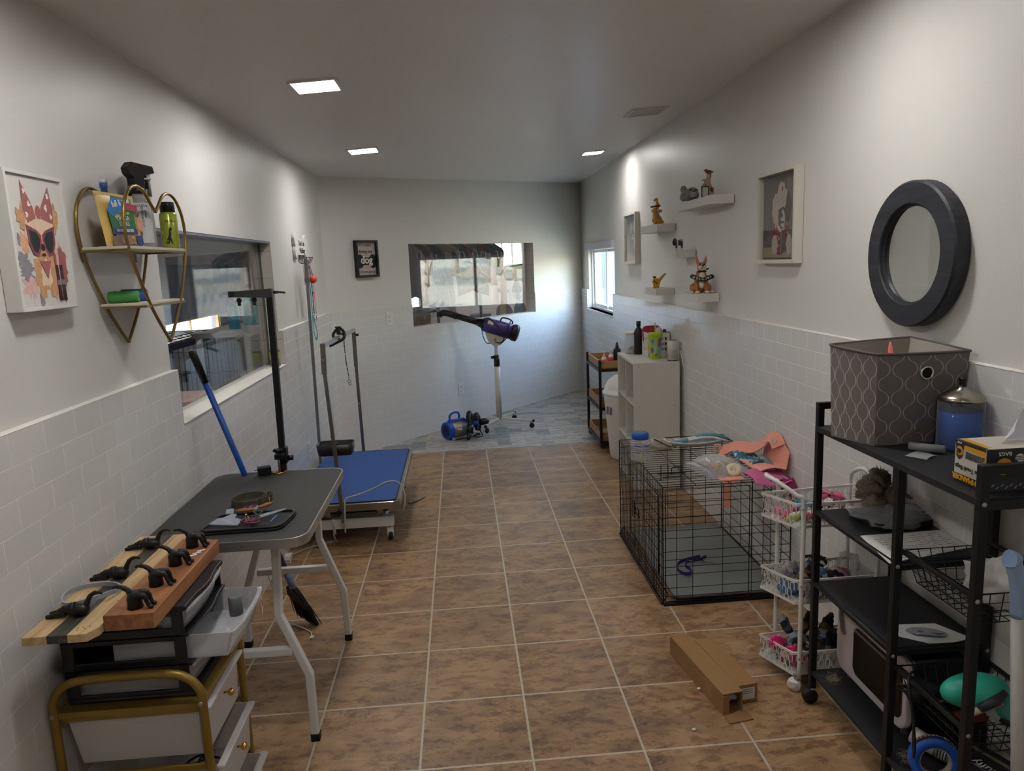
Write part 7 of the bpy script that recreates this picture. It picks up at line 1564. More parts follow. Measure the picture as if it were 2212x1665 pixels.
def taperoll(label, c, axis, R, r, w, m_):
    q2 = thing('tape_roll', label, 'tape roll', (c[0], c[1], c[2]-R)); MB().lathe([(r, -w/2), (R, -w/2), (R, w/2), (r, w/2), (r, -w/2)], c, axis=axis, n=30, cap=False).build('tape', m_, q2); return q2
CT = mat('cream_bandage', '#cdbca2', .8, var=.1, scale=60); BT_ = mat('beige_bandage', '#a89478', .8, var=.2, scale=60)
q2 = taperoll('cream roll of bandage facing up in the zip bag', (2.105, 1.045, zc_+.026), (-.2, -.5, .8), .034, .013, .022, CT); MB().box((2.103, 1.040, zc_+.030), (.014, .010, .014)).build('core', PAPER, q2)
taperoll('beige roll of bandage standing in the middle of the zip bag', (2.035, 1.075, zc_+.026), (1, .3, .1), .025, .012, .04, BT_); taperoll('white narrow tape roll next to the cream roll in the zip bag', (2.062, 1.115, zc_+.027), (.6, .5, .3), .026, .016, .018, mat('white_tape', '#c8c4bb', .7)); taperoll('thin tan roll at the wall side of the zip bag', (2.125, 1.19, zc_+.024), (1, .1, .2), .022, .012, .05, mat('tan_bandage', '#b3906e', .8, var=.1))
bagmesh((2.02, 1.19, zc_+.024), .035, .045, .02, 21, mat('brown_wrap', '#8f8066', .5, var=.3, scale=40), 'wrapped_pack', 'crumpled brown pack inside the zip bag', 'pack')
cloth('pink_cloth', 'mottled pink cloth draped over the near wall corner of the crate', lambda a, b: Vector((2.150+.175*a, (1.06-.16*b+.03*a) if True else 0, zc_+.008+.016*math.sin(a*5+b*2)*.6+.010*math.sin(b*6)*a-max(0, b-.75)*.06)), mat('mottled_pink', '#c0628f', .9, var=.35, scale=120), 'cloth')
cloth('pink_cloth_tail', 'darker pink end of cloth hanging off the near wall corner of the crate', lambda a, b: Vector((2.285+.05*a+.03*b, .942-.01*math.sin(b*3), zc_+.012-.085*b-.01*math.sin(a*3))), mat('deep_pink_cloth', '#8f2f5c', .9, var=.3, scale=120), 'cloth', 8, 8)
q = thing('coral_strap', 'flat coral strap hanging inside the near end of the crate', 'strap', (2.05, .965, .43)); MB().bb((2.033, .966, .435), (2.062, .970, .553)).build('strap', CORAL, q, bevel=.001); MB().bb((2.02, .97, .556), (2.13, 1.03, .562)).build('folded_top', CORAL, q, bevel=.001)
# flat cardboard cartons on the floor
CARD = mat('brown_cardboard', '#8f6c44', .8, var=.06, scale=40)
q = thing('cardboard_box', 'long narrow brown cardboard box with its near end torn open', 'box', (1.735, .345, 0)); a = math.atan2(.145-.555, 1.766-1.700)
c1 = Vector((1.702, .552, 0)); c2 = Vector((1.766, .146, 0)); u = (c2-c1).normalized(); v = Vector((u.y*-1, u.x, 0)); L = (c2-c1).length; w = .0375; h = .078; t = .003
def slab(o, a0, a1, b0, b1, z0, z1, m): m.hexa([o+u*a0+v*b0+Z3*z0, o+u*a1+v*b0+Z3*z0, o+u*a1+v*b1+Z3*z0, o+u*a0+v*b1+Z3*z0, o+u*a0+v*b0+Z3*z1, o+u*a1+v*b0+Z3*z1, o+u*a1+v*b1+Z3*z1, o+u*a0+v*b1+Z3*z1])
m = MB(); slab(c1, 0, L, -w, w, .001, t, m); slab(c1, 0, L, -w, w, h-t, h, m); slab(c1, 0, L, -w, -w+t, t, h-t, m); slab(c1, 0, L, w-t, w, t, h-t, m); slab(c1, 0, t, -w+t, w-t, t, h-t, m); m.build('carton', CARD, q)
m = MB(); slab(c1, L, L+.05, -w, w+.012, .002, .005, m); m.build('end_flap', CARD, q); m = MB(); slab(c1, L, L+.004, -w-.0, -w+.022, .003, h-.006, m); m.build('end_flap', CARD, q)
m = MB(); slab(c1, L-.065, L-.02, -.02, .015, h, h+.0004, m); slab(c1, L-.12, L-.075, -w-.0004, -w, .01, h-.01, m); m.build('clear_tape', mat('brown_tape', '#9a7a54', .25), q)
single(crumple(61, c1+u*(L-.02)+Z3*.058, (.026, .018, .014), amp=.5), 'foil_wrapping', mat('grey_foil_film', '#7e7d80', .3, .3, var=.3), 'grey plastic wrapping sticking out of the open cardboard box', 'wrapping')
q = thing('cardboard_box', 'closed narrow cardboard box with a white label, right of the open one', 'box', (1.82, .36, 0)); c1 = Vector((1.792, .522, 0)); c2 = Vector((1.840, .200, 0)); u = (c2-c1).normalized(); v = Vector((u.y*-1, u.x, 0)); L = (c2-c1).length
m = MB(); slab(c1, 0, L, -w, w, .001, .07, m); m.build('carton', CARD, q, bevel=.001)
A_ = Art(c1+u*(L+.0005)+Z3*.036, v*-1 if (v*-1).x > 0 else v, Z3, q); A_.shape([(-.026, -.022), (.026, -.022), (.026, .022), (-.026, .022)], PAPER)
for k in range(3): A_.shape([(-.02, .014-.007*k), (.018, .014-.007*k), (.018, .016-.007*k), (-.02, .016-.007*k)], INKG)
A_.done('shipping_label')
for k, (x, y) in enumerate([(1.608, .075), (1.70, .30)]): single(MB().ell((x, y, .005 if k == 0 else .004), (.008, .006, .004), n=10, k=6), 'paper_scrap', PAPER, ['tiny white scrap on the floor joint in front of the cardboard boxes', 'tiny white scrap at the side of the open cardboard box'][k], 'scrap')
# ================================================================== WHITE THREE-BASKET CART
wc = thing('basket_cart', 'slim white cart with three perforated baskets between the crate and the rack', 'cart', (2.18, .34, 0))
BQ = [(2.030, .262), (1.968, .405), (2.322, .432), (2.326, .262)]
def cellpanel(a, b, z0, z1, par):
    """row of staggered keyhole loops between two uprights"""
    a, b = Vector((a[0], a[1], 0)), Vector((b[0], b[1], 0)); d = (b-a); L = d.length; d.normalize(); m = MB(); P = lambda u, z: a+d*u+Z3*z
    p = .024; nrow = 3; hz_ = (z1-z0)/nrow
    for j in range(nrow):
        off = (p/2 if j % 2 else 0); n = int((L-off)/p)
        for k in range(n):
            u = off+p*(k+.5); zt_ = z1-.004-hz_*j
            pts = [P(u-.0085, zt_-hz_*1.05)] + [P(u-.0085*math.cos(t), zt_-.010+.0085*math.sin(t)) for t in [math.pi*i/6 for i in range(7)]] + [P(u+.0085, zt_-hz_*1.05)]
            pts = [Vector((q.x, q.y, max(q.z, z0))) for q in pts]
            m.tube(pts, .0019, 4, flat=(1.3, 1.3), up=d.cross(Z3))
    return m.build('side_panel', WHITEP, par)
def basket(z0, z1):
    MB().add([], []) if False else None
    m = MB(); n_ = len(BQ); m.add([(x, y, z0) for x, y in BQ]+[(x, y, z0+.003) for x, y in BQ], [(3, 2, 1, 0), (4, 5, 6, 7), (0, 1, 5, 4), (1, 2, 6, 5), (2, 3, 7, 6), (3, 0, 4, 7)], False); o = m.build('basket_floor', WHITEP, wc)
    for z, h in ((z0+.002, .010), (z1, .009)): MB().tube([Vector((x, y, z)) for x, y in BQ], .0035, 4, closed=True, flat=(2, h/.0035), up=(0, 0, 1)).build('rim', WHITEP, wc)
    for i in range(4): cellpanel(BQ[i], BQ[(i+1) % 4], z0+.004, z1-.002, wc)
ZB = ((.605, .688), (.325, .408), (.055, .135))
for z0, z1 in ZB: basket(z0, z1)
for (xa) in (2.045, 2.318):
    sx = -.085 if xa < 2.2 else .0
    P = smoothpts([(xa, .245, .045), (xa, .245, .40), (xa, .245, .688), (xa+sx*.25, .255, .725), (xa+sx*.8, .30, .762), (xa+sx, .345, .770), (xa+sx*.8, .39, .762), (xa+sx*.25, .435, .725), (xa, .445, .688), (xa, .445, .40), (xa, .445, .045)], 5) if xa < 2.2 else smoothpts([(xa, .245, .045), (xa, .245, .40), (xa, .245, .688), (xa, .27, .745), (xa, .345, .772), (xa, .42, .745), (xa, .445, .688), (xa, .445, .40), (xa, .445, .045)], 5)
    MB().tube(P, .0078, 10).build('tube_frame', WHITEM, wc)
for x in (2.045, 2.318):
    for y in (.245, .445): caster(x-.008, y, .055, .024, wc, WHITEP, WHITEP, rz=.9)
for z0, z1 in ZB:
    for y in (.238, .452): MB().ell((2.040, y, z1-.01), (.004, .003, .004), n=8, k=5).build('screw', SCREW, wc)
# bows and bandanas
def m_multi(name, cols_, sc=60):
    if name in _M: return _M[name]
    m, n, l, b = nodes(name); tc = n.new('ShaderNodeTexCoord'); vz = n.new('ShaderNodeTexVoronoi'); vz.inputs['Scale'].default_value = sc; l.new(tc.outputs['Object'], vz.inputs['Vector'])
    sp = n.new('ShaderNodeSeparateColor'); l.new(vz.outputs['Color'], sp.inputs[0]); k = len(cols_); r = ramp(n, [(i/k, c) for i, c in enumerate(cols_)], 'CONSTANT'); l.new(sp.outputs[0], r.inputs[0]); l.new(r.outputs[0], b.inputs['Base Color']); b.inputs['Roughness'].default_value = .8
    _M[name] = m; return m
def bow(i, c, m_, label, s=1.0, rz=0):
    q = thing('dog_bow', label, 'bow', c, rz, group='bows and hair clips in the top white basket')
    for sg in (-1, 1): m = crumple(i*3+sg+5, (sg*.016*s, 0, .012*s), (.017*s, .010*s, .014*s), amp=.35, n=10, k=7, R=RY(sg*.3)); m.build('loop', m_, q, local=True)
    MB().ell((0, 0, .012*s), (.006*s, .007*s, .008*s), n=8, k=6).build('knot', m_, q, local=True)
pk = mat('bow_pink', '#d8658a', .6, var=.2); hp = mat('bow_hotpink', '#c22a63', .55, var=.2); bl_ = mat('bow_blue', '#2383ad', .5, var=.2); aq = mat('bow_aqua', '#3a9aae', .6, var=.3); rd = mat('bow_red', '#9c2036', .5, var=.2); yl = mat('bow_lime', '#b7ba72', .6, var=.3); wt = mat('bow_cream', '#c3b9b0', .7, var=.2); cow = m_pattern('bow_cow_spots', '#cfc9c4', '#1c1a1a', 60); pkd = m_pattern('bow_pink_black_dots', '#d56f8f', '#1c1517', 70); glt = m_multi('bow_glitter', ['#3fb5c0', '#d8b64a', '#c2567f', '#4a5fb0', '#d9d9d9'], 160)
for i, (x, y, z, m_, nm, s, rz) in enumerate([(2.04, .31, .612, yl, 'lime green bow at the near left corner of the top basket', 1, .3), (2.07, .295, .612, glt, 'multicoloured glitter bow near the front of the top basket', 1, 1.2), (2.02, .36, .612, pk, 'pink bow at the left end of the top basket', 1.2, 1.7), (2.05, .34, .632, pk, 'second pink bow lying on the lime one in the top basket', 1, .4), (2.10, .30, .615, hp, 'hot pink bow behind the near rim of the top basket', 1.1, .1), (2.085, .35, .64, bl_, 'bright blue bow in the left half of the top basket', 1.2, 1.3), (2.13, .31, .612, rd, 'red bow low in the middle of the top basket', 1.1, .7), (2.12, .36, .64, aq, 'aqua bow behind the bright blue one in the top basket', 1, 2.2), (2.16, .33, .645, cow, 'cow-spotted bow on top of the pile in the top basket', 1.4, .1), (2.17, .30, .615, pk, 'pink bow under the cow-spotted one in the top basket', 1.2, .3), (2.20, .36, .66, pkd, 'pink bow with black spots at the back of the top basket', 1.4, -.4), (2.20, .30, .615, hp, 'hot pink bow in the right half of the top basket', 1.1, 1.1), (2.24, .32, .612, rd, 'red bow in the right half of the top basket', 1.1, .2), (2.25, .37, .63, wt, 'cream bow in the right half of the top basket', 1.2, .9), (2.29, .34, .62, pk, 'pink bow at the wall end of the top basket', 1.3, 1.4)]): bow(i, (x, y, z), m_, nm, s, rz)
single(MB().bar((2.155, .375, .70), (2.235, .33, .682), .016, .006), 'pink_hair_clip', pkd, 'long pink clip with black spots leaning over the top basket', 'clip', bevel=.001)
single(crumple(91, (2.205, .39, .665), (.03, .018, .02), amp=.3), 'magenta_bow', hp, 'magenta fabric bow against the back rim of the top basket', 'bow')
def wad(i, c, r, m_, nm, grp, R=None): q = single(crumple(i, c, r, amp=.6, n=20, k=12, R=R), 'dog_bandana', m_, nm, 'bandana', grp)
g2 = 'folded bandanas in the middle white basket'; g3 = 'bandanas in the bottom white basket'
b1m = m_multi('print_bear', ['#6b4a33', '#2f4f78', '#8a7662', '#1d1c22', '#a9b4bd'], 38); b2m = m_multi('print_bones_black', ['#161517', '#161517', '#b9b2a8', '#2b2226'], 50); b3m = m_multi('print_grey_floral', ['#8b8a90', '#b09aa0', '#6c7480', '#a9a59e'], 60); b4m = m_multi('print_blue_plain', ['#4b6f9a', '#5b7ea6', '#43648e'], 20); b5m = m_multi('print_pink_cow', ['#b98aa0', '#cfc3c6', '#17151a', '#a23a63'], 34); b6m = m_multi('print_orange_grey', ['#8f8a86', '#a96a4a', '#6f6c70', '#4f6f8a'], 40)
for i, (x, y, z, r, m_, nm) in enumerate([(2.04, .33, .355, (.035, .04, .026), b4m, 'plain blue bandana at the left end of the middle basket'), (2.055, .36, .395, (.028, .03, .045), b3m, 'grey floral bandana standing at the left of the middle basket'), (2.10, .31, .352, (.04, .035, .022), b3m, 'grey floral bandana low at the near side of the middle basket'), (2.11, .34, .40, (.05, .045, .036), b1m, 'brown and blue bear-print bandana on top of the middle basket pile'), (2.15, .33, .375, (.045, .04, .035), b4m, 'plain blue bandana under the bear-print one'), (2.155, .37, .43, (.045, .03, .022), b2m, 'black bandana with white bones on top of the middle basket pile'), (2.20, .32, .39, (.05, .045, .034), b5m, 'pink and black cow-print bandana in the middle basket'), (2.235, .35, .375, (.035, .04, .028), b6m, 'grey and orange bandana at the right of the middle basket'), (2.20, .31, .350, (.05, .03, .02), b2m, 'black bone-print bandana low at the near side of the middle basket')]): wad(i+100, (x, y, z), r, m_, nm, g2)
bagmesh((2.275, .36, .405), .040, .04, .045, 141, clearplastic('crinkled_film', (.92, .92, .92), .30, .08, (.62, .62, .60)), 'plastic_wrapper', 'crumpled clear plastic wrapper at the wall end of the middle basket', 'wrapper')
n1m = m_multi('print_navy_camo', ['#2a3550', '#47556e', '#8a8f99', '#1b1d28', '#5c4a3a'], 36); n2m = m_multi('print_brown_camo', ['#4a3726', '#1e1a18', '#6d5a44', '#2f3548'], 34); n3m = mat('fleece_magenta', '#c4005f', .9, var=.1, sheen=.5)
for i, (x, y, z, r, m_, nm, R) in enumerate([(2.015, .36, .125, (.032, .03, .022), n3m, 'magenta fleece cloth at the far left of the bottom basket', None), (2.055, .30, .105, (.028, .03, .036), n3m, 'magenta fleece cloth at the near side of the bottom basket', None), (2.035, .33, .09, (.03, .03, .025), m_multi('print_pink_leaf', ['#b5486c', '#8f9a80', '#c9b8a0', '#3a2d2a'], 50), 'pink leaf-print cloth between the magenta ones', None), (2.085, .35, .125, (.035, .035, .035), n1m, 'navy camouflage bandana in the left half of the bottom basket', None), (2.065, .40, .17, (.016, .012, .042), n1m, 'pointed navy camouflage bandana end sticking up at the back', RY(-.4)), (2.135, .39, .17, (.018, .014, .05), n2m, 'pointed brown camouflage bandana end sticking up in the middle', RY(.35)), (2.13, .33, .115, (.045, .04, .035), m_multi('print_dots_brown', ['#3c3530', '#a59a88', '#51463d', '#26211e'], 70), 'brown spotted bandana in the middle of the bottom basket', None), (2.20, .36, .125, (.05, .045, .045), n1m, 'navy bandana in the right half of the bottom basket', None), (2.21, .38, .165, (.024, .016, .05), n2m, 'pointed dark camouflage bandana end near the rack leg', RY(.3)), (2.26, .33, .105, (.04, .04, .03), n2m, 'brown camouflage bandana at the wall end of the bottom basket', None)]): wad(i+160, (x, y, z), r, m_, nm, g3, R)

# ================================================================== BLACK STORAGE RACK
rk = thing('storage_rack', 'tall black metal storage rack with shelves and wire baskets by the right wall', 'rack', (2.195, -.19, 0))
ry = (.180, -.265, -.570); rx0, rx1 = 2.060, 2.332; RKM = mat('satin_black_steel', '#18191c', .5, .3, var=.12, scale=40); RKS = mat('black_shelf_board', '#1a1b1e', .62, var=.1, scale=120, bump=.15, bscale=240)
tops = {0: 1.062, 1: .972, 2: 1.062}
for i, y in enumerate(ry):
    for x in (rx0, rx1):
        o = MB().bb((x-.0105, y-.0105, .052), (x+.0105, y+.0105, tops[i] if i != 1 else .966)).build('upright', RKM, rk, bevel=.002)
        if i != 1 or True: caster(x, y-.005, .055, .026, rk, BLACKP, RUBBER, rz=1.6 if x < 2.2 else .4)
for y in (ry[0], ry[2]): MB().bb((rx0+.008, y-.009, 1.040), (rx1-.008, y+.009, 1.062)).build('end_rail', RKM, rk, bevel=.002); MB().bb((rx0+.008, y-.006, .955), (rx1-.008, y+.006, .978)).build('end_rail', RKM, rk, bevel=.002)
MB().bb((rx0-.012, ry[2]+.0, .966), (rx1+.010, ry[0]+.004, .984)).build('top_board', RKS, rk, bevel=.0015)
for z in (.697, .445): MB().bb((rx0+.004, ry[1]+.008, z-.010), (rx1, ry[0]-.004, z)).build('shelf_board', RKS, rk, bevel=.001); MB().cyl((rx0-.001, ry[1], z-.006), (rx0-.001, ry[0], z-.006), .0095, n=14).build('front_tube', RKM, rk); MB().bb((rx0+.008, ry[1]-.006, z-.018), (rx1-.008, ry[1]+.006, z-.003)).build('cross_rail', RKM, rk, bevel=.001); MB().bb((rx0+.008, ry[0]-.006, z-.018), (rx1-.008, ry[0]+.006, z-.003)).build('cross_rail', RKM, rk, bevel=.001)
MB().bb((rx0-.008, ry[2], .108), (rx1, ry[0]-.002, .120)).build('bottom_board', RKS, rk, bevel=.001)
for (y, z) in ((ry[1], .693), (ry[1], .43), (ry[2], .972), (ry[2], .74), (ry[2], .40)): MB().lathe([(.006, 0), (.0055, .0015), (.002, .003)], (rx0-.002, y-.0105, z), axis=(0, -1, 0), n=14).build('bolt', SCREW, rk)
for (y, z) in ((ry[1], .735), (ry[1], .425)): MB().lathe([(.006, 0), (.0055, .0015), (.002, .003)], (rx1, y-.0105, z), axis=(0, -1, 0), n=14).build('bolt', SCREW, rk)
for z in (.60, .33, .30, .66, .22): MB().cyl((rx0+.002, ry[2]-.0102, z), (rx0+.002, ry[2]-.0108, z), .004, n=10).build('bolt_hole', INK, rk)
def wbasket(zr, h, label):
    q = thing('wire_basket', label, 'basket', (2.196, -.42, zr-h)); x0, x1, y0, y1 = rx0+.016, rx1-.016, ry[2]+.018, ry[1]-.014; s_ = .022
    def wire(pts, r=.0014, nm=None): return pts, r
    m = MB(); m.tube([(x0, y0, zr), (x1, y0, zr), (x1, y1, zr), (x0, y1, zr)], .0026, 6, closed=True); m.build('rim', WIRE, q)
    m = MB(); n = 9
    for i in range(n+1):
        y = y0+(y1-y0)*i/n; yb = y0+s_+(y1-y0-2*s_)*i/n; m.tube([(x0, y, zr), (x0+s_, yb, zr-h), (x1-s_, yb, zr-h), (x1, y, zr)], .0014, 5)
    m.build('cross_wires', WIRE, q)
    m = MB(); n = 7
    for i in range(n+1):
        x = x0+(x1-x0)*i/n; xb = x0+s_+(x1-x0-2*s_)*i/n; m.tube([(x, y0, zr), (xb, y0+s_, zr-h), (xb, y1-s_, zr-h), (x, y1, zr)], .0014, 5)
    for k in (.33, .66): m.tube([(x0+s_*k, y0+s_*k, zr-h*k), (x1-s_*k, y0+s_*k, zr-h*k), (x1-s_*k, y1-s_*k, zr-h*k), (x0+s_*k, y1-s_*k, zr-h*k)], .0014, 5, closed=True)
    m.build('long_wires', WIRE, q)
    for x in (rx0+.006, rx1-.006): MB().bar((x, ry[2], zr-.003), (x, ry[1], zr-.003), .008, .012).build('runner', RKM, rk, bevel=.001)
    return q
wbasket(.742, .085, 'upper black wire basket in the near bay of the rack'); wbasket(.402, .088, 'lower black wire basket in the near bay of the rack, full of tools')

# grey storage bin with trellis print
tb = thing('fabric_bin', 'grey fabric storage bin with a white trellis pattern on top of the rack', 'storage bin', (2.2, .02, .985))
GF = mat('grey_fabric', '#6a6462', .85, var=.06, scale=250, bump=.3, bscale=500); INN = mat('bin_lining', '#a59f94', .85, var=.05, scale=8); PRT = mat('trellis_print', '#b3aea6', .8, var=.04)
zb0 = .985; A0, B0_, C0_, D0 = Vector((2.082, -.100, zb0)), Vector((2.028, .045, zb0)), Vector((2.292, .155, zb0)), Vector((2.345, -.085, zb0))
A1, B1_, C1_, D1 = Vector((2.076, -.108, 1.252)), Vector((2.058, .125, 1.256)), Vector((2.345, .165, 1.262)), Vector((2.348, -.108, 1.250))
def face(p0, p1, q0, q1, bulge):
    n_ = (p1-p0).cross(Z3).normalized()
    def S(a, b): base = (p0*(1-a)+p1*a)*(1-b)+(q0*(1-a)+q1*a)*b; return base+n_*bulge*math.sin(math.pi*a)*(.4+.6*b)
    return S, n_
def corner_round(S1, S2): pass
FS = [face(A0, D0, A1, D1, .010), face(B0_, A0, B1_, A1, .012), face(C0_, B0_, C1_, B1_, .006), face(D0, C0_, D1, C1_, .0)]
m = MB()
for S, n_ in FS: m.surf(S, 14, 10)
m.add([A0, B0_, C0_, D0], [(0, 1, 2, 3)], False); m.build('fabric_shell', GF, tb)
m = MB(); c_mid = (A1+B1_+C1_+D1)/4
for S, n_ in FS: m.surf(lambda a, b: S(a, b)+(Vector((c_mid.x, c_mid.y, 0))-Vector((S(a, b).x, S(a, b).y, 0))).normalized()*.004, 14, 10)
m.build('lining', INN, tb)
m = MB()
rimpts = [S(i/12, 1) for S, n_ in (FS[0], FS[3], FS[2], FS[1]) for i in range(12)]
m.tube(rimpts, .0042, 6, closed=True); m.build('rim_binding', mat('bin_binding', '#5a5154', .8), tb)
def ribbons(S, n_, nl, W, nper, ph):
    m = MB(); h = 1/nl; wd = .0026
    for k in range(nl):
        sg = 1 if (k+ph) % 2 else -1; row = []
        N = 90
        for j in range(N+1):
            b = .02+.955*j/N; t = 2*math.pi*(b*nper+.12); s_ = math.sin(t); w = math.copysign(abs(s_)**.62, s_); w = w*(1 if abs(w) > .42 else .86)
            a = (k+.5)*h+sg*w*h*.40; a = min(max(a, .004), .996); row.append((a, b))
        vs = []
        for (a, b) in row: p = S(a, b)+n_*.0006; d = (S(min(a+.01, 1), b)-S(max(a-.01, 0), b)).normalized(); vs += [p-d*wd/2, p+d*wd/2]
        m.add(vs, [(2*i, 2*i+1, 2*i+3, 2*i+2) for i in range(len(row)-1)], False)
    m.build('trellis_print', PRT, tb)
ribbons(*FS[0], 7, .26, 3.15, 0); ribbons(*FS[1], 8, .25, 3.15, 1); ribbons(*FS[2], 7, .25, 3.15, 0)
g = FS[0][0](.52, .785)+Vector((0, -.002, 0)); MB().torus(g, (0, 1, 0), .0175, .0035, 26, 8).build('grommet', CHROME, tb); MB().cyl(g+Vector((0, -.0005, 0)), g+Vector((0, .002, 0)), .0165, n=24).build('grommet_hole', mat('dark_inside', '#050505', .9), tb)
single(crumple(301, (2.19, -.02, 1.02), (.10, .08, .034), amp=.3), 'stored_toys', mat('mixed_toys', '#7a5a40', .7, var=.5, scale=30), 'jumble of coloured toys inside the trellis bin', 'toys')
single(MB().tube([(2.185, .0, 1.05), (2.183, .0, 1.20), (2.176, .0, 1.272)], [.014, .014, .003], 8), 'pink_feather_toy', mat('coral_pink_foam', '#d9776f', .7, var=.25, scale=30), 'pointed coral pink toy sticking up out of the trellis bin', 'toy')
# disinfectant jar
dj = thing('disinfectant_jar', 'glass jar of blue liquid with a metal lid on top of the rack', 'jar', (2.288, -.168, .985)); c = (2.288, -.168, .9845)
BLQ = nodes('blue_liquid'); BLQ[3].inputs['Base Color'].default_value = lin('#0a52a8'); BLQ[3].inputs['Roughness'].default_value = .05; BLQ[3].inputs['Transmission Weight'].default_value = .15; BLQ[3].inputs['IOR'].default_value = 1.2
nz = BLQ[1].new('ShaderNodeTexNoise'); nz.inputs['Scale'].default_value = 20; mr_ = BLQ[1].new('ShaderNodeMapRange'); mr_.inputs[3].default_value = .03; mr_.inputs[4].default_value = .08; BLQ[2].new(nz.outputs[0], mr_.inputs[0]); BLQ[2].new(mr_.outputs[0], BLQ[3].inputs['Roughness'])
JG = clearplastic('jar_glass', (.95, .96, .97), .05, .03, (.8, .8, .82))
MB().lathe([(.052, 0), (.057, .004), (.058, .010), (.058, .135), (.054, .140)], c, n=36).build('glass', JG, dj)
MB().lathe([(.050, .004), (.0545, .006), (.0545, .106), (.053, .107)], c, n=36).build('blue_liquid', BLQ[0], dj)
MB().lathe([(.059, .138), (.060, .142), (.0585, .147), (.050, .153), (.034, .162), (.014, .170), (.011, .176)], c, n=36).build('metal_lid', mat('pewter_lid', '#a8a195', .25, 1.0, var=.06), dj)
MB().lathe([(.007, .174), (.008, .182), (.010, .196), (.0105, .198), (.009, .201)], c, n=16).build('knob', BLACKP, dj)
# roll of grey bags
gr = thing('bag_roll', 'partly unrolled grey bag roll lying on the rack between the bin and the carton', 'bag roll', (2.16, -.19, .985)); SILV = clearplastic('grey_bag_film', (.6, .6, .62), .7, .25, (.33, .34, .35))
MB().cyl((2.148, -.158, .997), (2.212, -.218, .997), .0115, n=18).build('roll', mat('grey_film_roll', '#77797b', .4, var=.1), gr); MB().surf(lambda a, b: Vector((2.10+.075*a+.03*b, -.215+.05*a-.05*b+.0, .986+.004*math.sin(a*5)*b)), 8, 6).build('loose_sheet', SILV, gr)
# trash bag carton, standing upside down
bx_ = thing('bag_carton', 'yellow, white and black trash bag carton upside down at the rack near end', 'carton', (2.21, -.483, .985)); x0, x1, y0, y1, z0, z1 = 2.088, 2.345, -.537, -.432, .985, 1.087
WC = mat('carton_white', '#c5bfb2', .55, var=.03); BC = mat('carton_charcoal', '#2c2c30', .5); YC = mat('carton_yellow', '#d49a12', .5)
MB().bb((x0, y0, z0), (x1, y1, z1)).build('carton', WC, bx_, bevel=.001)
A = Art((x0-.0004, (y0+y1)/2, (z0+z1)/2), (0, -1, 0), (0, 0, 1), bx_)   # left face, u: -.0525..+.0525 (far..near), v -.051..+.051
A.shape([(-.052, -.051), (.052, -.051), (.052, -.030), (-.052, -.030)], BC); A.shape([(-.052, .051), (.052, .051), (.052, .043), (-.052, .043)], BC)
A.shape([(-.020, .043), (.052, .043), (.052, .030), (-.020, .034)], YC); A.shape([(.044, .043), (.052, .043), (.052, .0), (.044, .0)], YC); A.shape([(-.05, .043), (-.02, .043), (-.026, .012), (-.036, .004), (-.046, .012)], BC); A.shape(circ(.0115, 20, -.035, .026), YC)
A.shape([(-.048, -.031), (.03, -.031), (.03, -.045), (-.048, -.045)], BC)
for k in range(11): A.shape([(-.014+k*.0042, .012), (-.0115+k*.0042, .012), (-.0115+k*.0042, .029), (-.014+k*.0042, .029)], INK if k % 3 else INKG)
A.done('printed_side')
dxn, upn = Vector((0, 1, 0)), Vector((0, 0, -1))
def utext(s_, sz, u, v, m_, x=None, **kw): text(s_, sz, Vector((x0-.0024, (y0+y1)/2-u, (z0+z1)/2+v)), dxn, upn, m_, bx_, **kw)
utext('40', .015, -.035, .031, INK, bold=.0003); utext('30', .022, .040, .029, INKG, bold=.0004); utext('Large Trash Bags', .0145, .004, -.008, INK, bold=.0002); utext('COMMANDER', .017, .001, -.032, YC, bold=.0008); utext('BAGS', .006, -.035, .048, WC)
A = Art(((x0+x1)/2, y0-.0004, (z0+z1)/2), (1, 0, 0), (0, 0, 1), bx_)
A.shape([(-.128, -.05), (-.03, -.05), (-.03, .05), (-.128, .05)], BC); A.shape([(-.03, -.05), (.128, -.05), (.128, -.02), (-.03, -.02)], BC); A.shape([(-.03, .015), (.128, .015), (.128, .05), (-.03, .05)], YC); A.shape(circ(.020, 26, -.085, .008), YC); A.shape(circ(.011, 22, -.048, .026), WHITEI); 
for k in range(3): A.shape([(-.058, .022+.004*k), (-.038, .022+.004*k), (-.038, .0235+.004*k), (-.058, .0235+.004*k)], BC)
A.shape([(-.03, -.02), (.128, -.02), (.128, .015), (-.03, .015)], mat('carton_bluewhite', '#b9bfcc', .5))
for k in range(22): A.shape([(-.122+k*.011, -.046+.006*(k % 2)), (-.116+k*.011, -.040+.006*(k % 2)), (-.118+k*.011, -.038+.006*(k % 2)), (-.124+k*.011, -.044+.006*(k % 2))], mat('tread_grey', '#8d93a0', .4))
A.done('printed_front')
ftext = lambda s_, sz, u, v, m_, **kw: text(s_, sz, Vector(((x0+x1)/2+u, y0-.0026, (z0+z1)/2+v)), Vector((-1, 0, 0)), Vector((0, 0, -1)), m_, bx_, **kw)
ftext('40', .028, -.085, .018, INK, bold=.0006); ftext('BAGS', .013, -.085, .043, WHITEI)
MB().bb((x0+.006, y0+.01, z1), (x0+.022, y1-.006, z1+.0004)).build('yellow_band', YC, bx_); MB().bb((x0+.0, y0+.0, z1), (x0+.006, y1, z1+.0003)).build('dark_band', BC, bx_)
m = MB(); m.surf(lambda a, b: Vector((2.15+.13*a+.03*b*b, -.50+.05*a+.012*math.sin(a*6), z1+.002+.015*b*math.sin(a*3.0)+.13*b**2*(.2+.8*a))), 14, 12); m.build('plastic_sheet', clearplastic('white_bag_film', (.9, .92, .97), .72, .3, (.72, .75, .83)), bx_)
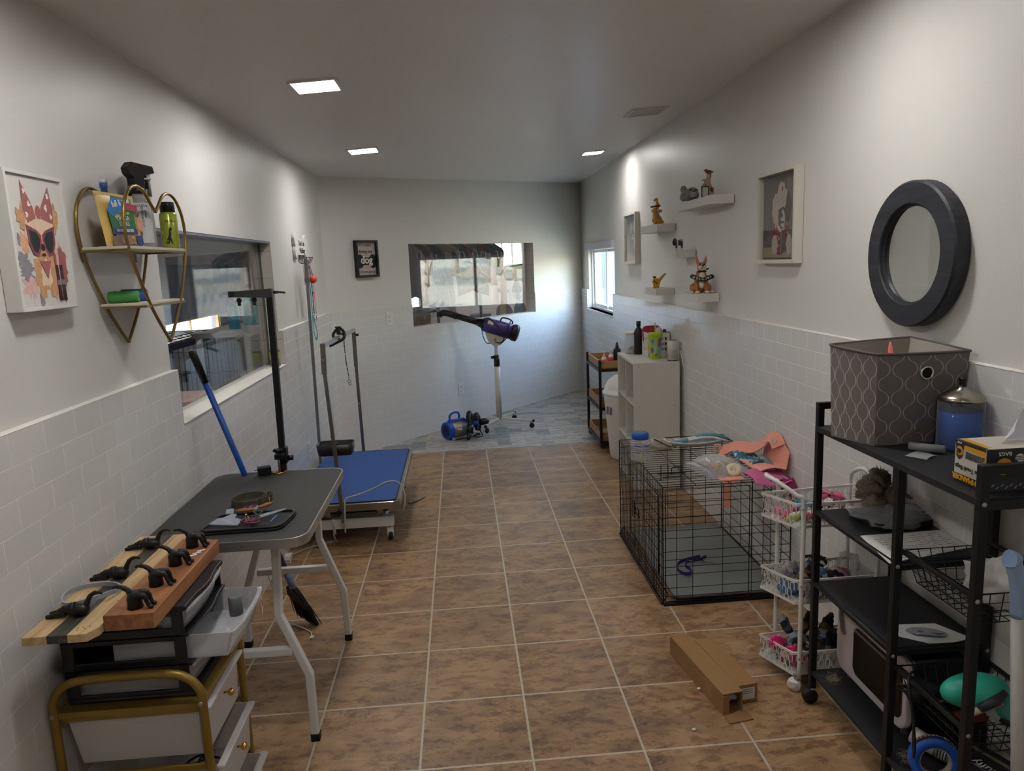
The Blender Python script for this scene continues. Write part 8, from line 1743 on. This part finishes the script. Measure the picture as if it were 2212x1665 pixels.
MB().tube(smoothpts([(2.115, y0-.004, 1.04), (2.145, y0-.012, 1.03), (2.16, y0-.012, 1.045), (2.155, y0-.006, 1.06)], 4), .0022, 6).build('cord_loop', BLACKP, bx_)
# shelf 2: bag of clothes, fur toy, papers
z2 = .6975
bagmesh((2.225, .045, z2+.022), .115, .095, .028, 401, clearplastic('shiny_bag_film', (.85, .86, .86), .38, .06, (.36, .38, .39)), 'garment_bag', 'shiny clear bag of black clothing on the second shelf of the rack')
single(MB().prism(rrect(.20, .12, .03, 5), (2.232, .022, z2+.0005), Vector((1, .05, 0)).normalized(), Vector((-.05, 1, 0)).normalized(), .02), 'black_garments', mat('black_knit', '#141417', .9, var=.3, scale=50, bump=.6, bscale=90), 'folded black garments inside the shiny bag on the second shelf', 'garments', bevel=.006)
fu = thing('fur_toy', 'fluffy grey-brown fur dog toy on top of the shiny bag', 'dog toy', (2.235, .13, z2+.04)); FURM = mat('grey_brown_fur', '#6b6052', .95, var=.5, scale=60)
for c_, r_ in (((2.205, .12, z2+.075), (.045, .045, .040)), ((2.245, .15, z2+.095), (.045, .04, .035)), ((2.262, .10, z2+.060), (.040, .035, .028)), ((2.20, .085, z2+.05), (.035, .03, .028))): crumple(int(c_[0]*1000), c_, r_, amp=.4, n=18, k=12).build('fur_lump', FURM, fu)
MB().ell((2.262, .155, z2+.12), (.022, .018, .014)).build('tan_patch', mat('tan_fur', '#94795a', .95, var=.2), fu); MB().ell((2.215, .112, z2+.088), (.022, .020, .02)).build('dark_hollow', mat('dark_fur', '#1c1917', .95, var=.3), fu)
MB().tube([(2.27, .12, z2+.07), (2.315, .10, z2+.06), (2.33, .09, z2+.05)], [.010, .008, .004], 8).build('tan_arm', mat('tan_fur', '#94795a', .95, var=.2), fu)
random.seed(8); m = MB()
for i in range(900):
    k = random.choice([((2.205, .12, z2+.075), .046), ((2.245, .15, z2+.095), .044), ((2.262, .10, z2+.060), .038), ((2.20, .085, z2+.05), .033)]); d = Vector((random.gauss(0, 1), random.gauss(0, 1), random.gauss(0, 1))).normalized()
    if d.z < -.5: continue
    a = Vector(k[0])+d*k[1]*.9; e = a+d*.016+Vector((random.uniform(-.01, .01), random.uniform(-.01, .01), random.uniform(-.006, .004))); s_ = d.cross(Vector((random.random(), random.random(), random.random()))).normalized()*.0011; m.add([a-s_, a+s_, e], [(0, 1, 2)], False)
tag(m.build('fur_strands', FURM, fu), kind='stuff')
def sheet(name, pts, z, label, rows, cat='paper', lines=True, t=.0012):
    q = thing(name, label, cat, (sum(p[0] for p in pts)/len(pts), sum(p[1] for p in pts)/len(pts), z)); n_ = len(pts); m = MB(); m.add([(x, y, z+.0004) for x, y in pts]+[(x, y, z+.0004+t) for x, y in pts], [list(range(n_))[::-1], list(range(n_, 2*n_))]+[(i, (i+1) % n_, n_+(i+1) % n_, n_+i) for i in range(n_)], False); m.build('sheet', PAPER, q)
    return q
sh1 = sheet('printed_form', [(2.042, -.262), (2.326, -.195), (2.326, -.06), (2.072, -.062)], z2, 'printed white form lying on the second shelf of the rack', 12)
random.seed(12); m = MB()
for r_ in range(12):
    v = -.078-.0135*r_; a = 2.085+.004*r_*0; x = 2.095
    while x < 2.30:
        w_ = random.uniform(.004, .016)
        if random.random() < .7: m.bb((x, v-.001+(x-2.2)*.1-.01, z2+.0017), (x+w_, v+.0012+(x-2.2)*.1-.01, z2+.0019))
        x += w_+.003
m.build('printed_lines', INKG, sh1)
# shelf 3: torn paper with an oval picture
z3_ = .4455
sh2 = sheet('torn_paper', [(2.152, -.140), (2.262, -.150), (2.305, -.235), (2.285, -.248), (2.245, -.256), (2.176, -.252), (2.118, -.205), (2.128, -.170)][::-1], z3_, 'cut-out white paper with a grey oval picture on the third shelf of the rack', 0)
A = Art((2.205, -.197, z3_+.0018), Vector((1, -.35, 0)).normalized(), Vector((.35, 1, 0)).normalized(), sh2); A.shape(circ(.055, 28, 0, 0, ry=.030), mat('oval_grey', '#8d8f90', .7, var=.25, scale=60)); A.shape([(-.046, -.014), (.05, -.014), (.035, -.024), (-.03, -.026)], mat('oval_navy', '#3a3f66', .7)); A.shape([(.01, .0), (.05, .004), (.03, -.010)], mat('oval_dark', '#4a4b4d', .7)); A.shape(circ(.010, 14, -.015, .004, ry=.005), INKG); A.done('oval_print')
for k in range(9): text('QUALITY NEWS'[k:k+1] or 'N', .008, Vector((2.172+.008*k, -.2055-.0028*k, z3_+.0034)), Vector((1, -.35, 0)).normalized(), Vector((.35, 1, 0)).normalized(), PAPER, sh2) if k in (0,) else None
# bottom shelf: white appliance
zb_ = .1205
ap = thing('drying_cabinet', 'white countertop appliance with a smoked window and leather pull on the bottom shelf', 'appliance', (2.24, -.02, zb_)); APW = mat('appliance_white', '#bcb5b8', .25, var=.015, coat=.3)
def yz(ol, x, t, nm, m_, par, bev=.0): m = MB(); m.prism([(a, b) for a, b in ol], (x, 0, 0), (0, 1, 0), (0, 0, 1), t); return m.build(nm, m_, par, bevel=bev)
cy_, cz_ = -.030, .262
yz(rrect(.395, .232, .045, 8, cy_, cz_), 2.135, .022, 'white_front', APW, ap, .006)
yz(rrect(.40, .242, .047, 8, cy_, cz_+.004), 2.155, .155, 'black_body', BP, ap, .004)
yz(rrect(.265, .165, .030, 8, cy_-.045, cz_-.002), 2.1325, .003, 'window_trim', mat('dark_chrome', '#4a4544', .2, .9), ap, .001)
SMK = clearplastic('smoked_glass', (.25, .2, .15), .35, .05, (.03, .025, .022)); yz(rrect(.255, .155, .026, 8, cy_-.045, cz_-.002), 2.1315, .002, 'window', SMK, ap)
MB().tube([(2.139, -.16, cz_+.066), (2.139, .05, cz_+.066)], .009, 10).build('inner_tube', INKG, ap)
MB().tube(smoothpts([(2.131, .135, .362), (2.128, .130, .335), (2.126, .118, .300), (2.128, .108, .285)], 4), .018, 4, flat=(1, .14), up=(1, 0, 0)).build('leather_pull', mat('grey_leather', '#5f5550', .5), ap); MB().ell((2.125, .109, .288), (.003, .005, .005), n=10, k=6).build('pull_stud', BRASS, ap)
for y in (.12, -.18): MB().cyl((2.165, y, zb_), (2.165, y, cz_-.112), .011, n=12).build('foot', mat('grey_foot', '#7d7577', .5), ap)
vt = thing('vacuum_hose_end', 'white vacuum hose end with grey ribbed hose on the bottom shelf', 'hose', (2.22, -.20, zb_)); MB().tube([(2.150, -.245, zb_+.040), (2.165, -.275, zb_+.036)], [.024, .0235], 18).build('sleeve', WHT2, vt)
o = MB().tube([(2.165, -.275, zb_+.036), (2.180, -.305, zb_+.030)], [.022, .019], 18).build('neck', WHT2, vt)
m = MB()
for k in range(7): m.torus((2.182+.0045*k, -.308-.006*k, zb_+.028-.0005*k), (.6, -.8, 0), .0165, .003, 18, 6)
m.build('ribbed_hose', mat('grey_ribbed', '#8f8a84', .5), vt)
single(MB().tube(smoothpts([(2.26, .10, .34), (2.30, .0, .30), (2.318, -.15, .24), (2.318, -.24, .19)], 6), .017, 12), 'grey_hose', mat('taupe_hose', '#7c746a', .6, var=.2, scale=90), 'taupe ribbed hose running behind the white appliance', 'hose')
# painter's tape
pt = thing('tape_roll', "roll of blue painter's tape standing on the bottom shelf of the rack", 'tape roll', (2.12, -.375, zb_)); tcn = Vector((2.118, -.385, zb_+.0655)); ta = Vector((-.28, -.95, .12)).normalized(); TBL = mat('painter_blue', '#1f56b8', .5, var=.08, scale=50)
MB().lathe([(.040, -.013), (.064, -.013), (.064, .013), (.040, .013), (.040, -.013)], tcn, axis=ta, n=44, cap=False).build('tape', TBL, pt); MB().lathe([(.0405, -.0125), (.0405, .0125), (.038, .0125), (.038, -.0125), (.0405, -.0125)], tcn, axis=ta, n=40, cap=False).build('core', mat('kraft_core', '#9b9186', .7), pt)
x_, y_, z_ = frame(ta)
for k, ch in enumerate('Scotch Blue'):
    a = math.radians(128-k*9.2); up2 = (Z3-ta*Z3.dot(ta)).normalized(); rt2 = up2.cross(ta).normalized()
    if k == 0:
        bandpts = [[tcn+(rt2*math.cos(t)+up2*math.sin(t))*.0643+ta*w for w in (-.006, .008)] for t in [math.radians(20+i*6) for i in range(22)]]
        m = MB(); m.add([p for r in bandpts for p in r], [(2*i, 2*i+1, 2*i+3, 2*i+2) for i in range(21)], False); m.build('label_band', INK, pt)
    rd_ = rt2*math.cos(a)+up2*math.sin(a); tg = rt2*math.sin(a)-up2*math.cos(a); text(ch, .0125, tcn+rd_*.0648-ta*.004, tg, -ta*-1 if (tg.cross(ta)).dot(rd_) > 0 else -ta, YC if k < 6 else WHITEI, pt, bold=.0003)
MB().lathe([(.040, .0), (.064, .0)], tcn+ta*.0132, axis=ta, n=44, cap=False) if False else None
single(MB().cyl((2.085, -.50, .012), (2.13, -.53, .012), .011, n=16), 'white_tube', WHT2, 'white tube end on the floor in front of the blue tape', 'tube')
# basket contents
bagmesh((2.205, -.445, .715), .062, .058, .062, 501, clearplastic('white_plastic_bag', (.92, .92, .92), .62, .25, (.70, .69, .66)), 'plastic_bag_bundle', 'bundled white plastic bag in the upper wire basket')
TL = mat('teal_tool_plastic', '#2aa08a', .35, var=.04); TLT = clearplastic('translucent_teal', (.45, .8, .74), .45, .05, (.12, .45, .40)); DKG2 = mat('dark_grip', '#2b2c30', .5)
t1 = thing('grooming_tool', 'teal pet grooming tool with a dark grip lying on top in the lower basket', 'tool', (2.15, -.455, .40)); 
def slab_ell(c, r, R, nm, m_, par): MB().ell(c, r, R, n=24, k=14).build(nm, m_, par)
Rt = rotz(-.15) @ RY(-.12); slab_ell((2.155, -.465, .438), (.082, .045, .042), Rt, 'shell', TL, t1); MB().tube([(2.135, -.512, .420), (2.175, -.512, .438), (2.205, -.505, .452)], [.010, .014, .009], 10).build('grip', DKG2, t1); MB().tube([(2.12, -.50, .402), (2.20, -.50, .425)], .010, 8).build('cream_edge', mat('cream_plastic', '#b9ac96', .4), t1)
t2 = thing('dust_canister', 'translucent teal canister dome on a white base in the lower basket', 'canister', (2.27, -.46, .335)); slab_ell((2.262, -.470, .385), (.046, .045, .042), Matrix.Identity(3), 'dome', TLT, t2); MB().bar((2.205, -.50, .372), (2.25, -.505, .352), .014, .010).build('dark_latch', DKG2, t2); MB().box((2.262, -.475, .352), (.105, .09, .008), rotz(-.1)).build('white_base', WHT2, t2, bevel=.003)
random.seed(21)
for k, lb in enumerate(['thick tangle of black cable at the far side of the lower basket', 'second loop of black cable hanging over the side of the lower basket', 'thin black cable coil in the middle of the lower basket']):
    P = [Vector((2.125+.05*k*.6+.05*math.cos(i*.55+k)+.02*math.cos(i*1.7), -.34-.02*k+.05*math.sin(i*.5+k*2), .335+.03*abs(math.sin(i*.8+k))+.02*k)) for i in range(28)]
    if k == 1: P = smoothpts([(2.10, -.31, .40), (2.075, -.33, .41), (2.050, -.36, .40), (2.046, -.39, .33), (2.05, -.40, .25), (2.058, -.385, .20), (2.066, -.37, .23), (2.07, -.36, .30)], 5)
    single(MB().tube(P, .0034 if k < 2 else .0026, 6), 'black_cable', BLACKP, lb, 'cable')
single(crumple(520, (2.12, -.33, .345), (.05, .035, .03), amp=.5), 'black_mesh_pouch', mat('black_mesh', '#161618', .8, var=.4, scale=90), 'black mesh pouch at the far end of the lower basket', 'pouch')
single(MB().box((2.19, -.40, .318), (.09, .05, .008), rotz(.2)), 'orange_card', mat('rusty_orange', '#7b3a1c', .6, var=.4, scale=40), 'rust-orange card lying at the bottom of the lower basket', 'card')
single(MB().box((2.295, -.36, .36), (.012, .06, .05)), 'pink_tag', mat('pink_card', '#b5707c', .6), 'small pink tag against the wall side of the lower basket', 'tag')
# black carton on the floor below and white paper
bk = thing('vacuum_carton', 'black carton with white lettering on the shelf floor at the near end of the rack', 'carton', (2.27, -.42, .122)); u_ = Vector((.35, -.93, 0)).normalized(); v_ = Vector((.93, .35, 0)); R_ = Matrix((v_, -u_, Z3)).transposed(); bc = Vector((2.245, -.455, .165)); MB().box(bc, (.10, .20, .08), R_).build('carton', BP, bk, bevel=.002)
text('Sunuffy', .034, bc-v_*.0508+Z3*.002+u_*.01, -u_*-1, Z3*-1 if False else Z3, PAPER, bk) if False else text('Sunuffy', .034, bc+Z3*.0408-v_*.02, -u_, -v_*-1 if (-u_).cross(v_).z > 0 else -v_, PAPER, bk)
MB().box(bc+Z3*.0404+v_*.02, (.012, .19, .0008), R_).build('tan_stripe', mat('tan_stripe', '#7d7462', .5), bk); MB().box(bc+Z3*.0404-v_*.045, (.004, .19, .0008), R_).build('grey_stripe', INKG, bk)
single(crumple(540, (2.165, -.50, .150), (.035, .04, .03), amp=.5), 'white_cloth', mat('white_crumpled', '#9f9aa0', .8, var=.08), 'crumpled white cloth beside the black carton on the bottom shelf', 'cloth')
for k, (x, y, lb) in enumerate([(2.095, .10, 'ball of pale dog hair at the far end of the bottom shelf'), (2.10, -.30, 'wisp of pale dog hair in front of the hose end on the bottom shelf')]):
    random.seed(k+60); m = MB()
    for i in range(70): a = random.random()*6.3; p = Vector((x+random.gauss(0, .010), y+random.gauss(0, .014), zb_+.003+abs(random.gauss(0, .009)))); m.tube([p, p+Vector((.010*math.cos(a), .010*math.sin(a), random.uniform(-.002, .006))), p+Vector((.016*math.cos(a+.8), .016*math.sin(a+.8), .002))], .0003, 3, cap=False)
    tag(single(m, 'hair_tuft', mat('pale_hair', '#b3a68e', .9), lb, 'hair'), kind='stuff')
# pole at the right edge
mp_ = thing('mop_pole', 'white pole with a pale blue grip standing at the near end of the rack', 'pole', (2.155, -.66, 0)); MB().cyl((2.150, -.66, 0), (2.094, -.655, .745), .0135, n=18).build('pole', mat('pale_grey_pole', '#a9a8a2', .4), mp_); MB().tube(smoothpts([(2.0945, -.655, .74), (2.091, -.655, .80), (2.084, -.652, .845), (2.078, -.65, .868), (2.07, -.65, .872)], 4), [.0155]*8+[.017]*4+[.021]*5, 16).build('grip', mat('pale_blue_plastic', '#7e96b4', .4, var=.04), mp_)
